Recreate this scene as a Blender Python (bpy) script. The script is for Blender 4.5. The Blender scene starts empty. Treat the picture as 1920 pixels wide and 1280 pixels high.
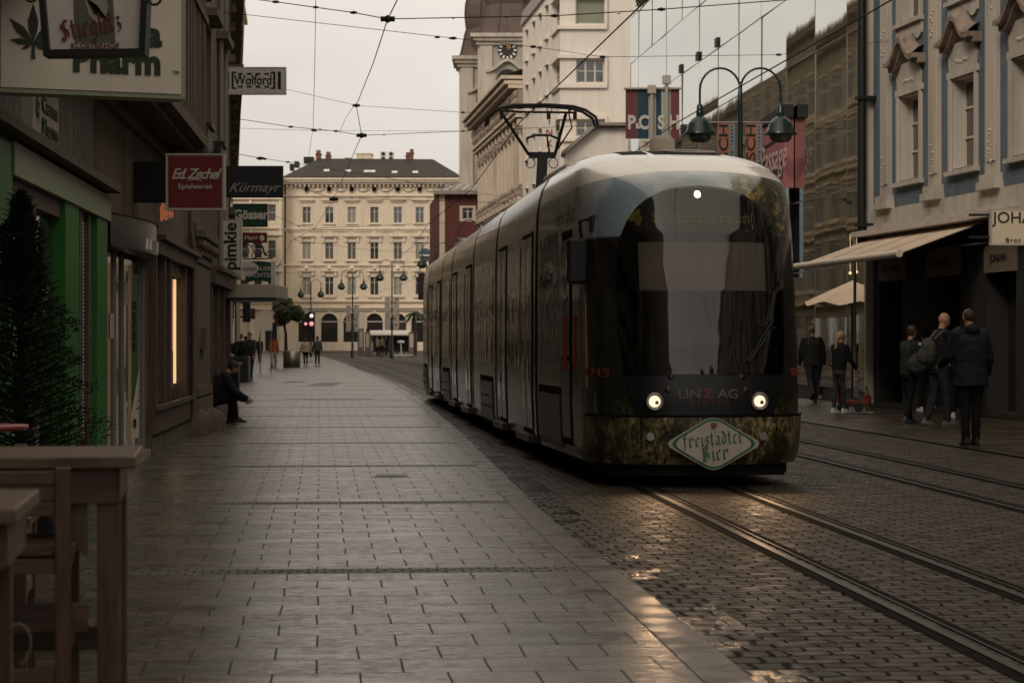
import bpy, bmesh, math, random
from mathutils import Vector, Matrix
random.seed(7)
S = bpy.context.scene
COL = S.collection
R = math.radians

# ------------------------------------------------------------------ camera
F = 4200.0; CH = 1.45; HY = 643.0          # focal length in photo pixels, eye height, horizon row
cam = bpy.data.cameras.new('camera'); camo = bpy.data.objects.new('camera', cam); COL.objects.link(camo)
camo.location = (0, 0, CH); camo.rotation_euler = (R(90), 0, 0)
cam.sensor_width = 36; cam.lens = F/1920*36; cam.shift_y = 3/1920
cam.clip_start = 0.1; cam.clip_end = 3000
cam.dof.use_dof = True; cam.dof.focus_distance = 24; cam.dof.aperture_fstop = 6.3
S.camera = camo
# ------------------------------------------------------------------ world
W = bpy.data.worlds.new('World'); S.world = W; W.use_nodes = True
wn = W.node_tree; wn.nodes.clear()
SUN_EL, SUN_AZ = 36, 210       # azimuth measured clockwise from +Y : behind the camera, to the left
def wnode(t, **k):
    n = wn.nodes.new(t)
    for a, b in k.items(): setattr(n, a, b)
    return n
sky = wnode('ShaderNodeTexSky'); sky.sky_type = 'NISHITA'; sky.sun_disc = False
sky.sun_elevation = R(SUN_EL); sky.sun_rotation = R(SUN_AZ); sky.dust_density = 4; sky.air_density = 1.5
hsv = wnode('ShaderNodeHueSaturation'); hsv.inputs['Saturation'].default_value = .12; hsv.inputs['Value'].default_value = .045
tc = wnode('ShaderNodeTexCoord'); sep = wnode('ShaderNodeSeparateXYZ')
ramp = wnode('ShaderNodeValToRGB')
ramp.color_ramp.elements[0].position = 0.0; ramp.color_ramp.elements[0].color = (.72, .65, .57, 1)
ramp.color_ramp.elements[1].position = 1.0; ramp.color_ramp.elements[1].color = (1.34, 1.16, .90, 1)
e = ramp.color_ramp.elements.new(.12); e.color = (.92, .84, .75, 1)
e = ramp.color_ramp.elements.new(.4); e.color = (.90, .79, .66, 1)
noi = wnode('ShaderNodeTexNoise'); noi.inputs['Scale'].default_value = 4.5; noi.inputs['Detail'].default_value = 4
mp = wnode('ShaderNodeMapping'); mp.inputs['Scale'].default_value = (1, 1, 4)
mr = wnode('ShaderNodeMapRange'); mr.inputs[1].default_value = .3; mr.inputs[2].default_value = .7; mr.inputs[3].default_value = .86; mr.inputs[4].default_value = 1.08
mul = wnode('ShaderNodeVectorMath', operation='SCALE'); add = wnode('ShaderNodeVectorMath', operation='ADD')
bg = wnode('ShaderNodeBackground'); out = wnode('ShaderNodeOutputWorld')
L = wn.links.new
L(sky.outputs[0], hsv.inputs['Color']); L(tc.outputs['Generated'], sep.inputs[0]); L(sep.outputs[2], ramp.inputs[0])
L(tc.outputs['Generated'], mp.inputs[0]); L(mp.outputs[0], noi.inputs['Vector']); L(noi.outputs[0], mr.inputs[0])
L(ramp.outputs[0], mul.inputs[0]); L(mr.outputs[0], mul.inputs['Scale'])
L(mul.outputs[0], add.inputs[0]); L(hsv.outputs[0], add.inputs[1]); L(add.outputs[0], bg.inputs[0]); bg.inputs[1].default_value = 1.0
L(bg.outputs[0], out.inputs[0])
# ------------------------------------------------------------------ sun (veiled by cloud)
sl = bpy.data.lights.new('sun', 'SUN'); sl.energy = 1.5; sl.angle = R(18); sl.color = (1, .88, .72)
so = bpy.data.objects.new('sun', sl); COL.objects.link(so); so.location = (0, 0, 60)
_az = R(SUN_AZ)
_d = Vector((math.sin(_az)*math.cos(R(SUN_EL)), math.cos(_az)*math.cos(R(SUN_EL)), math.sin(R(SUN_EL))))
so.rotation_euler = _d.to_track_quat('Z', 'Y').to_euler()
S.view_settings.view_transform = 'Standard'; S.view_settings.look = 'None'
S.view_settings.exposure = -0.4; S.view_settings.gamma = 1; S.view_settings.use_curve_mapping = False
S.cycles.max_bounces = 8; S.cycles.sample_clamp_indirect = 4; S.cycles.transparent_max_bounces = 12

# ------------------------------------------------------------------ helpers
def P(px, py, Y):
    return Vector(((px-960)*Y/F, Y, CH-(py-HY)*Y/F))
def YG(py): return F*CH/(py-HY)
def lerp(a, b, t): return a+(b-a)*t
def interp(pts, x):
    if x <= pts[0][0]:
        (a, b), (c, d) = pts[0], pts[1]; return b+(d-b)*(x-a)/(c-a)
    for (a, b), (c, d) in zip(pts, pts[1:]):
        if x <= c: return b+(d-b)*(x-a)/(c-a)
    (a, b), (c, d) = pts[-2], pts[-1]; return b+(d-b)*(x-a)/(c-a)
def cint(pts, x):
    if x <= pts[0][0]: return pts[0][1]
    if x >= pts[-1][0]: return pts[-1][1]
    return interp(pts, x)

def tag(o, label=None, cat=None, group=None, kind=None):
    if label: o['label'] = label
    if cat: o['category'] = cat
    if group: o['group'] = group
    if kind: o['kind'] = kind
    return o
def thing(name, loc, label, cat, group=None, rz=0):
    o = bpy.data.objects.new(name, None); COL.objects.link(o); o.location = loc; o.rotation_euler = (0, 0, rz)
    o.empty_display_size = .2
    return tag(o, label, cat, group)
def wloc(o):
    v = Vector((0, 0, 0))
    while o is not None: v = v+Vector(o.location); o = o.parent
    return v

class MB:
    def __init__(s): s.v = []; s.f = []; s.m = []; s.sm = []
    def add(s, vs, fs, m=0, smooth=False):
        n = len(s.v); s.v += [tuple(x) for x in vs]
        for f in fs: s.f.append(tuple(i+n for i in f)); s.m.append(m); s.sm.append(smooth)
        return s
    def box(s, x0, x1, y0, y1, z0, z1, m=0):
        return s.add([(x, y, z) for z in (z0, z1) for y in (y0, y1) for x in (x0, x1)],
                     [(0, 2, 3, 1), (4, 5, 7, 6), (0, 1, 5, 4), (2, 6, 7, 3), (0, 4, 6, 2), (1, 3, 7, 5)], m)
    def bbox(s, x0, x1, y0, y1, z0, z1, b=.01, m=0):      # box with chamfered edges
        bm = bmesh.new(); bmesh.ops.create_cube(bm, size=1)
        for v in bm.verts: v.co = Vector((lerp(x0, x1, v.co.x+.5), lerp(y0, y1, v.co.y+.5), lerp(z0, z1, v.co.z+.5)))
        bmesh.ops.bevel(bm, geom=bm.edges[:], offset=b, segments=2, affect='EDGES', profile=.5)
        return s.bm(bm, m)
    def bm(s, bm, m=0, smooth=False):
        bm.verts.ensure_lookup_table(); vs = [v.co.copy() for v in bm.verts]; fs = [[v.index for v in f.verts] for f in bm.faces]
        bm.free(); return s.add(vs, fs, m, smooth)
    def beam(s, p, q, w, h, m=0, up=(0, 0, 1)):            # rectangular bar from p to q
        p, q = Vector(p), Vector(q); d = (q-p).normalized(); u = Vector(up)
        if abs(d.dot(u)) > .98: u = Vector((0, 1, 0))
        r = d.cross(u).normalized(); u = r.cross(d)
        vs = [c+r*a*w/2+u*b*h/2 for c in (p, q) for b in (-1, 1) for a in (-1, 1)]
        return s.add(vs, [(0, 1, 3, 2), (4, 6, 7, 5), (0, 4, 5, 1), (2, 3, 7, 6), (0, 2, 6, 4), (1, 5, 7, 3)], m)
    def tube(s, pts, r, n=8, m=0, cap=True):
        pts = [Vector(p) for p in pts]; rs = r if isinstance(r, (list, tuple)) else [r]*len(pts)
        vs = []; k = len(pts); prev = None
        for i, p in enumerate(pts):
            d = (pts[min(i+1, k-1)]-pts[max(i-1, 0)]).normalized()
            if prev is None:
                a = Vector((0, 0, 1)) if abs(d.z) < .9 else Vector((1, 0, 0))
                prev = d.cross(a).normalized()
            u = (prev-d*prev.dot(d)).normalized(); prev = u; w = d.cross(u)
            for j in range(n):
                t = 2*math.pi*j/n; vs.append(p+(u*math.cos(t)+w*math.sin(t))*rs[i])
        fs = [(i*n+j, i*n+(j+1) % n, (i+1)*n+(j+1) % n, (i+1)*n+j) for i in range(k-1) for j in range(n)]
        s.add(vs, fs, m, True)
        if cap: s.add(vs[:n], [tuple(range(n))[::-1]], m); s.add(vs[-n:], [tuple(range(n))], m)
        return s
    def lathe(s, prof, c=(0, 0, 0), n=16, m=0, smooth=True):   # prof: (r, z) list
        vs = []; k = len(prof)
        for r, z in prof:
            for j in range(n):
                t = 2*math.pi*j/n; vs.append((c[0]+r*math.cos(t), c[1]+r*math.sin(t), c[2]+z))
        fs = [(i*n+j, i*n+(j+1) % n, (i+1)*n+(j+1) % n, (i+1)*n+j) for i in range(k-1) for j in range(n)]
        s.add(vs, fs, m, smooth)
        return s
    def ball(s, c, r, m=0, n=12, sc=(1, 1, 1)):
        k = n//2+1; prof = [(math.sin(math.pi*i/(k-1)), -math.cos(math.pi*i/(k-1))) for i in range(k)]
        vs = []
        for a, z in prof:
            a = max(a, .001)
            for j in range(n):
                t = 2*math.pi*j/n; vs.append((c[0]+r*sc[0]*a*math.cos(t), c[1]+r*sc[1]*a*math.sin(t), c[2]+r*sc[2]*z))
        s.add(vs, [(i*n+j, i*n+(j+1) % n, (i+1)*n+(j+1) % n, (i+1)*n+j) for i in range(k-1) for j in range(n)], m, True)
        return s
    def prism(s, poly, o, ax, ay, th, m=0):    # 2D polygon in plane (o, ax, ay), extruded along ax x ay by th
        o, ax, ay = Vector(o), Vector(ax), Vector(ay); nz = ax.cross(ay).normalized()*th; n = len(poly)
        a = [o+ax*x+ay*y for x, y in poly]; b = [p+nz for p in a]
        s.add(a+b, [tuple(range(n))[::-1], tuple(range(n, 2*n))]+[(i, (i+1) % n, n+(i+1) % n, n+i) for i in range(n)], m)
        return s
    def quad(s, a, b, c, d, m=0): return s.add([a, b, c, d], [(0, 1, 2, 3)], m)
    def build(s, name, mat, parent=None, world=True):
        me = bpy.data.meshes.new(name)
        off = wloc(parent) if (parent is not None and world) else Vector((0, 0, 0))
        me.from_pydata([tuple(Vector(v)-off) for v in s.v], [], s.f)
        for mm in (mat if isinstance(mat, (list, tuple)) else [mat]): me.materials.append(mm)
        me.polygons.foreach_set('material_index', s.m); me.polygons.foreach_set('use_smooth', s.sm)
        me.update()
        o = bpy.data.objects.new(name, me); COL.objects.link(o)
        if parent is not None: o.parent = parent
        return o
def single(name, mb, mat, label, cat, loc=None, group=None):      # a thing that is one mesh, origin at loc
    o = mb.build(name, mat)
    if loc is not None:
        lv = Vector(loc); o.data.transform(Matrix.Translation(-lv)); o.location = lv
    return tag(o, label, cat, group)
def copy_tree(o, parent=None):
    c = o.copy(); COL.objects.link(c)
    if parent is not None: c.parent = parent
    for ch in list(o.children): copy_tree(ch, c)
    return c

class Frame:      # facade frame: a runs along the wall, b outwards, z up
    def __init__(s, x0, y0, x1, y1, side):
        s.o = Vector((x0, y0, 0)); d = Vector((x1-x0, y1-y0, 0)); s.len = d.length; s.a = d.normalized()
        s.b = Vector((s.a.y, -s.a.x, 0))*side
        s.side = side
    def p(s, a, b, z): return s.o+s.a*a+s.b*b+Vector((0, 0, z))
    def box(s, mb, a0, a1, b0, b1, z0, z1, m=0):
        vs = [s.p(a, b, z) for z in (z0, z1) for b in (b0, b1) for a in (a0, a1)]
        mb.add(vs, [(0, 2, 3, 1), (4, 5, 7, 6), (0, 1, 5, 4), (2, 6, 7, 3), (0, 4, 6, 2), (1, 3, 7, 5)], m); return mb
    def wall(s, mb, a0, a1, z0, z1, holes, dep=.25, m=0, mr=None):
        mr = m if mr is None else mr
        As = sorted({a0, a1, *[min(max(h[0], a0), a1) for h in holes], *[min(max(h[1], a0), a1) for h in holes]})
        Zs = sorted({z0, z1, *[min(max(h[2], z0), z1) for h in holes], *[min(max(h[3], z0), z1) for h in holes]})
        for i in range(len(As)-1):
            for j in range(len(Zs)-1):
                ca, cz = (As[i]+As[i+1])/2, (Zs[j]+Zs[j+1])/2
                if any(h[0] < ca < h[1] and h[2] < cz < h[3] for h in holes): continue
                mb.quad(s.p(As[i], 0, Zs[j]), s.p(As[i+1], 0, Zs[j]), s.p(As[i+1], 0, Zs[j+1]), s.p(As[i], 0, Zs[j+1]), m)
        for h in holes:
            q = [(h[0], h[2]), (h[1], h[2]), (h[1], h[3]), (h[0], h[3])]
            for k in range(4):
                (a, z), (c, d) = q[k], q[(k+1) % 4]
                mb.quad(s.p(a, 0, z), s.p(c, 0, d), s.p(c, -dep, d), s.p(a, -dep, z), mr)
        return mb

# ------------------------------------------------------------------ materials
def mat(name, col=(.5, .5, .5), rough=.6, metal=0, spec=.5, coat=0, emit=None, es=0, ior=1.45):
    m = bpy.data.materials.new(name); m.use_nodes = True; b = m.node_tree.nodes['Principled BSDF']
    b.inputs['Base Color'].default_value = (*col, 1); b.inputs['Roughness'].default_value = rough
    b.inputs['Metallic'].default_value = metal; b.inputs['Specular IOR Level'].default_value = spec
    b.inputs['Coat Weight'].default_value = coat; b.inputs['Coat Roughness'].default_value = .08
    b.inputs['IOR'].default_value = ior
    if emit: b.inputs['Emission Color'].default_value = (*emit, 1); b.inputs['Emission Strength'].default_value = es
    return m
class NT:
    def __init__(s, m): s.m = m; s.t = m.node_tree; s.b = s.t.nodes['Principled BSDF']; s.out = s.t.nodes['Material Output']; s._tc = None
    def n(s, t, **k):
        n = s.t.nodes.new(t)
        for a, b in k.items(): setattr(n, a, b)
        return n
    def l(s, a, b): s.t.links.new(a, b)
    def tc(s, kind='Object'):
        if s._tc is None: s._tc = s.n('ShaderNodeTexCoord')
        return s._tc.outputs[kind]
    def noise(s, scale, detail=3, vec=None, rough=.55, sc=None):
        n = s.n('ShaderNodeTexNoise'); n.inputs['Scale'].default_value = scale; n.inputs['Detail'].default_value = detail; n.inputs['Roughness'].default_value = rough
        v = vec or s.tc()
        if sc:
            mpp = s.n('ShaderNodeMapping'); mpp.inputs['Scale'].default_value = sc; s.l(v, mpp.inputs[0]); v = mpp.outputs[0]
        s.l(v, n.inputs['Vector']); return n.outputs[0]
    def ramp(s, fac, stops):
        r = s.n('ShaderNodeValToRGB'); cr = r.color_ramp
        while len(cr.elements) < len(stops): cr.elements.new(.5)
        for el, (p, c) in zip(cr.elements, stops): el.position = p; el.color = (*c, 1) if len(c) == 3 else c
        s.l(fac, r.inputs[0]); return r.outputs[0]
    def mix(s, fac, a, b, bt='MIX'):
        x = s.n('ShaderNodeMix', data_type='RGBA', blend_type=bt)
        for inp, v in ((x.inputs[0], fac), (x.inputs[6], a), (x.inputs[7], b)):
            if isinstance(v, (int, float)): inp.default_value = v
            elif isinstance(v, tuple): inp.default_value = (*v, 1)
            else: s.l(v, inp)
        return x.outputs[2]
    def math(s, op, a, b=0, c=0):
        x = s.n('ShaderNodeMath', operation=op)
        for i, v in enumerate((a, b, c)):
            if isinstance(v, (int, float)): x.inputs[i].default_value = v
            else: s.l(v, x.inputs[i])
        return x.outputs[0]
    def sep(s, v):
        x = s.n('ShaderNodeSeparateXYZ'); s.l(v, x.inputs[0]); return x.outputs
    def bump(s, h, strength=.3, dist=.01, prev=None):
        b = s.n('ShaderNodeBump'); b.inputs['Strength'].default_value = strength; b.inputs['Distance'].default_value = dist
        s.l(h, b.inputs['Height'])
        if prev: s.l(prev, b.inputs['Normal'])
        return b.outputs[0]
    def set(s, **k):
        for a, v in k.items():
            i = s.b.inputs[a.replace('_', ' ')]
            if isinstance(v, (int, float)): i.default_value = v
            elif isinstance(v, tuple): i.default_value = (*v, 1)
            else: s.l(v, i)
        return s.m
def plaster(name, col, var=.18, scale=1.2, rough=.85, bs=.25, bd=.01, fine=40, dirt=.35, spec=.3):
    m = mat(name, col, rough, spec=spec); t = NT(m)
    a = t.noise(scale, 5, rough=.6); b = t.noise(scale*.6, 4, sc=(3, 3, .35)); f = t.noise(fine, 3)
    dk = tuple(c*(1-dirt) for c in col); lt = tuple(min(c*(1+var), .9) for c in col)
    c = t.mix(t.ramp(a, [(.3, (0, 0, 0)), (.7, (1, 1, 1))]), col, lt)
    c = t.mix(t.ramp(b, [(.45, (0, 0, 0)), (.75, (1, 1, 1))]), c, dk)
    c = t.mix(t.math('MULTIPLY', f, .35), c, dk)
    return t.set(Base_Color=c, Normal=t.bump(f, bs, bd))
def wood(name, col, axis=(1, 1, 8), rough=.55):
    m = mat(name, col, rough); t = NT(m)
    sc = tuple(30/x for x in axis)
    a = t.noise(1, 6, sc=sc, rough=.7); g = t.noise(2.5, 3)
    c = t.ramp(a, [(.3, tuple(x*.35 for x in col)), (.5, col), (.72, tuple(x*1.5 for x in col))])
    c = t.mix(t.ramp(g, [(.35, (0, 0, 0)), (.7, (.6, .6, .6))]), c, tuple(x*.6+.03 for x in col))
    return t.set(Base_Color=c, Normal=t.bump(a, .4, .004), Roughness=t.ramp(a, [(.3, (.65,)*3), (.7, (.42,)*3)]))
def glassmat(name, col=(.02, .02, .02), rough=.05, wav=.0, wsc=1.0, metal=0, ior=1.7, spec=.7):
    m = mat(name, col, rough, metal, spec=spec, ior=ior); t = NT(m)
    if wav: t.set(Normal=t.bump(t.noise(wsc, 2), wav, .05))
    return m
M = {}
M['steel_dark'] = mat('dark painted metal', (.018, .02, .02), .45, .3)
M['steel'] = mat('brushed steel', (.32, .31, .29), .35, .9)
M['wire'] = mat('wire', (.02, .018, .016), .6, .3)
M['black'] = mat('matt black', (.012, .012, .012), .6)
M['rubber'] = mat('rubber', (.02, .02, .02), .75)
M['white'] = mat('white enamel', (.62, .58, .53), .5)
M['glass_dark'] = glassmat('dark window glass')
M['pane'] = glassmat('window pane', (.035, .04, .04), .04, .12, .8)
M['lampgreen'] = mat('lamp green', (.010, .026, .025), .35, .2, coat=.3)

# text as mesh -------------------------------------------------------
TMP = bpy.data.scenes.new('workbench')       # empty side scene used only to evaluate modifiers and text quickly
def evaluate(o):
    TMP.collection.objects.link(o)
    with bpy.context.temp_override(scene=TMP, view_layer=TMP.view_layers[0]):
        dg = bpy.context.evaluated_depsgraph_get(); dg.update(); me = bpy.data.meshes.new_from_object(o.evaluated_get(dg))
    return me
def text_mb(s, size=1, bold=0.0, shear=0.0, align='CENTER', spacing=1.0, ext=.004, sx=1.0):
    cu = bpy.data.curves.new('t', 'FONT'); cu.body = s; cu.size = size; cu.offset = bold; cu.shear = shear
    cu.align_x = align; cu.align_y = 'CENTER'; cu.space_character = spacing; cu.extrude = ext; cu.resolution_u = 3
    o = bpy.data.objects.new('t', cu); me = evaluate(o)
    vs = [Vector((v.co.x*sx, v.co.y, v.co.z)) for v in me.vertices]; fs = [tuple(p.vertices) for p in me.polygons]
    bpy.data.objects.remove(o); bpy.data.curves.remove(cu); bpy.data.meshes.remove(me)
    return vs, fs
def place(vs, o, ax, ay):
    o, ax, ay = Vector(o), Vector(ax).normalized(), Vector(ay).normalized(); az = ax.cross(ay)
    return [o+ax*v.x+ay*v.y+az*v.z for v in vs]
def text(parent, s, o, ax, ay, size, material, name='lettering', **k):
    vs, fs = text_mb(s, size, **k); mb = MB(); mb.add(place(vs, o, ax, ay), fs)
    return mb.build(name, material, parent)
# ================================================================== GROUND
DIR = -.0857; ANG = math.atan(.0857)
TRK = [(-60, 7.9), (0, 3.5), (20.86, 1.95), (28, 1.42), (56, -.93), (80, -3.0), (135, -7.9), (200, -15.2), (243, -19.8), (275, -24.5), (330, -33)]
CURB = [(-60, 5.2), (0, 1.47), (9.56, .845), (11.4, .71), (13.2, .57), (16.3, .28), (20.2, 0), (30.4, -.65), (38.8, -1.2), (52, -2.15), (75, -4.0), (101, -6.4), (152, -11.6), (200, -17.2), (262, -26)]
def smooth_pts(pts, step=1.0):
    return pts
def cx(Y): return interp(TRK, Y)
def kx(Y): return interp(CURB, Y)
def gz(Y):
    return 0 if Y < 120 else min((Y-120)/160*.52, .52+0*(Y))
def frange(a, b, st):
    n = max(1, int(round((b-a)/st))); return [a+(b-a)*i/n for i in range(n+1)]
YS = frange(-60, 0, 5)[:-1]+frange(0, 60, 1.0)[:-1]+frange(60, 120, 3)[:-1]+frange(120, 300, 6)
def sheet(name, lf, rf, z, mt, ys, rot=ANG, kind='structure', cols=1):
    mb = MB(); vs = []
    for y in ys:
        for c in range(cols+1):
            x = lerp(lf(y), rf(y), c/cols); vs.append(Vector((x, y, gz(y)+z)))
    w = cols+1
    fs = [(i*w+c, i*w+c+1, (i+1)*w+c+1, (i+1)*w+c) for i in range(len(ys)-1) for c in range(cols)]
    m = Matrix.Rotation(-rot, 4, 'Z'); mb.add([m @ v for v in vs], fs)
    o = mb.build(name, mt); o.rotation_euler = (0, 0, rot); o['kind'] = kind
    return o
# --- paving slabs, setts
def m_slab():
    m = mat('wet granite slabs', (.1, .09, .08), .35); t = NT(m); v = t.tc()
    s = t.sep(v)
    # strip of small setts every 6.1 m across the pavement
    ph = t.math('FRACT', t.math('DIVIDE', t.math('ADD', s[1], 6.1*20-14.15), 6.1))
    strip = t.math('LESS_THAN', ph, .052)
    def brick(w, h, mort, c1, c2, vec, off=.5, sm=.3):
        b = t.n('ShaderNodeTexBrick'); b.offset = off; b.inputs['Scale'].default_value = 1
        b.inputs['Brick Width'].default_value = w; b.inputs['Row Height'].default_value = h
        b.inputs['Mortar Size'].default_value = mort; b.inputs['Mortar Smooth'].default_value = sm
        b.inputs['Color1'].default_value = (*c1, 1); b.inputs['Color2'].default_value = (*c2, 1); b.inputs['Mortar'].default_value = (.018, .016, .014, 1)
        t.l(vec, b.inputs['Vector']); return b
    # slight wobble of the joints
    nz = t.n('ShaderNodeTexNoise'); nz.inputs['Scale'].default_value = 1.3; t.l(v, nz.inputs['Vector'])
    wob = t.n('ShaderNodeVectorMath', operation='SCALE'); t.l(nz.outputs['Color'], wob.inputs[0]); wob.inputs['Scale'].default_value = .03
    va = t.n('ShaderNodeVectorMath', operation='ADD'); t.l(v, va.inputs[0]); t.l(wob.outputs[0], va.inputs[1])
    b1 = brick(.385, .43, .005, (.108, .076, .048), (.032, .024, .016), va.outputs[0], .5)
    b1.offset = .5
    wob2 = t.n('ShaderNodeVectorMath', operation='SCALE'); nz2 = t.n('ShaderNodeTexNoise'); nz2.inputs['Scale'].default_value = 9; t.l(v, nz2.inputs['Vector'])
    t.l(nz2.outputs['Color'], wob2.inputs[0]); wob2.inputs['Scale'].default_value = .05
    vb = t.n('ShaderNodeVectorMath', operation='ADD'); t.l(v, vb.inputs[0]); t.l(wob2.outputs[0], vb.inputs[1])
    b2 = brick(.11, .1, .010, (.09, .08, .068), (.045, .04, .034), vb.outputs[0])
    c = t.mix(strip, b1.outputs[0], b2.outputs[0])
    big = t.noise(.35, 4); fine = t.noise(60, 4, rough=.7); med = t.noise(11, 6, rough=.75, sc=(1, 1.6, 1)); blot = t.noise(1.7, 5, sc=(.6, 1.5, 1))
    c = t.mix(t.ramp(big, [(.35, (.0,)*3), (.65, (.5,)*3)]), c, (.040, .030, .022))
    c = t.mix(t.ramp(blot, [(.56, (.0,)*3), (.7, (.75,)*3)]), c, (.04, .035, .03))
    c = t.mix(t.math('MULTIPLY', fine, .5), c, (.034, .026, .020))
    c = t.mix(t.ramp(t.noise(3.1, 2), [(.68, (0,)*3), (.7, (.5,)*3)]), c, (.03, .026, .022))
    ro = t.ramp(med, [(.38, (.23,)*3), (.5, (.31,)*3), (.62, (.46,)*3)])
    ro = t.mix(t.ramp(blot, [(.5, (0,)*3), (.68, (1,)*3)]), ro, (.2, .2, .2))
    ro = t.mix(strip, ro, (.55, .55, .55))
    h = t.mix(strip, t.math('SUBTRACT', 1, b1.outputs[1]), t.math('SUBTRACT', 1, b2.outputs[1]))
    n1 = t.bump(h, 1.0, .014); n2 = t.bump(fine, .18, .004, n1); n3 = t.bump(med, .25, .004, n2)
    # slabs lie a hair out of level
    n4 = t.bump(t.mix(strip, b1.outputs[0], (.1, .1, .1)), .9, .06, n3)
    jm = t.mix(strip, b1.outputs[1], b2.outputs[1]); c = t.mix(t.math('MULTIPLY', jm, .5), c, (.014, .011, .008)); ro = t.mix(t.math('MULTIPLY', jm, .6), ro, (.95, .95, .95))
    wn_ = t.noise(2.6, 6, rough=.72, sc=(.7, 2.2, 1)); wetp = t.ramp(wn_, [(.40, (.30,)*3), (.5, (.62,)*3), (.60, (1.0,)*3)])
    t.set(Specular_IOR_Level=t.math('MULTIPLY', t.math('MULTIPLY', wetp, 1.0), t.math('SUBTRACT', 1, t.math('MULTIPLY', jm, .62))))
    c = t.mix(t.ramp(t.sep(b1.outputs[0])[0], [(.04, (.35,)*3), (.09, (0,)*3)]), c, (.022, .017, .012))
    return t.set(Base_Color=c, Roughness=ro, Normal=n4)
def m_setts():
    m = mat('wet cobble setts', (.08, .07, .06), .5); t = NT(m); v = t.tc()
    nz = t.n('ShaderNodeTexNoise'); nz.inputs['Scale'].default_value = 4.5; nz.inputs['Detail'].default_value = 3; t.l(v, nz.inputs['Vector'])
    w = t.n('ShaderNodeVectorMath', operation='SCALE'); t.l(nz.outputs['Color'], w.inputs[0]); w.inputs['Scale'].default_value = .11
    va = t.n('ShaderNodeVectorMath', operation='ADD'); t.l(v, va.inputs[0]); t.l(w.outputs[0], va.inputs[1])
    b = t.n('ShaderNodeTexBrick'); b.offset = .47; b.inputs['Scale'].default_value = 1
    b.inputs['Brick Width'].default_value = .215; b.inputs['Row Height'].default_value = .135
    b.inputs['Mortar Size'].default_value = .0105; b.inputs['Mortar Smooth'].default_value = .7
    b.inputs['Color1'].default_value = (.095, .068, .047, 1); b.inputs['Color2'].default_value = (.017, .013, .010, 1); b.inputs['Mortar'].default_value = (.012, .011, .01, 1)
    b.inputs['Bias'].default_value = -.15
    t.l(va.outputs[0], b.inputs['Vector'])
    fine = t.noise(45, 4, rough=.7); big = t.noise(.5, 4); med = t.noise(6, 4)
    c = t.mix(t.math('MULTIPLY', fine, .55), b.outputs[0], (.022, .018, .014))
    c = t.mix(t.ramp(big, [(.35, (0,)*3), (.7, (.5,)*3)]), c, (.026, .020, .016))
    ro = t.ramp(med, [(.35, (.42,)*3), (.65, (.72,)*3)])
    dome = t.math('SUBTRACT', 1, b.outputs[1])
    n1 = t.bump(dome, .9, .02); n2 = t.bump(fine, .35, .006, n1); n3 = t.bump(b.outputs[0], .5, .05, n2); n4 = t.bump(med, .4, .02, n3)
    jm = b.outputs[1]; c = t.mix(t.math('MULTIPLY', jm, .8), c, (.008, .0065, .005)); ro = t.mix(jm, ro, (.9, .9, .9)); sv = t.ramp(t.noise(3.2, 5, rough=.7, sc=(.8, 1.8, 1)), [(.4, (.14,)*3), (.62, (.5,)*3)]); t.set(Specular_IOR_Level=t.math('MULTIPLY', sv, t.math('SUBTRACT', 1, t.math('MULTIPLY', jm, .7))))
    return t.set(Base_Color=c, Roughness=ro, Normal=n4)
def m_gutter():
    m = mat('wet gutter setts', (.04, .035, .03), .3); t = NT(m); v = t.tc()
    nz = t.n('ShaderNodeTexNoise'); nz.inputs['Scale'].default_value = 5; t.l(v, nz.inputs['Vector'])
    w = t.n('ShaderNodeVectorMath', operation='SCALE'); t.l(nz.outputs['Color'], w.inputs[0]); w.inputs['Scale'].default_value = .08
    va = t.n('ShaderNodeVectorMath', operation='ADD'); t.l(v, va.inputs[0]); t.l(w.outputs[0], va.inputs[1])
    b = t.n('ShaderNodeTexBrick'); b.inputs['Scale'].default_value = 1; b.inputs['Brick Width'].default_value = .16; b.inputs['Row Height'].default_value = .2
    b.inputs['Mortar Size'].default_value = .02; b.inputs['Mortar Smooth'].default_value = .8
    b.inputs['Color1'].default_value = (.045, .035, .026, 1); b.inputs['Color2'].default_value = (.016, .0125, .010, 1); b.inputs['Mortar'].default_value = (.008, .007, .006, 1)
    t.l(va.outputs[0], b.inputs['Vector'])
    fine = t.noise(26, 4, rough=.7); wet = t.noise(1.1, 3)
    wetm = t.ramp(t.math('ADD', t.math('MULTIPLY', wet, .8), t.math('MULTIPLY', fine, .2)), [(.47, (1,)*3), (.53, (0,)*3)])
    c = t.mix(wetm, b.outputs[0], (.014, .012, .01))
    ro = t.mix(wetm, (.62,)*3, (.12,)*3)
    jm = b.outputs[1]; t.set(Specular_IOR_Level=t.math('SUBTRACT', .42, t.math('MULTIPLY', jm, .4)))
    h = t.math('SUBTRACT', 1, b.outputs[1])
    n1 = t.bump(h, .9, .025); n2 = t.bump(fine, .5, .012, n1)
    return t.set(Base_Color=c, Roughness=ro, Normal=n2)
M['slab'] = m_slab(); M['setts'] = m_setts(); M['gutter'] = m_gutter()
t = NT(mat('granite kerb', (.05, .04, .03), .42)); M['kerb'] = t.set(Base_Color=t.ramp(t.noise(8, 5), [(.3, (.026, .020, .015)), (.7, (.058, .045, .034))]), Normal=t.bump(t.noise(50, 3), .3, .004), Roughness=t.ramp(t.noise(3, 3), [(.4, (.28,)*3), (.6, (.5,)*3)]))
t = NT(mat('far ground', (.08, .07, .06), .7)); M['ground'] = t.set(Base_Color=t.ramp(t.noise(.6, 5), [(.3, (.05, .043, .036)), (.7, (.09, .078, .066))]))
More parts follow.
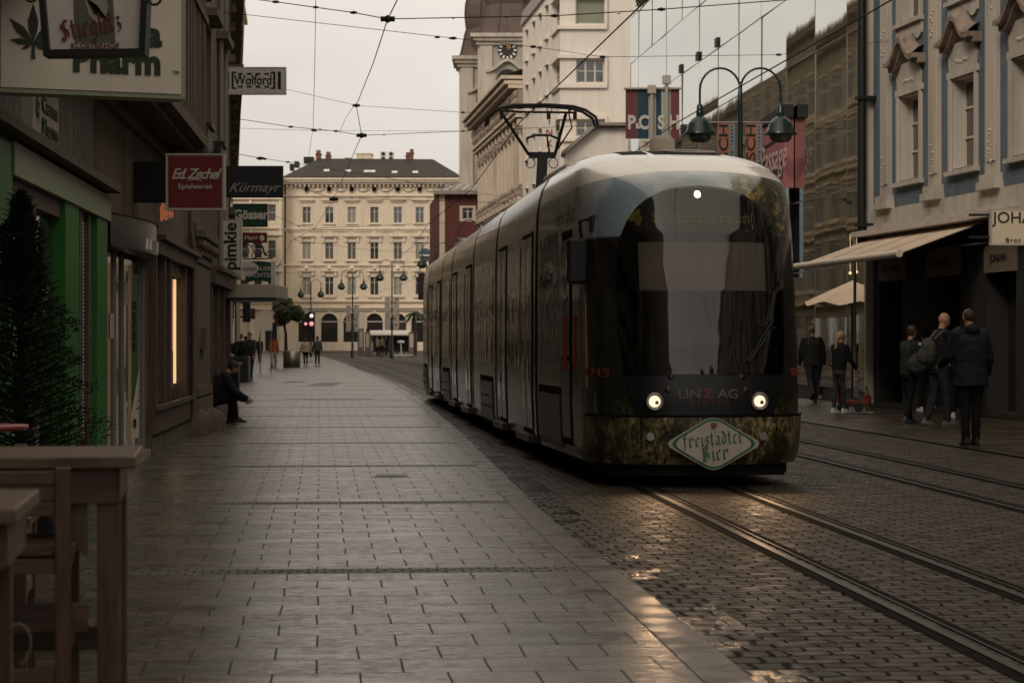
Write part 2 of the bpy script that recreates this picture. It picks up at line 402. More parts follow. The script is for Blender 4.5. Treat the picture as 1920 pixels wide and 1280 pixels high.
t = NT(mat('bitumen joint', (.02, .018, .016), .8, spec=.06)); M['bitumen'] = t.set(Base_Color=t.ramp(t.noise(9, 4), [(.35, (.005, .0045, .004)), (.7, (.012, .010, .008))]), Normal=t.bump(t.noise(60, 2), .4, .004))
M['rail'] = mat('worn rail steel', (.030, .026, .022), .42, .4)

g = MB(); g.add([(-900, -300, -.09), (900, -300, -.09), (900, 1500, -.09), (-900, 1500, -.09)], [(0, 1, 2, 3)])
o = g.build('ground', M['ground']); o['kind'] = 'structure'
FAR = lambda y: 0
sheet('road', lambda y: kx(y)+.0, lambda y: cx(y)+(5.2 if y < 95 else interp([(95, 5.2), (140, 20), (300, 60)], y)), -.03, M['setts'], YS, cols=4)
sheet('pavement', lambda y: -30 if y > 76 else -9.5, kx, 0, M['slab'], [y for y in YS if y < 262], cols=4)
sheet('square', lambda y: -60, lambda y: 40, -.045, M['ground'], frange(80, 330, 10), cols=4)
sheet('pavement', lambda y: cx(y)+5.2, lambda y: cx(y)+12, -.012, M['slab'], [y for y in YS if y < 100], cols=3)
# kerb stone strip and gutter
kb = sheet('kerb', lambda y: kx(y)-.02, lambda y: kx(y)+.2, .004, M['kerb'], YS[:-8])
sheet('gutter', lambda y: kx(y)+.205, lambda y: kx(y)+.52, -.02, M['gutter'], [y for y in YS if y < 110])
# rails
def rail(off, ys, nm='rail'):
    mb = MB(); mb2 = MB()
    pr = None
    for y in ys:
        x = cx(y)+off; z = gz(y)
        row = [(-.11, -.026, 1), (-.035, -.026, 1), (-.034, -.020, 0), (.02, -.020, 0), (.021, -.055, 1), (.072, -.055, 1), (.073, -.021, 0), (.088, -.021, 0), (.09, -.026, 1), (.15, -.026, 1)]
        cur = [(x+a, y, z+b) for a, b, c in row]
        if pr:
            n = len(row)
            mb.add(pr+cur, [(i, i+1, n+i+1, n+i) for i in range(n-1)])
            k = len(mb.m)-(n-1)
            for i in range(n-1): mb.m[k+i] = 0 if (row[i][2] == 0 and row[i+1][2] == 0) else 1
        pr = cur
    o = mb.build(nm, [M['rail'], M['bitumen']]); o['kind'] = 'structure'
ry = [y for y in YS if y <= 280]
for off in (-.45, .45, 2.5, 3.45): rail(off, ry)
# small dark service covers let into the paving
def cover(px, py, w, d, lab):
    Y = YG(py); X = (px-960)*Y/F
    mb = MB(); mb.box(X-w/2, X+w/2, Y-d/2, Y+d/2, -.01, .006)
    for i in range(9): xx = X-w/2+.02+i*(w-.04)/9; mb.box(xx, xx+.012, Y-d/2+.02, Y+d/2-.02, .006, .009)
    single('drain_cover', mb, M['steel_dark'], lab, 'drain cover', (X, Y, 0), 'iron drain covers let into the pavement')
cover(733, 892, .34, .42, 'small dark iron drain cover in the pale slabs beside the tram front')
cover(553, 716, .75, 2.2, 'dark iron cover in the pavement on the way to the orange-jacketed walker')
cover(618, 748, 2.3, .45, 'long narrow slot drain across the middle of the pavement')
cover(612, 720, .9, 6, 'dark patch cover in the pavement behind the walking couple')
# ================================================================== BUILDINGS
M['rough'] = plaster('rough grey plaster', (.165, .13, .10), fine=55, bs=.7, bd=.02, dirt=.5, scale=.7)
M['stone'] = plaster('weathered stone', (.145, .118, .092), scale=3, fine=35, bs=.4, dirt=.45)
M['ochre'] = plaster('ochre facade', (.42, .33, .22), dirt=.4)
M['olive'] = plaster('olive brown old facade', (.23, .19, .125), dirt=.35)
M['dkwall'] = plaster('dark dirty facade', (.13, .11, .09), dirt=.4)
M['cream'] = plaster('cream stucco', (.66, .555, .43), var=.08, dirt=.16, fine=8)
M['creamlt'] = plaster('pale cream trim', (.70, .60, .475), var=.08, dirt=.14, fine=8)
M['whitewall'] = plaster('off white render', (.74, .67, .60), var=.05, dirt=.12, fine=14, bs=.3)
M['trim'] = plaster('pale stone trim', (.50, .445, .385), var=.1, dirt=.3, fine=20)
M['trim_dk'] = plaster('weathered hood stone', (.24, .185, .15), var=.3, dirt=.5, fine=20, scale=3)
M['blue'] = plaster('blue grey pebbledash', (.13, .165, .195), fine=30, bs=.9, bd=.03, dirt=.3, scale=2)
M['redwall'] = plaster('dark red render', (.115, .040, .034), dirt=.2)
M['palace'] = plaster('ornate pale stone', (.62, .52, .42), var=.12, dirt=.35, fine=10)
M['palace_dk'] = plaster('dirty carved stone', (.36, .29, .23), var=.3, dirt=.6, fine=12, scale=6, bs=.8, bd=.1)
M['slate'] = plaster('dark roof slates', (.030, .026, .022), var=.9, scale=2.2, fine=5, bs=.6, bd=.1, dirt=.5, rough=.7)
M['zinc'] = plaster('grey zinc roof', (.27, .24, .21), rough=.5, dirt=.3)
M['copper'] = plaster('brown sheet dome', (.095, .066, .055), rough=.5, dirt=.3)
M['towergreen'] = plaster('olive grey render', (.34, .33, .27), dirt=.2)
M['tower'] = plaster('pale tower stone', (.48, .42, .355), dirt=.3)
M['brick'] = plaster('chimney brick', (.19, .075, .055), dirt=.3)
M['woodframe'] = mat('painted window frame', (.55, .50, .44), .5)
M['shopwood'] = wood('brown shopfront wood', (.10, .065, .045), (1, 1, 6))
M['green'] = mat('green shopfront panel', (.022, .155, .018), .45)
M['curtain'] = plaster('drawn curtain', (.26, .235, .20), fine=9, dirt=.3)
M['curtain2'] = plaster('half seen curtain', (.10, .092, .08), fine=9, dirt=.3)
M['greenpale'] = mat('pale green fascia', (.27, .33, .21), .5)
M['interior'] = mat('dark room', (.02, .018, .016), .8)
M['warm'] = mat('warm strip light', (1, .7, .4), .5, emit=(1, .62, .32), es=1.1)

PROTO = {}
def win_proto(key, w, h, style, fm, pm):
    """origin at sill centre, x along wall, y outwards"""
    if key in PROTO: return PROTO[key]
    mb = MB(); t = .06
    mb.box(-w/2, -w/2+t, -.05, .02, 0, h); mb.box(w/2-t, w/2, -.05, .02, 0, h); mb.box(-w/2+t, w/2-t, -.05, .02, 0, t); mb.box(-w/2+t, w/2-t, -.05, .02, h-t, h)
    if style == 'cross':
        mb.box(-t*.7, t*.7, -.04, .03, t, h-t)
        mb.box(-w/2+t, -t*.7, -.04, .025, h*.68, h*.68+t*.8); mb.box(t*.7, w/2-t, -.04, .025, h*.68, h*.68+t*.8)
    elif style == 'three':
        for f in (-1/6, 1/6): mb.box(w*f-t*.6, w*f+t*.6, -.04, .03, t, h-t)
        for a, b in ((-w/2+t, -w/6-t*.6), (-w/6+t*.6, w/6-t*.6), (w/6+t*.6, w/2-t)): mb.box(a, b, -.04, .022, h*.5, h*.5+t*.6)
    elif style == 'grid':
        for k in (1, 2): mb.box(-w/2+t, w/2-t, -.04, .022, h*k/3, h*k/3+t*.7)
        mb.box(-t*.5, t*.5, -.04, .024, t, h-t)
    elif style == 'sash': mb.box(-w/2+t, w/2-t, -.04, .025, h*.5, h*.5+t)
    p = MB(); p.quad((-w/2+t, -.02, t), (w/2-t, -.02, t), (w/2-t, -.02, h-t), (-w/2+t, -.02, h-t))
    def mk(m, name, mt):
        me = bpy.data.meshes.new(name); me.from_pydata(m.v, [], m.f); me.materials.append(mt); me.update(); return me
    PROTO[key] = (mk(mb, 'window', fm), mk(p, 'pane', pm)); return PROTO[key]
def window(fr, a, z, w, h, parent, style='cross', b=-.2, fm=None, pm=None, key=None):
    fm = fm or M['woodframe']; pm = pm or M['pane']; key = (key, round(w, 3), round(h, 3), style, fm.name, pm.name)
    wm, pn = win_proto(key, w, h, style, fm, pm)
    o = bpy.data.objects.new('window', wm); COL.objects.link(o); o.parent = parent
    o.location = fr.p(a, b, z)-wloc(parent)
    o.rotation_euler = (0, 0, math.atan2(fr.a.y, fr.a.x) if fr.b.dot(Vector((-fr.a.y, fr.a.x, 0))) > 0 else math.atan2(-fr.a.y, -fr.a.x))
    q = bpy.data.objects.new('pane', pn); COL.objects.link(q); q.parent = o
    return o

# ---------------- left near building -------------------------------
FA = Frame(-2.76, 0, -2.76-.0667*45, 45, 1)      # outward (b) = towards +X
LA = thing('corner_building', FA.p(22, 0, 0), 'dark rough plastered building on the left with shopfronts and an overhanging ribbed upper floor', 'building')
def py2z(py, Y): return CH+(HY-py)*Y/F
mb = MB()
shops = [(17.6, 24.1, .0, 2.75), (24.3, 28.7, 0, 2.48), (29.0, 35.2, .35, 2.6), (39.6, 44.6, .3, 2.5)]
FA.wall(mb, -60, 16, 0, 19, [(-50+i*5, -47+i*5, .4, 2.8) for i in range(13)]+[(-50+i*4, -48.6+i*4, z, z+2) for i in range(16) for z in (5, 9, 13)], .3)
FA.wall(mb, 16, 45.2, 0, 4.2, shops, .35)
FA.wall(mb, 31.6, 45.2, 4.2, 19, [(a, a+1.3, z, z+2.1) for a in (33.2, 36.4, 39.6, 42.6) for z in (5.0, 9, 13)], .25)
FA.wall(mb, 16, 31.6, 6.0+2, 19, [], .25)
mb.build('wall', M['rough'], LA)
mb = MB(); FA.box(mb, -60, 45.2, -14, -.36, 0, 19)
mb.build('room_block', M['interior'], LA)
# overhanging ribbed floor
mb = MB(); FA.box(mb, 10, 31.5, 0.004, .5, 4.17, 8.2)
mb.build('bay', M['stone'], LA)
mb = MB()
rr = random.Random(5); a = 10.1
while a < 31.4:
    FA.box(mb, a, a+.09, .5, .56+rr.uniform(0, .02), 4.34, 8.1); a += .26
FA.box(mb, 10, 31.5, .5, .59, 4.17, 4.32)
FA.box(mb, 10, 31.5, .5, .60, 5.9, 6.0); FA.box(mb, 10, 31.5, .5, .62, 6.9, 6.98)
mb.build('ribbed_cladding', M['stone'], LA)
mb = MB(); FA.box(mb, 10, 31.6, .36, .44, 4.09, 4.165); FA.box(mb, 10, 31.6, .0, .08, 3.98, 4.168); FA.box(mb, 31.0, 31.62, .0, .62, 4.08, 4.166)
mb.build('soffit_moulding', M['stone'], LA)
# ledge above the shops
mb = MB(); FA.box(mb, 12, 24.2, .002, .16, 3.06, 3.14); mb.build('ledge', M['stone'], LA)
# posters on the wall
def poster(a0, a1, z0, z1, mt, nm='wall_banner'):
    mb = MB(); FA.box(mb, a0, a1, .004, .02, z0, z1); return mb.build(nm, mt, LA)
t = NT(mat('leaf print', (.05, .055, .04), .6)); M['leafprint'] = t.set(Base_Color=t.ramp(t.noise(9, 4, sc=(1, 1, .35)), [(.42, (.04, .042, .032)), (.6, (.075, .085, .05)), (.68, (.15, .15, .08))]))
M['cloth'] = plaster('off white banner cloth', (.46, .41, .35), fine=6, dirt=.15)
poster(16.6, 18.0, 3.14, 4.1, M['leafprint']); poster(18.02, 18.62, 3.14, 4.1, mat('grey banner', (.17, .165, .155), .6))
poster(18.64, 20.25, 3.14, 4.1, M['cloth'], 'shop_banner'); poster(20.27, 22.8, 3.14, 4.1, M['leafprint'])
LG = mat('dark green lettering', (.02, .035, .015), .6)
va, vz = FA.a, Vector((0, 0, 1))
text(LA, 'Canna', FA.p(19.62, .03, 3.49), va, vz, .19, LG, sx=2.0, bold=.003)
text(LA, 'Pharm', FA.p(19.64, .03, 3.30), va, vz, .19, LG, sx=2.0, bold=.003)
def leaf_poly(n=7, r=1.0):
    out = []
    angs = [90, 45, 135, 5, 175, -30, 210]; lens = [1, .85, .85, .6, .6, .35, .35]
    for a, l in zip(angs, lens):
        a = math.radians(a); d = Vector((math.cos(a), math.sin(a))); q = Vector((-d.y, d.x)); l *= r
        pts = [d*0, d*.3*l+q*.10*l, d*.55*l+q*.13*l, d*l, d*.55*l-q*.13*l, d*.3*l-q*.10*l]
        out.append([(p.x, p.y) for p in pts])
    out.append([(-.03*r, 0), (.03*r, 0), (.05*r, -.4*r), (-.05*r, -.4*r)]); return out
def leaf(parent, o, ax, ay, r, mt):
    mb = MB()
    for i, p in enumerate(leaf_poly(r=r)): mb.prism(p, Vector(o)+Vector(ax).cross(Vector(ay)).normalized()*.0006*i, ax, ay, .003)
    return mb.build('leaf_emblem', mt, parent)
leaf(LA, FA.p(18.9, .025, 3.38), va, vz, .2, LG)
# ---- green shopfront
mb = MB(); FA.box(mb, 16.0, 17.5, .004, .03, 0, 3.0); mb.build('green_pillar', M['green'], LA)
mb = MB(); FA.box(mb, 17.5, 24.2, .004, .05, 2.76, 3.02); mb.build('fascia', M['greenpale'], LA)
for a0, a1 in ((20.7, 21.7), (23.2, 24.1)):
    mb = MB(); FA.box(mb, a0, a1, -.2, .02, 0, 2.755); mb.build('green_pillar', M['green'], LA)
mb = MB(); FA.box(mb, 21.7, 23.2, -.34, -.05, 0, 2.755); FA.box(mb, 22.0, 22.25, -.05, -.01, 0, 2.75); FA.box(mb, 22.7, 22.9, -.05, -.01, 0, 2.75)
mb.build('brown_panel', M['shopwood'], LA)
mb = MB()
for i in range(64): mb.ball(FA.p(22.45, -.035, .25+i*.038), .0065, n=6)
mb.build('light_chain', mat('green led', (.1, .8, .3), .4, emit=(.15, .9, .35), es=.7), LA)
mb = MB(); mb.quad(FA.p(17.7, -.1, .1), FA.p(20.7, -.1, .1), FA.p(20.7, -.1, 2.6), FA.p(17.7, -.1, 2.6)); mb.build('shop_window', M['glass_dark'], LA)
mb = MB(); FA.box(mb, 17.7, 20.7, -.15, -.02, 2.6, 2.755); FA.box(mb, 19.0, 19.08, -.15, -.02, .1, 2.6); FA.box(mb, 17.7, 20.7, -.15, -.02, 0, .1); mb.build('shop_frame', M['shopwood'], LA)
mb = MB(); FA.box(mb, 17.5, 22.6, .06, .34, .001, .012); o = mb.build('green_reflection', mat('painted green reflection', (.02, .075, .02), .9)); tag(o, 'dark green doormat on the slabs in front of the green shop', 'painted reflection')  # green sheet paints the shopfront's reflection onto the floor
# ---- curved steel canopy shop
def arcb(t): return .03+.26*math.sin(math.pi*t)
mb = MB(); n = 20
for i in range(n):
    t0, t1 = i/n, (i+1)/n; a0, a1 = lerp(24.3, 28.75, t0), lerp(24.3, 28.75, t1)
    mb.add([FA.p(a0, arcb(t0), 2.5), FA.p(a1, arcb(t1), 2.5), FA.p(a1, arcb(t1), 2.86), FA.p(a0, arcb(t0), 2.86)], [(0, 1, 2, 3)], 0, True)
    mb.add([FA.p(a0, arcb(t0), 2.5), FA.p(a1, arcb(t1), 2.5), FA.p(a1, 0, 2.5), FA.p(a0, 0, 2.5)], [(0, 1, 2, 3)], 0)
    mb.add([FA.p(a0, arcb(t0)+.03, 2.86), FA.p(a1, arcb(t1)+.03, 2.86), FA.p(a1, 0, 2.90), FA.p(a0, 0, 2.90)], [(0, 1, 2, 3)], 0)
mb.build('canopy', mat('polished steel canopy', (.17, .155, .14), .28, .8), LA)
mb = MB()
rr = random.Random(2)
for i in range(10):
    t0 = .35+i*.055; a0 = lerp(24.3, 28.75, t0)
    mb = MB(); mb.beam(FA.p(a0, arcb(t0)+.012, 2.53), FA.p(a0+rr.uniform(-.08, .08), arcb(t0)+.012, 2.66), .03, .008); mb.build('letter', M['white'], LA)
mb = MB(); mb.quad(FA.p(24.4, -.05, .1), FA.p(28.7, -.05, .1), FA.p(28.7, -.05, 2.45), FA.p(24.4, -.05, 2.45)); mb.build('shop_window', M['glass_dark'], LA)
mb = MB()
for a in (24.35, 25.3, 26.1, 28.0, 28.6): FA.box(mb, a, a+.06, -.06, -.02, 0, 2.5)
FA.box(mb, 24.3, 28.75, -.06, .05, 0, .1); mb.build('door_frame', M['zinc'], LA)
mb = MB(); FA.box(mb, 25.9, 25.94, .05, .09, .25, 2.35); mb.build('door_handle', mat('pale brass bar', (.6, .45, .3), .3, .8), LA)  # plain brass colour along the whole bar
mb = MB(); FA.box(mb, 26.9, 27.9, -.045, -.03, .75, 2.3); mb.build('green_poster', mat('dull green poster', (.045, .105, .03), .4), LA)
for i, s_ in enumerate(('RMA', 'TIQ', 'NT', 'EN', 'ERE')):
    text(LA, s_, FA.p(27.3, -.025, 1.9-i*.125), va, vz, .15, M['black'], sx=2.2, bold=.003)
mb = MB(); FA.box(mb, 26.95, 27.95, -.045, -.025, .28, .62); mb.build('white_poster', M['white'], LA)
text(LA, 'OJE', FA.p(27.4, -.02, .47), va, vz, .14, M['black'], sx=2)
mb = MB()
for k in range(5): mb.prism([(0, 0), (.1, .0), (.95, .08+.1*k), (.95, .14+.1*k)], FA.p(26.97, -.022+.001*k, .6), va, vz, .002)
mb.build('ray_emblem', M['white'], LA)
# ---- brown shopfront
mb = MB(); FA.box(mb, 28.8, 35.25, .004, .16, 2.6, 2.78); FA.box(mb, 28.8, 35.25, .004, .24, 2.78, 2.84)
FA.box(mb, 28.8, 35.25, .004, .10, .28, .62); FA.box(mb, 28.8, 35.25, .10, .15, .58, .64)
for a in (28.85, 30.1, 31.0, 33.7, 35.0): FA.box(mb, a, a+.16, -.2, .11, .62, 2.6)
FA.box(mb, 31.16, 33.7, .0, .05, 2.42, 2.6); mb.build('shop_frame', M['shopwood'], LA)
mb = MB(); mb.quad(FA.p(28.9, -.08, .62), FA.p(35.1, -.08, .62), FA.p(35.1, -.08, 2.6), FA.p(28.9, -.08, 2.6)); mb.build('shop_window', M['glass_dark'], LA)
mb = MB(); FA.box(mb, 33.5, 33.6, -.07, -.03, .85, 2.4); mb.build('strip_light', M['warm'], LA)
mb = MB(); FA.box(mb, 33.15, 33.5, -.075, -.065, .85, 2.4); mb.build('glow_panel', mat('painted warm glow', (.5, .3, .16), .6, emit=(1, .50, .24), es=.16), LA)  # emission stands in for warm reflected glow beside the strip light
for a_, z_, c_ in ((31.35, .8, (.22, .2, .17)), (31.9, .78, (.3, .07, .05)), (32.4, .82, (.16, .15, .2)), (29.2, .8, (.2, .17, .13)), (29.6, .8, (.12, .14, .1)), (32.75, .8, (.3, .26, .2))):
    mb = MB(); FA.box(mb, a_, a_+.34, -.078, -.03, z_, z_+.42+.2*(a_ % .7)); mb.build('boxed_toy', mat('boxed goods', c_, .5), LA)
for a_, z_ in ((24.9, 1.5), (26.4, 1.9), (18.3, 1.3), (20.0, 1.7)):
    mb = MB(); FA.box(mb, a_, a_+.4, -.095 if a_ < 21 else -.045, -.09 if a_ < 21 else -.04, z_, z_+.28); mb.build('window_sticker', M['cloth'], LA)
mb = MB(); FA.box(mb, 31.3, 32.8, -.075, -.06, 1.9, 2.4); FA.box(mb, 31.3, 32.8, -.075, -.06, 1.35, 1.75); mb.build('red_display', mat('dull red display', (.10, .02, .02), .5), LA)
mb = MB(); FA.box(mb, 28.8, 35.25, .0, .06, 0, .28); mb.build('plinth', M['dkwall'], LA)
# ---- stone pilaster with capital, second pilaster
def pilaster(a0, a1, zt):
    mb = MB(); FA.box(mb, a0, a1, .004, .14, .55, zt); FA.box(mb, a0-.15, a1+.15, .004, .18, 0, .55)
    FA.box(mb, a0-.05, a1+.05, .14, .17, .6, .75)
    for k in range(4): FA.box(mb, a0-.06*k, a1+.06*k, .14, .17+.04*k, zt-.62+.13*k, zt-.5+.13*k)
    for k in range(5): mb.ball(FA.p(lerp(a0, a1, k/4), .22, zt-.35), .09, n=8)
    mb.build('pilaster', M['stone'], LA)
pilaster(35.5, 38.6, 3.35)
mb = MB(); mb.tube([FA.p(34.9, .14, .3), FA.p(34.9, .14, 2.9), FA.p(34.9, .08, 3.3), FA.p(34.9, .08, 4.1)], .04); FA.box(mb, 36.2, 36.9, .14, .24, 1.35, 1.7)
mb.build('downpipe', M['stone'], LA)
mb = MB(); mb.tube([FA.p(44.0, .07, 2.9), FA.p(44.0, .07, 18.5)], .06); mb.tube([FA.p(42.6, .07, 2.9), FA.p(42.6, .07, 18.5)], .05); mb.build('downpipe', M['zinc'], LA)
# second shop
mb = MB(); FA.box(mb, 39.3, 45.1, .004, .2, 2.5, 2.72); FA.box(mb, 39.3, 45.1, .004, .32, 2.72, 2.8)
for a in (39.4, 41.2, 43.0, 44.7): FA.box(mb, a, a+.18, -.2, .12, .3, 2.5)
FA.box(mb, 39.3, 45.1, .004, .12, 0, .3); mb.build('shop_frame', M['shopwood'], LA)
mb = MB(); mb.quad(FA.p(39.5, -.06, .3), FA.p(44.7, -.06, .3), FA.p(44.7, -.06, 2.5), FA.p(39.5, -.06, 2.5)); mb.build('shop_window', M['glass_dark'], LA)
for a in (33.85, 37.05, 40.25, 43.25):
    for z in (5.0, 9, 13):
        window(FA, a, z, 1.3, 2.1, LA, 'cross', -.12)
        m2 = MB(); FA.box(m2, a-.8, a+.8, .003, .14, z-.16, z-.02); FA.box(m2, a-.85, a+.85, .003, .22, z+2.2, z+2.34); m2.build('window_surround', M['stone'], LA)
for i in range(13):
    window(FA, -48.5+i*5, .4, 3.0, 2.4, LA, 'plain', -.15)
for i in range(16):
    for z in (5, 9, 13): window(FA, -49.3+i*4, z, 1.4, 2, LA, 'cross', -.12)
mb = MB(); FA.box(mb, -60, 45.3, 0, .7, 18.4, 18.8); FA.box(mb, -60, 45.3, 0, .3, 18.1, 18.4); mb.build('cornice', M['stone'], LA)
mb = MB(); mb.add([FA.p(-60, .7, 18.85), FA.p(45.4, .7, 18.85), FA.p(45.4, -7, 22), FA.p(-60, -7, 22), FA.p(-60, -14, 19), FA.p(45.4, -14, 19)], [(0, 1, 2, 3), (3, 2, 5, 4), (1, 5, 2), (0, 3, 4)]); mb.build('roof', M['slate'], LA)
# dark floodlight boxes in a row under the upper windows
for i, a in enumerate((33.5, 36.2, 39.6)):
    mb = MB(); FA.box(mb, a, a+1.2, .004, .26, 4.62+.0*i, 4.95)
    FA.box(mb, a+.1, a+1.1, .05, .32, 4.95, 5.02)
    mb.build('window_box', M['steel_dark'], LA)

# round granite guard stones at the wall foot
GL = ['lower round granite guard stone nearest the brown shop window', 'tall round granite guard stone in front of the stone pilaster', 'round granite guard stone beside the seated man']
for i, (px, py, w, h) in enumerate(((347, 816, 42, 40), (372, 815, 48, 48), (396, 806, 50, 42))):
    Y = YG(py); X = (px-960)*Y/F; r = w*Y/F/2; hh = h*Y/F
    mb = MB(); mb.lathe([(r*1.02, 0), (r*1.05, hh*.35), (r*.98, hh*.62), (r*.78, hh*.84), (r*.4, hh*.96), (.001, hh)], (X, Y, 0), 18)
    single('guard_stone', mb, M['stone'], GL[i], 'guard stone', (X, Y, 0), 'round guard stones along the left wall')

# ---------------- left second building, with heavy cornices ----------------
FB = Frame(-5.80, 45.25, -9.62, 75, 1)
LB = thing('old_building', FB.p(15, 0, 0), 'dark ornate old building with projecting cornices behind the white framed sign on the left', 'building')
hs = [(a, a+1.3, z, z+2.2) for a in (2.0, 5.5, 9, 12.5, 16, 19.5, 23, 26.5) for z in (4.4, 7.6, 11, 14.4)]
gs = [(a, a+2.2, .4, 2.7) for a in (1, 5, 9, 13, 17, 21, 25)]
mb = MB(); FB.wall(mb, 0, FB.len, 0, 18, hs+gs, .3)
mb.quad(FB.p(0, 0, 0), FB.p(0, -12, 0), FB.p(0, -12, 18), FB.p(0, 0, 18)); mb.quad(FB.p(FB.len, 0, 0), FB.p(FB.len, -12, 0), FB.p(FB.len, -12, 18), FB.p(FB.len, 0, 18)); mb.build('wall', M['stone'], LB)
mb = MB(); FB.box(mb, .1, FB.len-.1, -12, -.31, 0, 17.9); mb.build('room_block', M['interior'], LB)
for h in hs:
    window(FB, (h[0]+h[1])/2, h[2], 1.3, 2.2, LB, 'cross', -.15)
    m2 = MB(); z = h[3]; a = (h[0]+h[1])/2
    FB.box(m2, a-.9, a+.9, .003, .3, z+.12, z+.26); m2.prism([(-.9, 0), (.9, 0), (0, .42)], FB.p(a, .0, z+.26), FB.a, vz, .26*(1 if FB.a.cross(vz).dot(FB.b) > 0 else -1))
    FB.box(m2, a-.85, a-.68, .003, .12, h[2]-.1, z+.12); FB.box(m2, a+.68, a+.85, .003, .12, h[2]-.1, z+.12); FB.box(m2, a-.9, a+.9, .003, .22, h[2]-.25, h[2]-.1)
    m2.build('window_surround', M['stone'], LB)
for h in gs: window(FB, (h[0]+h[1])/2, h[2], 2.2, 2.3, LB, 'plain', -.1, fm=M['shopwood'])
mb = MB()
for z, b in ((3.3, .2), (3.45, .3), (6.95, .38), (10.3, .35), (10.45, .5), (13.7, .3), (17.3, .6), (17.5, .8)): FB.box(mb, 0, FB.len, 0.003, b, z, z+.13)
for i in range(60): FB.box(mb, i*.5, i*.5+.18, .003, .5, 17.0, 17.28)
mb.build('cornice', M['stone'], LB)
mb = MB(); FB.box(mb, 1, 8, .1, .22, 2.75, 3.2); mb.build('shop_board', M['shopwood'], LB)

# ---------------- left third building across the side street (seen in reflections) ----------------
FC = Frame(-10.9, 79, -13.9, 111, 1)
LC = thing('ochre_building', FC.p(16, 0, 0), 'ochre stuccoed old building behind the left row, mirrored in the glass facade', 'building')
hs = [(a, a+2.1, z, z+2.2) for a in [1.4+i*3.3 for i in range(9)] for z in (4.6, 8.2, 12.2)]
gs = [(a, a+2.2, .4, 3.0) for a in [1.4+i*3.3 for i in range(9)]]
mb = MB(); FC.wall(mb, 0, FC.len, 0, 17.5, hs+gs, .3); mb.quad(FC.p(0, 0, 0), FC.p(0, -12, 0), FC.p(0, -12, 17.5), FC.p(0, 0, 17.5)); mb.build('wall', M['olive'], LC)
mb = MB(); FC.box(mb, .1, FC.len, -12, -.31, 0, 17.4); mb.build('room_block', M['interior'], LC)
for h in hs:
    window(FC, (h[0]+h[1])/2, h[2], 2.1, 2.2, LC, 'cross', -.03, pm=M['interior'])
    m2 = MB(); a = (h[0]+h[1])/2; FB2 = FC; FC.box(m2, a-.9, a+.9, .003, .14, h[3]+.12, h[3]+.3); FC.box(m2, a-.9, a+.9, .003, .12, h[2]-.2, h[2]-.04); m2.build('window_surround', M['creamlt'], LC)
for h in gs: window(FC, (h[0]+h[1])/2, h[2], 2.2, 2.6, LC, 'plain', -.1, fm=M['shopwood'])
mb = MB()
for z, b in ((3.6, .35), (7.6, .25), (11.4, .25), (17.0, .6), (17.2, .8)): FC.box(mb, 0, FC.len, .003, b, z, z+.17)
mb.build('cornice', M['creamlt'], LC)
mb = MB(); mb.add([FC.p(0, .8, 17.4), FC.p(FC.len, .8, 17.4), FC.p(FC.len, -6, 20.5), FC.p(0, -6, 20.5), FC.p(0, -12, 17.5), FC.p(FC.len, -12, 17.5)], [(0, 1, 2, 3), (3, 2, 5, 4), (1, 5, 2), (0, 3, 4)]); mb.build('roof', M['slate'], LC)

# ---------------- left fourth building, further round the bend ----------------
FD = Frame(-14.2, 112, -34.6, 275, 1)
LD = thing('brown_building', FD.p(40, 0, 0), 'long brown stuccoed old building round the bend on the left, mirrored in the glass facade', 'building')
hs = [(a, a+2.5, z, z+2.3) for a in [1.4+i*4.2 for i in range(38)] for z in (4.6, 8.2, 11.8, 15.6)]
gs = [(a, a+2.8, .4, 3.1) for a in [1.4+i*4.2 for i in range(38)]]
mb = MB(); FD.wall(mb, 0, FD.len, 0, 20, hs+gs, .35); mb.quad(FD.p(0, 0, 0), FD.p(0, -12, 0), FD.p(0, -12, 20), FD.p(0, 0, 20)); mb.quad(FD.p(FD.len, 0, 0), FD.p(FD.len, -12, 0), FD.p(FD.len, -12, 20), FD.p(FD.len, 0, 20)); mb.build('wall', M['olive'], LD)
mb = MB(); FD.box(mb, .1, FD.len-.1, -12, -.36, 0, 15.9); mb.build('room_block', M['interior'], LD)
for h in hs:
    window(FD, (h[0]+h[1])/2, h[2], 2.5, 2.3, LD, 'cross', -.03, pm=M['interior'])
    m2 = MB(); a = (h[0]+h[1])/2; FD.box(m2, a-1.4, a+1.4, .003, .14, h[3]+.12, h[3]+.3); FD.box(m2, a-1.4, a+1.4, .003, .12, h[2]-.2, h[2]-.04); m2.build('window_surround', M['ochre'], LD)
for h in gs: window(FD, (h[0]+h[1])/2, h[2], 2.8, 2.7, LD, 'plain', -.1, fm=M['shopwood'])
mb = MB()
for z, b in ((3.7, .35), (7.6, .25), (11.2, .25), (15.1, .25), (19.4, .6), (19.6, .9)): FD.box(mb, 0, FD.len, .003, b, z, z+.17)
mb.build('cornice', M['ochre'], LD)
mb = MB(); mb.add([FD.p(0, .9, 19.8), FD.p(FD.len, .9, 19.8), FD.p(FD.len, -6, 23), FD.p(0, -6, 23), FD.p(0, -12, 20), FD.p(FD.len, -12, 20)], [(0, 1, 2, 3), (3, 2, 5, 4), (1, 5, 2), (0, 3, 4)]); mb.build('roof', M['slate'], LD)
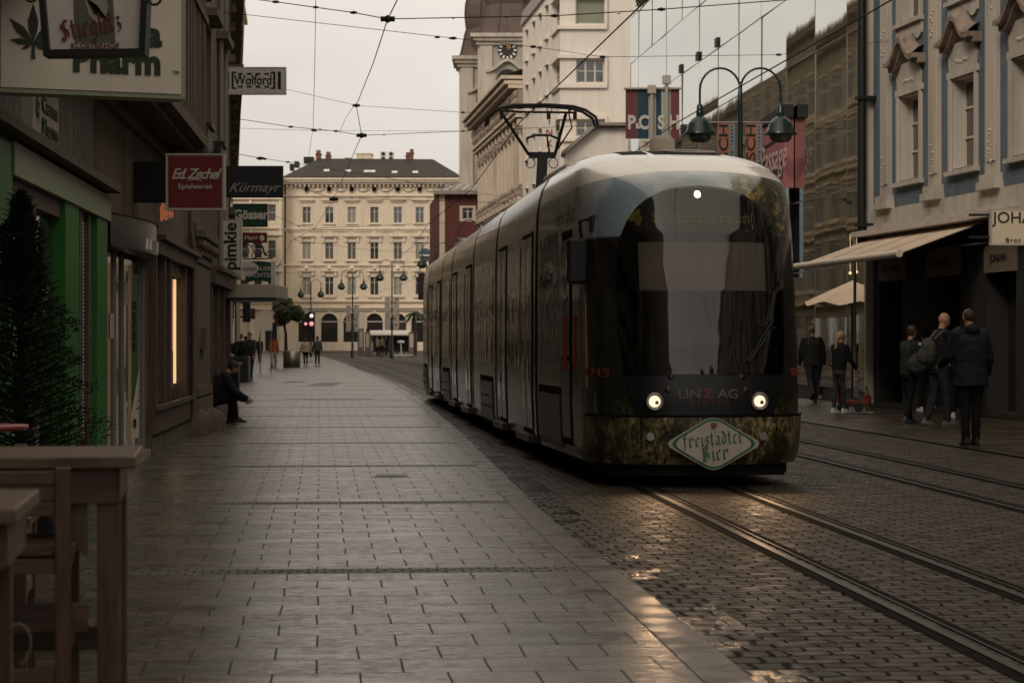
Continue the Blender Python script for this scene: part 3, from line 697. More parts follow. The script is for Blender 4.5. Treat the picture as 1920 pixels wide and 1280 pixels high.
# ---------------- right blue building ----------------
FR = Frame(16.07, 0, 16.07-.152*51.3, 51.3, -1)
RB = thing('blue_building', FR.p(44, 0, 0), 'blue grey baroque building with pale stuccoed window surrounds above a dark shopfront', 'building')
def aR(px):   # a on the right facade for a photo column
    Y = 16.07/((px-960)/F+.152); return Y*math.sqrt(1+.152**2)
wc = [aR(1707), aR(1811), aR(1925)]; sp = (wc[0]-wc[2])/2
cols = [wc[0]-sp*i for i in range(0, 24)]
hs = []
for c in cols:
    hs.append((c-.68, c+.68, 4.86+.16, 6.85)); hs.append((c-.68, c+.68, 8.5, 10.2)); hs.append((c-.68, c+.68, 12, 13.6))
amax = 51.3*math.sqrt(1+.152**2)
mb = MB(); FR.wall(mb, cols[-1]-1, amax, 4.0, 16, hs, .34, 0, 1); mb.build('wall', [M['blue'], M['trim']], RB)
mb = MB(); FR.box(mb, cols[-1]-1, amax-.05, -12, -.35, 4.0, 15.9); mb.build('room_block', M['interior'], RB)
sg = 1 if FR.a.cross(vz).dot(FR.b) > 0 else -1
for h in hs:
    c = (h[0]+h[1])/2; w = h[1]-h[0]; ht = h[3]-h[2]
    window(FR, c, h[2], w, ht, RB, 'grid', -.26)
    m2 = MB(); z0, z1 = h[2], h[3]
    for q in (-1, 1): FR.box(m2, min(c+q*.69, c+q*.82), max(c+q*.69, c+q*.82), .003, .06, z0-.1, z1+.02)
    FR.box(m2, c-.88, c+.88, .003, .062, z1+.02, z1+.16)
    FR.box(m2, c-.9, c+.9, .003, .13, z0-.14, z0-.05)
    # scalloped apron under the sill
    ap = [(-.85, 0)]+[(-.85+1.7*i/16, -.16-.13*abs(math.sin(i/16*math.pi*3))-.10*(abs(i-8)/8)) for i in range(17)]+[(.85, 0)]
    if z0 > 6: m2.prism(ap, FR.p(c, 0.003, z0-.14), FR.a, vz, .05*sg)
    # carved panel above
    pn = [(-.75, 0), (.75, 0), (.82, .25), (.62, .55), (-.62, .55), (-.82, .25)]
    m2.prism(pn, FR.p(c, 0.004, z1+.16), FR.a, vz, .05*sg)
    rr = random.Random(int(c*100))
    for k in range(7): m2.ball(FR.p(c-.3+.1*k, .05, z1+.32+rr.uniform(-.03, .03)), .045, n=6)
    m2.build('window_surround', M['trim'], RB)
    # curved hood
    m3 = MB()
    prof = []
    N = 24
    for i in range(N+1):
        s_ = -1+2*i/N
        zz = .50*math.exp(-(s_*2.3)**2)+.06*abs(s_)**3
        prof.append((s_*1.0, zz))
    top = [(x, y+.13) for x, y in prof]; poly = prof+top[::-1]
    for i in range(N):
        (x0, y0), (x1, y1) = prof[i], prof[i+1]
        o_ = z1+.62
        for b0, b1, dz, th in ((.003, .30, 0, .10), (.003, .18, -.10, .10)):
            m3.add([FR.p(c+x, b, o_+y+dz+tt) for x, y in ((x0, y0), (x1, y1)) for b in (b0, b1) for tt in (0, th)],
                   [(0, 1, 3, 2), (4, 6, 7, 5), (2, 3, 7, 6), (1, 5, 7, 3), (0, 2, 6, 4), (0, 4, 5, 1)], 0)
    # broken ridge tiles on the hood, sloping back to the wall
    for i in range(N):
        (x0, y0), (x1, y1) = prof[i], prof[i+1]
        m3.quad(FR.p(c+x0, .30, z1+.73+y0), FR.p(c+x1, .30, z1+.73+y1), FR.p(c+x1*.9, .02, z1+.95+y1), FR.p(c+x0*.9, .02, z1+.95+y0), 0)
    m3.build('window_hood', M['trim_dk'] if 'trim_dk' in M else M['palace_dk'], RB)
# pilasters between the windows
for i in range(len(cols)):
    a = cols[i]-sp/2
    for aa in ([cols[0]+sp/2-.1] if i == 0 else [])+[a]:
        m2 = MB(); FR.box(m2, aa-.33, aa+.33, .003, .07, 4.75, 15.4); FR.box(m2, aa-.24, aa+.24, .07, .095, 5.0, 15.2); FR.box(m2, aa-.5, aa+.5, .003, .2, 4.45, 4.6); FR.box(m2, aa-.45, aa+.45, .003, .15, 4.6, 4.75)
        rr = random.Random(i)
        for zc in (5.3, 8.2, 9.4):
            for k in range(9): m2.ball(FR.p(aa+rr.uniform(-.09, .09), .098, zc-.3+k*.075), rr.uniform(.02, .045), n=6)
        m2.build('pilaster', M['trim'], RB)
mb = MB(); FR.box(mb, cols[-1]-1, amax, .003, .07, 4.06, 4.45)
mb.build('string_course', M['trim'], RB)
mb = MB(); FR.box(mb, cols[-1]-1, amax+.1, .0, .22, 3.98, 4.1); FR.box(mb, cols[-1]-1, amax+.1, .0, .5, 3.86, 3.98); mb.build('shop_cornice', M['trim'], RB)
mb = MB(); FR.box(mb, cols[-1]-1, amax, .0, .8, 15.4, 15.8); mb.build('cornice', M['trim'], RB)
mb = MB(); mb.add([FR.p(-60, .8, 15.85), FR.p(amax, .8, 15.85), FR.p(amax, -6, 19), FR.p(-60, -6, 19), FR.p(-60, -12, 16), FR.p(amax, -12, 16)], [(0, 1, 2, 3), (3, 2, 5, 4), (1, 5, 2), (0, 3, 4)]); mb.build('roof', M['slate'], RB)
# ground floor: dark piers and recessed shopfronts
M['pier'] = plaster('dark painted pier', (.035, .032, .028), dirt=.3)
mb = MB(); opens = []
for p0, p1 in ((1648, 1692), (1742, 1800), (1850, 1905)): opens.append((aR(p1), aR(p0), .1, 3.3))
opens += [(a, a+3.0, .1, 3.2) for a in [cols[-1]+i*4.2 for i in range(13)] if a+3 < 39]
FR.wall(mb, cols[-1]-1, amax, 0, 3.86, opens, .5); mb.quad(FR.p(amax, 0, 0), FR.p(amax, -3, 0), FR.p(amax, -3, 3.86), FR.p(amax, 0, 3.86)); mb.build('shop_wall', M['pier'], RB)
mb = MB(); FR.box(mb, cols[-1]-1, amax-.05, -8, -.8, 0, 3.85); mb.build('room_block', M['interior'], RB)
for i, h in enumerate(opens):
    m2 = MB(); m2.quad(FR.p(h[0], -.45, h[2]), FR.p(h[1], -.45, h[2]), FR.p(h[1], -.45, h[3]), FR.p(h[0], -.45, h[3])); m2.build('shop_window', M['glass_dark'], RB)
mb = MB(); mb.tube([FR.p(amax-.1, .3, 3.7), FR.p(amax-.1, .3, 15.4)], .10, 10)
for z in (4.1, 7, 9.8, 12.6): FR.box(mb, amax-.25, amax+.05, .0, .42, z, z+.08)
mb.build('downpipe', M['steel_dark'], RB)
mb = MB(); FR.box(mb, amax-.02, amax+.1, -.3, .18, 0, 15.4); mb.build('corner_strip', M['trim'], RB)
mb = MB(); mb.tube([FR.p(amax-.05, .45, 0), FR.p(amax-.05, .45, 3.9)], .035, 8); mb.build('corner_post', M['zinc'], RB)

# ---------------- right glass building ----------------
FGL = Frame(8.54+.02, 51.7, 13.38-.093*91.7, 91.7, -1)
GB = thing('glass_building', FGL.p(20, 0, 0), 'large mirror glass facade reflecting the opposite old buildings and the sky', 'building')
M['mirror'] = mat('mirror glass', (.62, .64, .60), .03, 1.0); t = NT(M['mirror'])
t.set(Normal=t.bump(t.noise(.7, 2, sc=(1, 1, 1)), .035, .05))
M['mirror_low'] = M['mirror']
rr = random.Random(11)
pw = 3.45; zs = [0.35, 1.45+1.9, 5.25, 7.15, 9.05, 10.95, 12.85, 14.7]
edges = [0]
while edges[-1]+pw < FGL.len: edges.append(edges[-1]+pw)
edges.append(FGL.len)
for i in range(len(edges)-1):
    for j in range(len(zs)-1):
        a0, a1 = edges[i]+.02, edges[i+1]-.02; z0, z1 = zs[j]+.018, zs[j+1]-.018
        t1, t2 = rr.uniform(-.012, .012), rr.uniform(-.010, .010)
        m2 = MB(); m2.quad(FGL.p(a0, -t1, z0), FGL.p(a1, t1, z0), FGL.p(a1, t1+t2, z1), FGL.p(a0, -t1+t2, z1)); m2.build('glass_panel', M['mirror'], GB)
mb = MB(); FGL.box(mb, 0, FGL.len, -.3, -.05, 0, 14.7); mb.quad(FGL.p(FGL.len, -.05, 0), FGL.p(FGL.len, -12, 0), FGL.p(FGL.len, -12, 14.7), FGL.p(FGL.len, -.05, 14.7)); FGL.box(mb, 0, FGL.len, -14, -.3, 14.3, 14.65)
mb.build('wall', M['steel_dark'], GB)
mb = MB()
for e_ in edges: FGL.box(mb, e_-.008, e_+.008, -.03, .004, .3, 14.7)
mb.build('mullion', M['zinc'], GB)
mb = MB()
for z in zs: FGL.box(mb, 0, FGL.len, -.03, .006, z-.010, z+.010)
mb.build('transom', M['zinc'], GB)
mb = MB(); FGL.box(mb, -.5, .35, .0, .25, 0, 14.8)
for z in (3.9, 6.6, 9.4, 12): mb.ball(FGL.p(-.05, .28, z), .07, n=6)
mb.build('end_fin', plaster('pale metal fin', (.50, .50, .47), dirt=.15), GB)
# cube lamps on the facade line z=11.2, and lower ones
def aG(px):
    Y = 13.38/((px-960)/F+.093); return (Y-51.7)*math.hypot(1, .093)
for px, z in ((1346, 11.15), (1310, 11.15), (1278, 11.15), (1250, 11.15), (1222, 11.15), (1281, 9.0)):
    a = aG(px); m2 = MB(); FGL.box(m2, a-.22, a+.22, .01, .07, z-.14, z+.14); FGL.box(m2, a-.225, a+.225, .07, .075, z-.02, z+.02); m2.build('cube_lamp', M['steel_dark'], GB)
# ---------------- white modern building ----------------
FWf = Frame(2.04, 95, 2.04+4.5, 95.05, -1); FWf.b = Vector((0, -1, 0))
FWs = Frame(2.04, 95, .52, 109, 1); FWs.b = Vector((-FWs.a.y, FWs.a.x, 0))
WB = thing('white_building', (2.04, 95, 0), 'tall off white modern building with corner windows between the tower and the glass facade', 'building')
def zW(py, Y=95): return CH+(HY-py)*Y/F
sW = F/95
hf = [((1080-1050)/sW, (1133-1050)/sW, zW(162), zW(118)), ((1079-1050)/sW, (1135-1050)/sW, zW(52), zW(2)), ((1080-1050)/sW, (1133-1050)/sW, zW(262), zW(232))]
hf += [((1080-1050)/sW, (1133-1050)/sW, 2.5+k*2.6, 4.0+k*2.6) for k in (0, 1)]
mb = MB(); FWf.wall(mb, 0, 3.4, 0, 17.5, hf, .22); FWf.wall(mb, 3.4, 4.5, 0, 17.5, [], .2)
def aS(px):
    Y = 12.49/((px-960)/F+.11); return (Y-95)*math.hypot(1, .11)
hsS = []
for (z0, z1) in ((zW(262), zW(232)), (zW(162), zW(118)), (zW(52), zW(2)), (7.4-.2, 8.4), (4.6, 5.8)):
    hsS.append((.15, 2.4, z0, z1))
    for px in (1026, 1013, 1001, 988):
        a = aS(px); hsS.append((a-.42, a+.42, z0+.05, z1+.25))
FWs.wall(mb, 0, FWs.len, 0, 16.8, hsS, .25)
mb.build('wall', M['whitewall'], WB)
mb = MB(); mb.add([(2.3, 95.4, .1), (6.4, 95.4, .1), (6.4, 109, .1), (.9, 109, .1), (2.3, 95.4, 17.3), (6.4, 95.4, 17.3), (6.4, 109, 17.3), (.9, 109, 16.6)], [(0, 1, 5, 4), (1, 2, 6, 5), (2, 3, 7, 6), (3, 0, 4, 7), (4, 5, 6, 7)]); mb.build('room_block', M['interior'], WB)
M['blind'] = plaster('green grey blind', (.22, .23, .18), dirt=.1)
for i, h in enumerate(hf): window(FWf, (h[0]+h[1])/2, h[2], h[1]-h[0], h[3]-h[2], WB, 'three' if i != 1 else 'plain', -.15, pm=M['blind'] if i == 1 else M['pane'])
for i, h in enumerate(hsS): window(FWs, (h[0]+h[1])/2, h[2], h[1]-h[0], h[3]-h[2], WB, 'sash', -.18)
mb = MB()
for h in hf[:3]:
    # wrap round frame of the corner windows
    mb = MB()
    for z in (h[2]-.22, h[3]+.04): FWf.box(mb, -.12, 1.98, .0, .14, z, z+.16); FWs.box(mb, 0, 2.55, .0, .12, z, z+.16)
    FWf.box(mb, 1.9, 2.0, .0, .138, h[2]-.06, h[3]+.04); mb.build('window_surround', M['whitewall'], WB)
for h in hsS:
    if h[0] > 1: mb = MB(); FWs.box(mb, h[0]-.06, h[1]+.06, .0, .14, h[2]-.14, h[2]-.02); mb.build('window_sill', M['whitewall'], WB); mb = MB(); FWs.box(mb, h[0]-.06, h[1]+.06, .0, .10, h[3]+.02, h[3]+.1); mb.build('window_head', M['whitewall'], WB)
mb = MB(); FWs.box(mb, -.1, FWs.len-.1, -.5, .12, 16.7, 17.0); FWs.box(mb, -.1, FWs.len-.1, -.5, .06, 17.0, 17.35); mb.build('cornice', M['zinc'], WB)
# low white annex with sloping top in front
AN = thing('white_annex', (3, 92.6, 0), 'low white annex with a sloping parapet in front of the tall white building', 'building')
mb = MB(); pa = [P(1060, 655, 92.5), P(1172, 655, 92.5), P(1178, 245, 92.5), P(1118, 245, 92.5), P(1060, 292, 92.5)]
s1 = [(1040, 312), (1040, 655)]
poly = [(v.x, v.z) for v in pa]; mb.prism(poly, (0, 92.5, 0), (1, 0, 0), (0, 0, 1), -2.2); mb.build('wall', M['whitewall'], AN)
mb = MB(); mb.beam(P(1116, 240, 92.4)+Vector((0, .9, 0)), P(1180, 240, 92.4)+Vector((0, .9, 0)), 2.3, .13); mb.beam(P(1055, 294, 92.4)+Vector((0, .9, 0)), P(1117, 241, 92.4)+Vector((0, .9, 0)), 2.3, .13); mb.build('coping', M['zinc'], AN)

# ---------------- ornate palace facade ----------------
FP = Frame(.52, 109, 12.49-.11*131, 131, 1); FP.b = Vector((-FP.a.y, FP.a.x, 0))
PB = thing('palace', FP.p(11, 0, 0), 'long pale palace with carved cornices receding behind the white modern building', 'building')
hp = [(a, a+.75, z, z+2.3) for a in [.6+i*1.75 for i in range(12)] for z in (1.6, 5.6, 9.2)]
mb = MB(); FP.wall(mb, 0, FP.len, 0, 14, hp, .3); mb.quad(FP.p(FP.len, 0, 0), FP.p(FP.len, -8, 0), FP.p(FP.len, -8, 14), FP.p(FP.len, 0, 14)); mb.build('wall', M['palace'], PB)
for h in hp: window(FP, (h[0]+h[1])/2, h[2], .75, 2.3, PB, 'cross', -.2)
mb = MB(); FP.box(mb, .1, FP.len-.1, -8, -.31, 0, 13.9); mb.build('room_block', M['interior'], PB)
mb = MB()
for i in range(13):
    a = .25+i*1.75-.12
    FP.box(mb, a, a+.3, .003, .16, 4.9, 12.2); FP.box(mb, a-.05, a+.35, .003, .24, 11.9, 12.2); FP.box(mb, a-.05, a+.35, .003, .24, 8.2, 8.5)
mb.build('pilaster', M['palace'], PB)
mb = MB(); rr = random.Random(9)
for z, b in ((4.4, .35), (4.7, .45), (8.2, .25), (12.3, .35), (12.5, .45), (13.7, .7), (13.9, .9), (14.15, 1.05)): FP.box(mb, 0, FP.len, .003, b, z, z+.17)
mb.build('cornice', M['palace'], PB)
for z0, z1, b in ((8.45, 9.05, .25), (12.75, 13.65, .42), (11.5, 11.9, .25), (4.95, 5.4, .25)):
    a = .1; mb = MB(); FP.box(mb, 0, FP.len, .003, b-.14, z0, z1)
    while a < FP.len-.2:
        for q in range(2): mb.ball(FP.p(a+rr.uniform(-.05, .05), b-.1+rr.uniform(-.04, .04), lerp(z0, z1, .28+.44*q)+rr.uniform(-.05, .05)), (z1-z0)*rr.uniform(.20, .30), n=7, sc=(.75, .6, 1))
        a += rr.uniform(.28, .46)
    mb.build('carved_frieze', M['palace_dk'], PB)
mb = MB(); mb.add([FP.p(0, 1.0, 14.33), FP.p(FP.len, 1.0, 14.33), FP.p(FP.len, -3, 15.2), FP.p(0, -3, 15.6)], [(0, 1, 2, 3)]); mb.build('roof', M['zinc'], PB)

for rt_ in (WB, PB, AN):      # these three stand a little further back than first surveyed
    l_ = rt_.location.copy(); rt_.location = Vector((l_.x*1.11, l_.y*1.11, 0)); rt_.scale = (1.11, 1.11, 1.11)
# ---------------- church with two towers ----------------
CT = thing('church', (0, 200, 0), 'twin towered church with brown bulbous domes and a gold handed clock', 'church')
sT = F/200
def tower(x0, w, Y, ztop, clock, hid=False):
    """square tower: x0 left edge, w width, cornice at ztop"""
    mb = MB(); mb.box(x0, x0+w, Y, Y+w, 0, ztop)
    for q in (x0-.02, x0+w-1.1): mb.box(q, q+1.12, Y-.22, Y, 0, ztop-.9)
    for q in (Y, Y+w-1.1): mb.box(x0-.2, x0, q, q+1.1, 0, ztop-.9)
    mb.build('tower_wall', M['tower'], CT)
    mb = MB(); mb.box(x0+1.3, x0+w-1.3, Y-.07, Y, ztop-18, ztop-1.1); mb.box(x0-.07, x0, Y+1.3, Y+w-1.3, ztop-18, ztop-1.1); mb.build('tower_panel', M['towergreen'], CT)
    for grp in (((ztop-.9, .35), (ztop-.57, .6), (ztop-.25, .85)), ((ztop-17.0, .3), (ztop-16.68, .7), (ztop-16.36, .5))):
        mb = MB()
        for z, b in grp: mb.box(x0-b, x0+w+b, Y-b, Y+w+b, z, z+.33)
        mb.build('tower_cornice', M['tower'], CT)
    # dome: square section, concave skirt then bulb
    prof = [(1.10, 0), (1.0, .5), (.93, 1.4), (.86, 2.4), (.80, 2.9), (.83, 3.3), (.86, 4.2), (.84, 5.2), (.74, 6.3), (.56, 7.3), (.36, 8.1), (.26, 8.8), (.26, 11), (.1, 12.4), (.02, 14)]
    mb = MB(); vs = []; cxx, cy = x0+w/2, Y+w/2
    for r, z in prof:
        for k in range(8):
            ang = math.pi/8+k*math.pi/4; rad = r*w/2*(1.10)/math.cos(math.pi/8)*.93
            vs.append((cxx+rad*math.cos(ang), cy+rad*math.sin(ang), ztop+z))
    n = 8; mb.add(vs, [(i*n+j, i*n+(j+1) % n, (i+1)*n+(j+1) % n, (i+1)*n+j) for i in range(len(prof)-1) for j in range(n)])
    mb.build('dome', M['copper'], CT)
    mb = MB()
    for k in range(8):
        ang = math.pi/8+k*math.pi/4
        mb.tube([(cxx+r*w/2*1.10/math.cos(math.pi/8)*.94*math.cos(ang), cy+r*w/2*1.10/math.cos(math.pi/8)*.94*math.sin(ang), ztop+z+.02) for r, z in prof[:11]], .09, 5)
    mb.build('dome_rib', M['copper'], CT)
    # arched belfry opening with hood
    xc = x0+w*.5-.35; zb = ztop-5.6
    mb = MB(); arc = [(math.cos(math.pi*i/10)*.95, math.sin(math.pi*i/10)*.95) for i in range(11)]
    mb.prism([(-.95, -3.2), (.95, -3.2)]+arc, (xc, Y-.10, zb+1.6), (1, 0, 0), (0, 0, 1), .03); mb.build('belfry_opening', M['black'], CT)
    mb = MB(); n = 14
    for i in range(n):
        x_0, x_1 = -1.9+3.8*i/n, -1.9+3.8*(i+1)/n; f = lambda x: 1.0*math.exp(-(x/1.0)**2)
        mb.add([(xc+x, Y-b, zb+2.2+f(x)+dz) for x in (x_0, x_1) for b in (.0, .5) for dz in (0, .3)], [(0, 1, 3, 2), (4, 6, 7, 5), (2, 3, 7, 6), (1, 5, 7, 3), (0, 2, 6, 4)])
    for q in (-1.35, 1.05): mb.box(xc+q, xc+q+.3, Y-.2, Y, zb-1.5, zb+2.2)
    mb.build('opening_surround', M['tower'], CT)
    if clock:
        zc = CH+(HY-95)/sT; r = .88
        mb = MB(); mb.prism([(r*math.cos(math.pi*2*i/32), r*math.sin(math.pi*2*i/32)) for i in range(32)], (xc, Y-.10, zc), (1, 0, 0), (0, 0, 1), .05); ck = mb.build('clock_face', mat('clock black', (.015, .015, .015), .5), CT)
        mb = MB()
        for k in range(12):
            a = math.pi*2*k/12; d = Vector((math.sin(a), 0, math.cos(a))); mb.beam(Vector((xc, Y-.17, zc))+d*r*.62, Vector((xc, Y-.17, zc))+d*r*.93, .14, .03, up=(0, 1, 0))
        mb.build('numeral', mat('clock numerals', (.75, .72, .66), .5), ck)
        gold = mat('gold leaf', (.75, .42, .12), .3, .7)
        for ang, l in ((28, .55), (14, .8)):
            mb = MB(); a = R(ang); d = Vector((math.sin(a), 0, math.cos(a))); c0 = Vector((xc, Y-.2, zc)); q = Vector((d.z, 0, -d.x))
            mb.add([c0-q*.05, c0+q*.05, c0+d*l*r*.7+q*.13, c0+d*l*r, c0+d*l*r*.7-q*.13], [(0, 1, 2, 3, 4)]); mb.build('clock_hand', gold, ck)
tw = 5.6
tower((900-960)/sT, tw, 200, CH+(HY-66)/sT, True)
tower((868-960)/sT-.35, tw, 209, CH+(HY-108)*209/F, False)
mb = MB(); mb.box((868-960)/sT, 12, 206, 240, 0, 12); mb.build('nave', M['tower'], CT)

# ---------------- red building ----------------
FRd = Frame((824-960)*150/F, 150, 3, 150.0, -1); FRd.b = Vector((0, -1, 0))
RD = thing('red_building', ((865-960)*150/F, 150, gz(150)), 'narrow dark red building with grey zinc roof and white framed windows behind the tram', 'building')
sR = F/150; zR = lambda py: CH+(HY-py)/sR
hr = []
for px in (877, 940):
    for py in (400, 461, 524):
        a = (px-824)/sR; hr.append((a-.36, a+.36, zR(py+11), zR(py-10)))
mb = MB(); FRd.wall(mb, 0, FRd.len, 0, zR(358), hr, .2, 0); x0 = FRd.o.x; mb.quad((x0, 150, 0), (x0-1.2, 165, 0), (x0-1.2, 165, zR(358)), (x0, 150, zR(358))); mb.build('wall', M['redwall'], RD)
mb = MB(); FRd.box(mb, .0, .36, .0, .06, 0, zR(362)); mb.build('corner_strip', M['palace'], RD)
mb = MB(); mb.box(x0+.2, 3, 150.25, 160, 0, zR(362)); mb.build('room_block', M['interior'], RD)
for h in hr:
    window(FRd, (h[0]+h[1])/2, h[2], .72, h[3]-h[2], RD, 'cross', -.12)
    m2 = MB(); FRd.box(m2, h[0]-.18, h[0], .0, .05, h[2]-.15, h[3]+.15); FRd.box(m2, h[1], h[1]+.18, .0, .05, h[2]-.15, h[3]+.15); FRd.box(m2, h[0], h[1], .0, .05, h[3], h[3]+.15); FRd.box(m2, h[0], h[1], .0, .05, h[2]-.15, h[2]); m2.build('window_surround', M['palace'], RD)
mb = MB(); FRd.box(mb, -.4, FRd.len, .0, .5, zR(365), zR(358)); mb.build('gutter_board', M['zinc'], RD)
mb = MB(); z0, z1 = zR(358), zR(338); mb.add([(x0-.4, 149.5, z0), (4, 149.5, z0), (4, 154, z1), (x0+1.0, 154, z1), (x0-.8, 165, z0), (x0+.8, 165, z1)], [(0, 1, 2, 3), (0, 3, 5, 4)])
for i in range(9): xx = x0+.1+i*.55; mb.beam((xx, 149.5, z0+.03), (xx+.45, 154, z1+.03), .05, .08)
mb.build('roof', M['zinc'], RD)

# ---------------- far cream building closing the street ----------------
YF = 280; sF = F/YF; g0 = gz(YF); zF = lambda py: CH+(HY-py)/sF; xF = lambda px: (px-960)/sF
FF = Frame(xF(536), YF, xF(880), YF+.0, -1); FF.b = Vector((0, -1, 0))
FB_ = thing('apartment_house', (xF(690), YF, g0), 'cream stuccoed house with arched ground floor and dark hipped roof closing the street', 'building')
wcs = [575, 617.5, 659.5, 702, 746, 787, 828]; aF = lambda px: (px-536)/sF
rows = [(418, 388), (486, 454), (553, 519)]
hf = [(aF(px)-.52, aF(px)+.52, zF(r[0]), zF(r[1])) for px in wcs for r in rows]
arch = [(aF(px)-1.05, aF(px)+1.05, zF(641), zF(588)-1.05) for px in wcs]
arcH = [(a[0], a[1], a[2], a[3]+1.05) for a in arch]
rnds = [(aF(px)-.34, aF(px)+.34, zF(355)-.4, zF(355)+.4) for px in wcs]
mb = MB(); FF.wall(mb, 0, FF.len, 0, zF(334), hf+arcH+rnds, .35)
for a in arch:      # fill the corners above the arch
    c = (a[0]+a[1])/2; z = a[3]; r = 1.05
    for q in (-1, 1):
        pts = [(c+q*r*math.cos(t_), z+r*math.sin(t_)) for t_ in [math.pi/2*i/8 for i in range(9)]]
        for (x0_, z0_), (x1_, z1_) in zip(pts, pts[1:]): mb.quad(FF.p(x0_, 0, z0_), FF.p(x1_, 0, z1_), FF.p(x1_, 0, z+r), FF.p(x0_, 0, z+r)); mb.quad(FF.p(x0_, 0, z0_), FF.p(x1_, 0, z1_), FF.p(x1_, -.35, z1_), FF.p(x0_, -.35, z0_))
for a in rnds:
    c = (a[0]+a[1])/2; z = (a[2]+a[3])/2
    for k in range(16):
        t0, t1 = math.pi*2*k/16, math.pi*2*(k+1)/16
        def sq(t_): m_ = max(abs(math.cos(t_)), abs(math.sin(t_))); return (c+.34*math.cos(t_)/m_, z+.4*math.sin(t_)/m_)
        p0, p1 = (c+.28*math.cos(t0), z+.36*math.sin(t0)), (c+.28*math.cos(t1), z+.36*math.sin(t1)); q0, q1 = sq(t0), sq(t1)
        mb.quad(FF.p(*p0[:1], 0, p0[1]), FF.p(p1[0], 0, p1[1]), FF.p(q1[0], 0, q1[1]), FF.p(q0[0], 0, q0[1]))
mb.quad(FF.p(FF.len, 0, 0), FF.p(FF.len, -14, 0), FF.p(FF.len, -14, zF(334)), FF.p(FF.len, 0, zF(334)))
mb.build('wall', M['cream'], FB_)
mb = MB(); FF.box(mb, .1, FF.len-.1, -13, -.36, 0, zF(336)); mb.build('room_block', M['interior'], FB_)
rw = random.Random(12)
for h in hf: window(FF, (h[0]+h[1])/2, h[2], 1.04, h[3]-h[2], FB_, 'cross', -.2, pm=rw.choice([M['pane'], M['pane'], M['curtain'], M['curtain2']]))
for i, (px) in enumerate(wcs):
    a = aF(px)
    m2 = MB(); FF.box(m2, a-.95, a+.95, .004, .35, zF(376), zF(373)); FF.box(m2, a-.8, a+.8, .004, .18, zF(379), zF(376)); FF.box(m2, a-.75, a+.75, .004, .2, zF(421), zF(418.5)); m2.build('window_surround', M['creamlt'], FB_)
    m2 = MB(); FF.box(m2, a-1.0, a+1.0, .004, .38, zF(444), zF(442)); m2.prism([(-1.05, 0), (1.05, 0), (0, .55)], FF.p(a, .4, zF(442)), (1, 0, 0), vz, -.39); FF.box(m2, a-.9, a-.6, .004, .2, zF(454), zF(444)); FF.box(m2, a+.6, a+.9, .004, .2, zF(454), zF(444)); FF.box(m2, a-.75, a+.75, .004, .3, zF(490), zF(487)); m2.build('window_surround', M['creamlt'], FB_)
    m2 = MB(); FF.box(m2, a-1.0, a+1.0, .004, .32, zF(509), zF(506)); n = 10
    m2.prism([(.5*math.cos(math.pi*k/n), .5*math.sin(math.pi*k/n)) for k in range(n+1)], FF.p(a, .3, zF(506)), (1, 0, 0), vz, -.29); FF.box(m2, a-.92, a-.6, .004, .22, zF(517), zF(509)); FF.box(m2, a+.6, a+.92, .004, .22, zF(517), zF(509)); FF.box(m2, a-.8, a+.8, .004, .25, zF(558), zF(554)); m2.ball(FF.p(a, .3, zF(503)), .25, n=8); m2.build('window_surround', M['creamlt'], FB_)
    # archivolt and keystone
    m2 = MB(); r0, r1 = 1.1, 1.28; c = a; z = arch[i][3]
    for k in range(14):
        t0, t1 = math.pi*k/14, math.pi*(k+1)/14
        m2.add([FF.p(c+r*math.cos(t_), b, z+r*math.sin(t_)) for t_ in (t0, t1) for r in (r0, r1) for b in (.004, .12)], [(1, 3, 7, 5), (0, 1, 5, 4), (2, 6, 7, 3)])
    FF.box(m2, c-.15, c+.15, .004, .2, z+1.1, z+1.5); m2.build('arch_surround', M['creamlt'], FB_)
    m2 = MB(); m2.quad(FF.p(a-1.05, -.3, arch[i][2]), FF.p(a+1.05, -.3, arch[i][2]), FF.p(a+1.05, -.3, arch[i][3]+1.05), FF.p(a-1.05, -.3, arch[i][3]+1.05)); sw = m2.build('shop_window', M['glass_dark'], FB_)
    m2 = MB(); FF.box(m2, a-1.05, a+1.05, -.3, -.24, arch[i][3]+.0, arch[i][3]+.12); m2.build('transom', M['woodframe'], sw)
    m2 = MB(); n = 14; m2.lathe([(.34, -.1), (.42, 0), (.34, .1)], (0, 0, 0), 14); m2.v = [tuple(FF.p(a, .06, zF(355))+Vector((x, z_, y*1.2))) for x, y, z_ in m2.v]; m2.build('round_surround', M['creamlt'], FB_)
mb = MB()
for py, b, th in ((338, .9, 4), (342, .6, 4), (334.5, 1.1, 3.5), (366, .25, 2), (428, .25, 2.5), (432, .15, 2), (496, .2, 2.5), (563, .3, 3), (575, .45, 3), (579, .25, 3)): FF.box(mb, -.2, FF.len+.2, .004, b, zF(py+th), zF(py))
k = 0.1
while k < FF.len: FF.box(mb, k, k+.16, .004, .5, zF(351), zF(346)); k += .55
for i in range(1, 8): FF.box(mb, 0, FF.len, .003, .03, g0+.4+i*.42, g0+.4+i*.42+.03) if False else None
mb.build('cornice', M['creamlt'], FB_)
mb = MB()
for px in [(wcs[i]+wcs[i+1])/2 for i in range(6)]:
    mb.ball(FF.p(aF(px), .1, zF(357)), .3, n=8, sc=(1.8, .5, .7)); mb.ball(FF.p(aF(px)+.6, .1, zF(355)), .16, n=8, sc=(1, .5, 1)); mb.ball(FF.p(aF(px)-.6, .1, zF(355)), .16, n=8, sc=(1, .5, 1))
mb.build('garland', M['cream'], FB_)
mb = MB(); ze, zt = zF(333), zF(290)
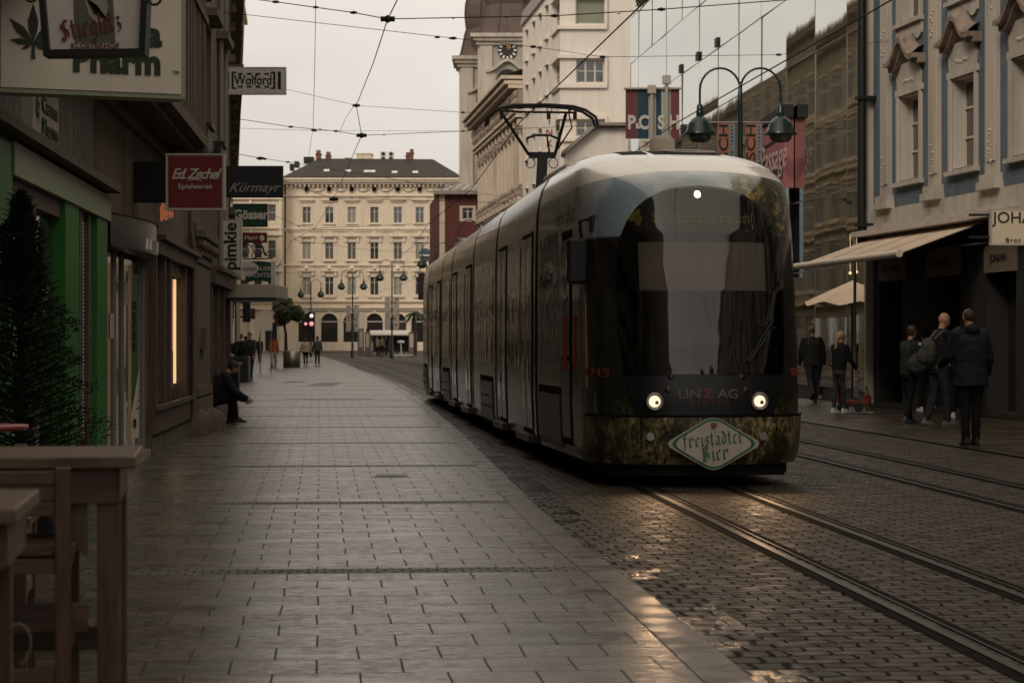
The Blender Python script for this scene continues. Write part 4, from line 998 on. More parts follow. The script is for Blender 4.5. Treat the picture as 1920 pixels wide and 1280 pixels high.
mb.add([(xF(530), YF-.9, ze), (xF(868), YF-.9, ze), (xF(808), YF+7, zt), (xF(590), YF+7, zt+.1), (xF(868), YF+15, ze), (xF(530), YF+15, ze)], [(0, 1, 2, 3), (1, 4, 2), (0, 3, 5), (3, 2, 4, 5)]); rf = mb.build('roof', M['slate'], FB_)
for px, py in ((610, 318), (651, 319), (686, 320), (697, 320), (739, 322), (778, 322)):
    f_ = (333-py)/43; m2 = MB(); c = Vector((xF(px), YF-.9+7.9*f_, lerp(ze, zt, f_)+.06)); up = Vector((0, 7.9, zt-ze)).normalized(); ax = Vector((1, 0, 0))
    w_ = .35; h_ = .5; m2.add([c-ax*w_-up*h_, c+ax*w_-up*h_, c+ax*w_+up*h_, c-ax*w_+up*h_], [(0, 1, 2, 3)]); m2.build('skylight', mat('skylight', (.6, .56, .5), .2), rf)
mb = MB(); mb.add([(xF(590), YF+7, zt-.3), (xF(812), YF+7, zt-.3), (xF(812), YF+9, zt-.3), (xF(590), YF+9, zt-.3), (xF(590), YF+7.2, zF(291)), (xF(812), YF+7.2, zF(291)), (xF(812), YF+9, zF(291)), (xF(590), YF+9, zF(291))], [(0, 1, 5, 4), (1, 2, 6, 5), (4, 5, 6, 7), (3, 0, 4, 7)]); mb.build('ridge_parapet', M['cream'], rf)
def chim(px0, px1, py0, mt, caps=True, d=1.2):
    m2 = MB(); m2.box(xF(px0), xF(px1), YF+7, YF+7+d, zF(298), zF(py0)); m2.box(xF(px0)-.1, xF(px1)+.1, YF+6.9, YF+7.1+d, zF(py0), zF(py0-1.5))
    if caps:
        for q in range(2): m2.lathe([(.16, 0), (.13, .5)], (lerp(xF(px0), xF(px1), (q+.5)/2), YF+7.5, zF(py0-1.5)), 8)
    m2.build('chimney', mt, rf)
chim(583, 592, 281, M['brick']); chim(602, 611, 284, M['brick']); chim(661, 690, 280, M['cream'], False, 3); chim(764, 770, 279, M['brick']); chim(756, 763, 285, M['brick']); chim(640, 648, 288, M['cream'], False)
m2 = MB(); m2.box(xF(558), xF(577), YF+8, YF+10, zF(296), zF(284)); m2.box(xF(534), xF(541), YF+6, YF+8, zF(312), zF(300)); m2.box(xF(543), xF(551), YF+6, YF+8, zF(306), zF(295)); m2.build('roof_tank', M['steel_dark'], rf)
for px in (712, 727):
    m2 = MB()
    for py in (286, 277): m2.box(xF(px-6), xF(px+6), YF+7.5, YF+8, zF(py+7), zF(py-2))
    ac = m2.build('cooling_unit', M['white'], rf)
    m2 = MB()
    for py in (288, 279): m2.prism([(.24*math.cos(math.pi*k/6), .24*math.sin(math.pi*k/6)) for k in range(12)], (xF(px), YF+7.45, zF(py)), (1, 0, 0), (0, 0, 1), .04)
    m2.build('fan', M['black'], ac)
text(FB_, 'Br A', FF.p(aF(582), .3, zF(577)), (1, 0, 0), vz, 1.0, M['white'], bold=.02)
# left wing of the same block, a little forward
FW2 = Frame(xF(420), YF-2, xF(533), YF-2, -1); FW2.b = Vector((0, -1, 0)); YW = YF-2
CW = thing('corner_house', (xF(510), YW, g0), 'cream house left of the arched one, half hidden by the row of hanging shop signs', 'building')
hw_ = [(a_-.5, a_+.5, z0_, z1_) for a_ in ((513-420)/sF, (487-420)/sF, (461-420)/sF, (440-420)/sF) for (z0_, z1_) in ((zF(416), zF(385)), (zF(485), zF(452)), (zF(561), zF(525)))]
mb = MB(); FW2.wall(mb, 0, FW2.len, 0, zF(331), hw_+[((500-420)/sF, (522-420)/sF, g0, zF(605))], .35); mb.quad(FW2.p(FW2.len, 0, 0), FW2.p(FW2.len, -5, 0), FW2.p(FW2.len, -5, zF(331)), FW2.p(FW2.len, 0, zF(331))); mb.build('wall', M['cream'], CW)
for h in hw_: window(FW2, (h[0]+h[1])/2, h[2], 1.0, h[3]-h[2], CW, 'sash', -.2, pm=rw.choice([M['pane'], M['curtain2']]))
mb = MB(); FW2.box(mb, .1, FW2.len-.1, -10, -.36, 0, zF(335)); mb.build('room_block', M['interior'], CW)
mb = MB()
for py, b, th in ((330, .8, 4), (336, .5, 3), (366, .2, 3), (374, .3, 2), (428, .25, 2.5), (440, .35, 3), (496, .2, 2.5), (508, .4, 3), (566, .3, 3), (578, .45, 3)): FW2.box(mb, 0, FW2.len, .004, b, zF(py+th), zF(py))
for a_ in (.2, 3.4, 7.1): FW2.box(mb, a_, a_+.3, .003, .2, g0, zF(345))
mb.build('cornice', M['creamlt'], CW)
# background blocks beyond, right of red building (hidden mass) and left of the square
# ================================================================== TRAM
TR = thing('tram', (2.0, 22.9, 0), 'long low floor tram with printed nose coming down the street, both headlights lit', 'tram', rz=math.atan(.11))
HWT = [(.2, 1.10), (.35, 1.13), (.8, 1.15), (2.2, 1.15), (2.7, 1.145), (3.0, 1.135), (3.2, 1.11), (3.35, 1.07), (3.48, .99), (3.57, .88), (3.63, .68), (3.66, .35)]
RKT = [(.2, .10), (.35, .03), (.6, 0), (.9, .0), (1.2, .04), (2.0, .16), (2.6, .28), (3.0, .43), (3.1, .50), (3.2, .62), (3.3, .86), (3.42, 1.25), (3.52, 1.75), (3.6, 2.3), (3.64, 2.8), (3.66, 3.3)]
def hw(z): return cint(HWT, z)
def rk(z): return cint(RKT, z)
NL, NP = 1.2, 2.8
def front(v, z):
    q = min(abs(v)/hw(z), 1.0)
    return rk(z)+NL*(1-max(0, 1-q**NP)**(1/NP))
def fpos(v, z, off=0):
    e_ = .01; p = Vector((v, front(v, z), z))
    dv = Vector((v+e_, front(v+e_, z), z))-Vector((v-e_, front(v-e_, z), z)); dz = Vector((v, front(v, z+e_), z+e_))-Vector((v, front(v, z-e_), z-e_))
    n = dv.cross(dz).normalized()
    return p+n*off
def fpatch(name, z0, z1, vfn, off, mt, nz=30, nv=30, parent=None, v0fn=None, thick=0):
    mb = MB(); vs = []
    for i in range(nz+1):
        z = lerp(z0, z1, i/nz); vm = vfn(z); vn = -vm if v0fn is None else v0fn(z)
        for j in range(nv+1): vs.append(fpos(lerp(vn, vm, j/nv), z, off))
    w = nv+1; fs = [(i*w+j, i*w+j+1, (i+1)*w+j+1, (i+1)*w+j) for i in range(nz) for j in range(nv)]
    mb.add(vs, fs, 0, True)
    return mb.build(name, mt, parent or TR, False)
def m_body():
    m = mat('printed tram paint', (.1, .1, .1), .22, spec=.6, coat=.8); t = NT(m); v = t.tc(); s = t.sep(v)
    def step(x, a, w=.02):
        r = t.n('ShaderNodeMapRange'); r.inputs[1].default_value = a-w; r.inputs[2].default_value = a+w; t.l(x, r.inputs[0]); return r.outputs[0]
    z, x, y = s[2], s[0], s[1]
    cl = t.noise(1.6, 5); sky_ = t.ramp(cl, [(.45, (.22, .29, .34)), (.64, (.50, .52, .52))])
    zj = t.math('ADD', z, t.math('MULTIPLY', t.noise(3, 3), .12))
    # tree print on the right shoulder
    tr_n = t.noise(7, 6, rough=.7); tree = t.ramp(tr_n, [(.38, (.012, .014, .006)), (.52, (.05, .045, .015)), (.60, (.26, .19, .06)), (.70, (.55, .44, .18))])
    xt = t.math('ADD', x, t.math('MULTIPLY', t.noise(4, 4), .5)); tm = step(xt, .62, .03)
    top = t.mix(tm, sky_, tree)
    white = (.90, .87, .82)
    c = t.mix(step(t.math('SUBTRACT', z, t.math('MULTIPLY', t.math('MULTIPLY', x, x), -.10)), 3.27, .008), top, white)
    # dark bronze lower flank
    bn = t.noise(1.2, 4, sc=(1, .4, 1)); bronze = t.ramp(bn, [(.35, (.010, .009, .008)), (.65, (.026, .022, .018))])
    c = t.mix(step(t.math('SUBTRACT', z, t.math('MULTIPLY', t.math('ABSOLUTE', t.math('SUBTRACT', x, .1)), .0)), 2.56, .015), bronze, c)
    # grass print
    gn = t.noise(26, 6, rough=.75, sc=(1, 1, .5)); gb = t.noise(2.2, 3)
    gr = t.ramp(gn, [(.36, (.010, .012, .006)), (.5, (.035, .038, .015)), (.62, (.11, .10, .045)), (.75, (.25, .22, .11))])
    gr = t.mix(t.ramp(gb, [(.4, (0,)*3), (.62, (.8,)*3)]), gr, (.010, .010, .006))
    gz_ = t.math('ADD', z, t.math('MULTIPLY', gb, .5))
    c = t.mix(t.math('SUBTRACT', 1, step(gz_, 1.12, .06)), c, gr)
    return t.set(Base_Color=c, Roughness=t.math('ADD', .2, t.math('MULTIPLY', t.noise(5, 3), .12)))
def m_side():
    m = mat('tram side print', (.06, .05, .045), .26, .35, coat=.6); t = NT(m); s = t.sep(t.tc())
    bn = t.noise(.9, 5, sc=(1, .6, 1)); c = t.ramp(bn, [(.3, (.022, .018, .014)), (.5, (.042, .034, .027)), (.7, (.085, .068, .052))])
    r = t.n('ShaderNodeMapRange'); r.inputs[1].default_value = 3.05; r.inputs[2].default_value = 3.5; t.l(s[2], r.inputs[0])
    c = t.mix(r.outputs[0], c, (.42, .39, .35))
    return t.set(Base_Color=c, Normal=t.bump(t.noise(.8, 2, sc=(1, 1, .4)), .35, .05), Roughness=t.math('ADD', .22, t.math('MULTIPLY', t.noise(4, 4), .25)))
M['tbody'] = m_body(); M['tside'] = m_side()
M['tglass'] = glassmat('tram window glass', (.014, .012, .010), .03, .22, 2.2, ior=2.3, spec=.8)
M['tmask'] = mat('black mask', (.008, .008, .009), .22, spec=.5)
M['tband'] = mat('satin black band', (.012, .012, .013), .35)
M['tgasket'] = mat('rubber bellows', (.012, .012, .012), .7)
M['under'] = mat('underframe', (.008, .008, .008), .8)
ME = [5.1, 11.5, 16.7, 23.3, 27.1, 33.1, 38.0]     # module joints
def cxm(y): return max(0, y-5.1)*.0245
ZL = [.2, .27, .35, .5, .65, .8, 1.0, 1.3, 1.7, 2.2, 2.5, 2.7, 2.85, 3.0, 3.1, 3.2, 3.28, 3.35, 3.42, 3.48, 3.53, 3.57, 3.60, 3.63, 3.66]
# cab
mb = MB(); NA = 44; rowsz = []
for z in ZL:
    h = hw(z); r0 = rk(z); row = []
    for y in (4.95, 4.85, 4.75, 4.65): row.append(Vector((-h, max(y, r0+NL), z)))
    for i in range(NA+1):
        th = -math.pi/2+math.pi*i/NA
        row.append(Vector((math.copysign(h*abs(math.sin(th))**(2/NP), math.sin(th)), r0+NL*(1-max(0, math.cos(th))**(2/NP)), z)))
    for y in (4.65, 4.75, 4.85, 4.95): row.append(Vector((h, max(y, r0+NL), z)))
    rowsz.append(row)
w = len(rowsz[0]); mb.add([p for r in rowsz for p in r], [(i*w+j, i*w+j+1, (i+1)*w+j+1, (i+1)*w+j) for i in range(len(ZL)-1) for j in range(w-1)], 0, True)
tp = rowsz[-1]; mb.add(tp, [tuple(range(w))], 0); mb.add(rowsz[0], [tuple(range(w))[::-1]], 0)
mb.build('cab_body', M['tbody'], TR, False)
def section(h_off=0, zoff=0):
    zs = ZL; l = [(-(hw(z)+h_off), z+(zoff if z > 3 else 0)) for z in zs]; r = [(-x, z) for x, z in l[::-1]]
    return l+r
def extr(y0, y1, ho, name, mt, n=1, zo=0):
    mb = MB(); sec = section(ho, zo); k = len(sec); vs = []
    for i in range(n+1):
        y = lerp(y0, y1, i/n)
        for x, z in sec: vs.append((x+cxm(y), y, z))
    mb.add(vs, [(i*k+j, i*k+(j+1) % k, (i+1)*k+(j+1) % k, (i+1)*k+j) for i in range(n) for j in range(k)], 0, True)
    mb.add(vs[:k], [tuple(range(k))]); mb.add(vs[-k:], [tuple(range(k))[::-1]])
    return mb.build(name, mt, TR, False)
for i in range(5): extr(ME[i]+.15, ME[i+1]-.15, 0, 'carriage_body', M['tside'], 4)
# rear cab (tapers at the far end)
mb = MB(); sec = section(); k = len(sec); vs = []; ys_ = [33.25, 36, 36.6, 37.2, 37.7, 38.0]; sc_ = [1, 1, .97, .9, .78, .6]
for y, q in zip(ys_, sc_):
    for x, z in sec: vs.append((x*q+cxm(y), y, z if z < 2 else 2+(z-2)*lerp(.85, 1, q)))
mb.add(vs, [(i*k+j, i*k+(j+1) % k, (i+1)*k+(j+1) % k, (i+1)*k+j) for i in range(len(ys_)-1) for j in range(k)], 0, True); mb.add(vs[-k:], [tuple(range(k))]); mb.build('rear_cab_body', M['tside'], TR, False)
for i in range(6):
    mb = MB(); sec = section(-.02); k = len(sec); vs = []; N = 10
    for q in range(N+1):
        y = ME[i]-.17+.34*q/N; so_ = -.0 if q % 2 else -.03
        for x, z in sec: vs.append((x*(1+so_)+cxm(y), y, z*(1+so_*.3)))
    mb.add(vs, [(a*k+j, a*k+(j+1) % k, (a+1)*k+(j+1) % k, (a+1)*k+j) for a in range(N) for j in range(k)]); mb.build('bellows', M['tgasket'], TR, False)
mb = MB()
for y0, y1 in ((.5, 5.1), (5.1, 11.5), (11.5, 16.7), (16.7, 23.3), (23.3, 27.1), (27.1, 33.1), (33.1, 37.3)):
    ym = (y0+y1)/2; mb.box(-.92+cxm(ym), .92+cxm(ym), y0, y1-.01, .07, .195)
mb.build('underframe', M['under'], TR, False)
def spatch(sg_, y0, y1, z0, z1, off, name, mt, parent=None, nz=8):
    mb = MB(); vs = []
    for i in range(nz+1):
        z = lerp(z0, z1, i/nz)
        for y in (y0, y1): vs.append((sg_*(hw(z)+off)+cxm(y), y, z))
    fs = [(2*i, 2*i+1, 2*i+3, 2*i+2) for i in range(nz)]
    # rim faces give the panel its thickness
    vs2 = [(sg_*(hw(z)-.01)+cxm(y), y, z) for z in [lerp(z0, z1, i/nz) for i in range(nz+1)] for y in (y0, y1)]
    n = len(vs); fs += [(2*i+s_, 2*i+2+s_, n+2*i+2+s_, n+2*i+s_) for i in range(nz) for s_ in (0, 1)]+[(0, 1, n+1, n), (2*nz, 2*nz+1, n+2*nz+1, n+2*nz)]
    mb.add(vs+vs2, fs, 0, False); return mb.build(name, mt, parent or TR, False)
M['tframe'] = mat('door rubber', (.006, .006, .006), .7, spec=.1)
M['tskirt'] = mat('bogie skirt', (.085, .070, .056), .3, .5)
M['tdoor'] = mat('tram door leaf', (.03, .024, .019), .28, .3, coat=.4)
for sg_ in (-1, 1):
    for i in (0, 2, 4):       # modules B D F : two double doors and a window between
        y0, y1 = ME[i]+.2, ME[i+1]-.2; L_ = y1-y0
        for d0 in (y0+.25, y1-1.75):
            d = spatch(sg_, d0, d0+1.5, .30, 2.86, .008, 'door', M['tframe'])
            for q in (0, 1):
                l = spatch(sg_, d0+.05+q*.72, d0+.05+q*.72+.66, .36, 2.80, .016, 'door_leaf', M['tdoor'], d)
                spatch(sg_, d0+.13+q*.72, d0+.13+q*.72+.50, .62, 2.66, .020, 'door_glass', M['tglass'], d)
            mb = MB(); mb.box(min(sg_*.9, sg_*1.2)+cxm(d0), max(sg_*.9, sg_*1.2)+cxm(d0), d0+.05, d0+1.45, .20, .29); mb.build('door_step', M['tskirt'], TR, False)
        if L_ > 4: spatch(sg_, y0+2.0, y1-2.0, 1.15, 2.72, .012, 'side_window', M['tglass'])
    for i in (1, 3, 5):       # C E G : windows over the bogie skirt
        y0, y1 = ME[i]+.3, min(ME[i+1]-.3, 36)
        spatch(sg_, y0+.3, y1-.3, 1.15, 2.75, .012, 'side_window', M['tglass'])
        b_ = spatch(sg_, y0+.35, y0+.35+min(2.6, y1-y0-.7), .26, .84, .02, 'bogie_skirt', M['tskirt'])
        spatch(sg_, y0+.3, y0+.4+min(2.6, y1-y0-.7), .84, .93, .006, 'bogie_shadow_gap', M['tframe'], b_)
        mb = MB()
        for q in range(4):
            for zz in (.45, .62): mb.ball((sg_*(hw(.5)+.022)+cxm(y0+1), y0+.6+q*.5, zz), .018, n=6)
        mb.build('bolt', M['black'], b_, False)
    spatch(sg_, 2.95, 4.6, 1.2, 2.72, .012, 'side_window', M['tglass'])
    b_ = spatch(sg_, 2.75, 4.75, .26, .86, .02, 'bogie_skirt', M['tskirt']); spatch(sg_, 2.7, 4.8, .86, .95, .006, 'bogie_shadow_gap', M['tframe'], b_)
    # driver's door
    d = spatch(sg_, 1.85, 2.65, .32, 2.7, .008, 'door', M['tframe']); spatch(sg_, 1.92, 2.58, .4, 1.25, .014, 'door_leaf', M['tdoor'], d); spatch(sg_, 1.92, 2.58, 1.3, 2.6, .018, 'door_glass', M['tglass'], d)
    if sg_ < 0:
        mb = MB(); mb.tube([(-1.21, 1.95, 1.15), (-1.21, 1.95, 1.75)], .022); mb.build('door_grip', mat('red grip', (.35, .03, .02), .4), d, False)
    # window roof line
    for i in range(6):
        y0, y1 = ME[i]+.15, ME[i+1]-.15 if i < 5 else 36
        if i == 5: y0 = ME[5]+.15
# roof gear: low boxes along the roof and front vent grille
for y, L_ in ((8.3, 2.4), (20, 3), (30, 2.4)):
    mb = MB(); mb.bbox(-.6+cxm(y), .6+cxm(y), y-L_/2, y+L_/2, 3.6, 3.86, .06); mb.build('roof_box', M['white'], TR, False)
g1 = MB(); g1.lathe([(.13, 0), (.15, .05), (.15, .2), (.1, .26), (.001, .27)], (.1, 3.2, 3.6), 14); g1.build('roof_vent', M['cloth'], TR, False)
for (v0, v1, z0, z1, nm) in ((-.58, -.30, 3.53, 3.62, 'roof_grille'), (-.24, .55, 3.53, 3.62, 'roof_grille')):
    fpatch(nm, z0, z1, lambda z: v1, .006, M['tframe'], 6, 16, v0fn=lambda z: v0)
mb = MB()
for k in range(28): a = math.pi*2*k/28; b = math.pi*2*(k+1)/28; mb.tube([fpos(.22+.3*math.cos(a), 3.575+.03*math.sin(a), .02), fpos(.22+.3*math.cos(b), 3.575+.03*math.sin(b), .02)], .009, 5, cap=False)
mb.build('grille_ring', M['white'], TR, False)
# -- windscreen mask, blind, display, glass
VM = [(.70, .70), (.80, .745), (1.0, .80), (1.135, .835), (1.5, .865), (2.0, .875), (2.3, .87), (2.55, .83), (2.72, .76), (2.86, .66), (2.95, .55), (3.02, .42), (3.06, .28), (3.085, .12), (3.09, 0.01)]
vm = lambda z: cint(VM, z)
fpatch('windscreen_mask', .72, 3.09, vm, .006, M['tmask'], 80, 30)
M['tint'] = mat('screen tint', (.012, .011, .011), .5)
t = NT(mat('sunblind', (.20, .175, .155), .7)); M['blindm'] = t.set(Base_Color=t.ramp(t.noise(1.5, 3), [(.3, (.42, .36, .31)), (.7, (.55, .47, .41))]))
fpatch('sunblind', 1.99, 2.49, lambda z: .66, .011, M['blindm'], 8, 14)
mb = MB(); mb.tube([fpos(-.28, 1.50, .014), fpos(-.06, 1.53, .014)], .006, 4); mb.build('yellow_strip', mat('yellow strip', (.45, .30, .05), .5), TR, False)
fpatch('dashboard', 1.16, 1.42, lambda z: .78, .011, M['tint'], 4, 14)
disp = mat('led display', (.16, .16, .03), .5, emit=(.5, .5, .05), es=.035)
def ftext(s, v, z, size, mt, off, name='lettering', nib=None, fit=None, **k):
    vs, fs = nib if nib else text_mb(s, size, **k)
    mb = MB(); mb.add([fpos(v+p.x, z+p.y, off+p.z) for p in vs], fs); return mb.build(name, mt, TR, False)
ftext('4', -.67, 2.74, .21, disp, .014, bold=.012, sx=1.1)
ftext('Schloss Traun', .0, 2.74, .165, disp, .014, bold=.003, sx=1.12)
def m_wglass():
    m = bpy.data.materials.new('windscreen glass'); m.use_nodes = True; nt = m.node_tree; nt.nodes.clear()
    g_ = nt.nodes.new('ShaderNodeBsdfGlossy'); g_.inputs['Roughness'].default_value = .045; g_.inputs['Color'].default_value = (.95, .93, .9, 1)
    tr = nt.nodes.new('ShaderNodeBsdfTransparent'); tr.inputs[0].default_value = (.62, .62, .60, 1)
    fr = nt.nodes.new('ShaderNodeFresnel'); fr.inputs[0].default_value = 1.62
    no = nt.nodes.new('ShaderNodeTexNoise'); no.inputs['Scale'].default_value = 2.8; tc_ = nt.nodes.new('ShaderNodeTexCoord'); mp_ = nt.nodes.new('ShaderNodeMapping'); mp_.inputs['Scale'].default_value = (1, 1, .25)
    bp = nt.nodes.new('ShaderNodeBump'); bp.inputs['Strength'].default_value = .22; bp.inputs['Distance'].default_value = .05
    mx = nt.nodes.new('ShaderNodeMixShader'); o_ = nt.nodes.new('ShaderNodeOutputMaterial'); l = nt.links.new
    l(tc_.outputs['Object'], mp_.inputs[0]); l(mp_.outputs[0], no.inputs['Vector']); l(no.outputs[0], bp.inputs['Height']); l(bp.outputs[0], g_.inputs['Normal']); l(bp.outputs[0], fr.inputs['Normal'])
    l(fr.outputs[0], mx.inputs[0]); l(tr.outputs[0], mx.inputs[1]); l(g_.outputs[0], mx.inputs[2]); l(mx.outputs[0], o_.inputs[0]); return m
fpatch('windscreen', 1.13, 3.075, lambda z: vm(z)-.02, .03, m_wglass(), 60, 30)
# black front band and its lettering
fpatch('front_band', .722, 1.12, lambda z: vm(z)-.01, .014, M['tband'], 8, 24)
red = mat('dull red lettering', (.20, .04, .03), .5); lgr = mat('grey lettering', (.16, .145, .135), .5)
ftext('LIN', -.19, .925, .125, lgr, .018, sx=1.25); ftext('Z', .005, .925, .125, red, .018, sx=1.25, bold=.002); ftext('AG', .21, .925, .125, lgr, .018, sx=1.25)
ftext('LINIEN', .02, .84, .065, red, .018, spacing=1.9, sx=1.15)
ftext('015', -1.045, 1.14, .125, red, .006, bold=.002); ftext('015', 1.045, 1.14, .125, red, .006, bold=.002)
# lamps
for v in (-.54, .54):
    sp = bpy.data.lights.new('headlight_beam', 'SPOT'); sp.energy = 40; sp.spot_size = R(95); sp.spot_blend = .8; sp.shadow_soft_size = .06; sp.color = (1, .62, .34)
    so_ = bpy.data.objects.new('headlight_beam', sp); COL.objects.link(so_); so_.parent = TR; so_.location = (v, -.12, .855); so_.rotation_euler = (R(78), 0, math.pi)
lampm = mat('lit headlight', (1, .95, .85), .3, emit=(1, .74, .50), es=1.5)
lens = mat('lamp reflector', (.35, .32, .3), .2, .9)
def disc(parent, v, z, r, off, mt, name, n=20, ring=None):
    mb = MB()
    if ring:
        vs = [fpos(v+q*math.cos(2*math.pi*i/n), z+q*math.sin(2*math.pi*i/n), off) for q in (r, ring) for i in range(n)]
        mb.add(vs, [(i, (i+1) % n, n+(i+1) % n, n+i) for i in range(n)])
    else:
        vs = [fpos(v, z, off+.012)]+[fpos(v+r*math.cos(2*math.pi*i/n), z+r*math.sin(2*math.pi*i/n), off) for i in range(n)]
        mb.add(vs, [(0, 1+i, 1+(i+1) % n) for i in range(n)], 0, True)
    return mb.build(name, mt, parent, False)
for v in (-.54, .54):
    mb = MB(); c = fpos(v, .855, .02)
    mb.tube([c+Vector((0, .05, 0)), c+Vector((0, -.012, 0))], .098, 20); hl = mb.build('headlight', M['black'], TR, False)
    mb = MB(); mb.tube([c+Vector((0, -.0125, 0)), c+Vector((0, -.016, 0))], .090, 20); mb.build('reflector', lens, hl, False)
    mb = MB(); mb.tube([c+Vector((0, -.0165, 0)), c+Vector((0, -.022, 0))], .060, 20); mb.build('lens', lampm, hl, False)
    mb = MB(); mb.tube([c+Vector((.022, -.0225, -.012)), c+Vector((.022, -.026, -.012))], .020, 14); mb.build('bulb_cap', mat('bulb cap', (.20, .17, .14), .25, .8), hl, False)
    mb = MB(); mb.tube([c+Vector((.085*math.cos(2*math.pi*k/20), -.024, .085*math.sin(2*math.pi*k/20))) for k in range(21)], .009, 6); mb.build('lamp_ring', M['steel'], hl, False)
    for dv, dz in ((-.28, .20), (-.22, .09)):
        disc(TR, v+math.copysign(dv, v)*-1*.6, .855+dz*1.25, .035, .018, mat('unlit red lamp', (.03, .008, .006), .25), 'tail_lamp')
    mb = MB(); c = fpos(v*1.06, .50, .05); mb.tube([c+Vector((0, .02, 0)), c+Vector((0, -.01, 0))], .042, 14); ll = mb.build('fog_lamp', M['steel'], TR, False)
    mb = MB(); mb.tube([c+Vector((0, -.0105, 0)), c+Vector((0, -.013, 0))], .028, 14); mb.build('lens', lens, ll, False)
disc(TR, -.03, 2.98, .035, .034, mat('lit marker lamp', (1, .9, .8), .3, emit=(1, .8, .6), es=5), 'top_lamp')
# bumper
def m_grass():
    m = mat('grass print bumper', (.05, .05, .03), .32, coat=.5); t = NT(m); s = t.sep(t.tc())
    gn = t.noise(24, 7, rough=.8, sc=(1, 1, .45)); gb = t.noise(2.6, 3)
    gr = t.ramp(gn, [(.36, (.008, .010, .005)), (.46, (.06, .052, .022)), (.55, (.27, .21, .10)), (.66, (.62, .52, .30))])
    gr = t.mix(t.ramp(gb, [(.42, (0,)*3), (.60, (.9,)*3)]), gr, (.010, .014, .006)); return t.set(Base_Color=gr)
fpatch('bumper', .22, .70, lambda z: 1.125, .035, m_grass(), 14, 60)
mb = MB(); mb.tube([fpos(v, .705, .03) for v in [lerp(-1.12, 1.12, i/40) for i in range(41)]], .014, 6); mb.tube([fpos(-.66, z, .036) for z in (.23, .4, .55, .7)], .006, 4); mb.tube([fpos(.72, z, .036) for z in (.23, .4, .55, .7)], .006, 4); mb.build('bumper_joint', M['tframe'], TR, False)
# skirt below
fpatch('front_skirt', .09, .235, lambda z: 1.03, -.05, M['under'], 2, 30)
# wipers
mb = MB(); mb.tube([fpos(.33, 1.18, .05), fpos(.52, 1.42, .055), fpos(.70, 1.68, .05)], .012, 6); mb.tube([fpos(.42, 1.25, .06), fpos(.62, 1.5, .06)], .018, 6); mb.tube([fpos(.52, 1.62, .05), fpos(.74, 1.60, .05)], .006, 5); mb.build('wiper', M['black'], TR, False)
# mirror on the left front corner
mb = MB(); mb.bbox(-1.31, -1.10, .93, 1.10, 2.08, 2.56, .03); mi = mb.build('side_mirror', M['black'], TR, False)
mb = MB(); mb.tube([(-1.16, 1.0, 2.5), (-1.18, .98, 2.74), (-1.02, .9, 2.78), (-.98, .98, 2.70)], .022, 8); mb.bbox(-1.09, -.98, .82, .93, 2.62, 2.80, .02); mb.build('mirror_arm', M['black'], mi, False)

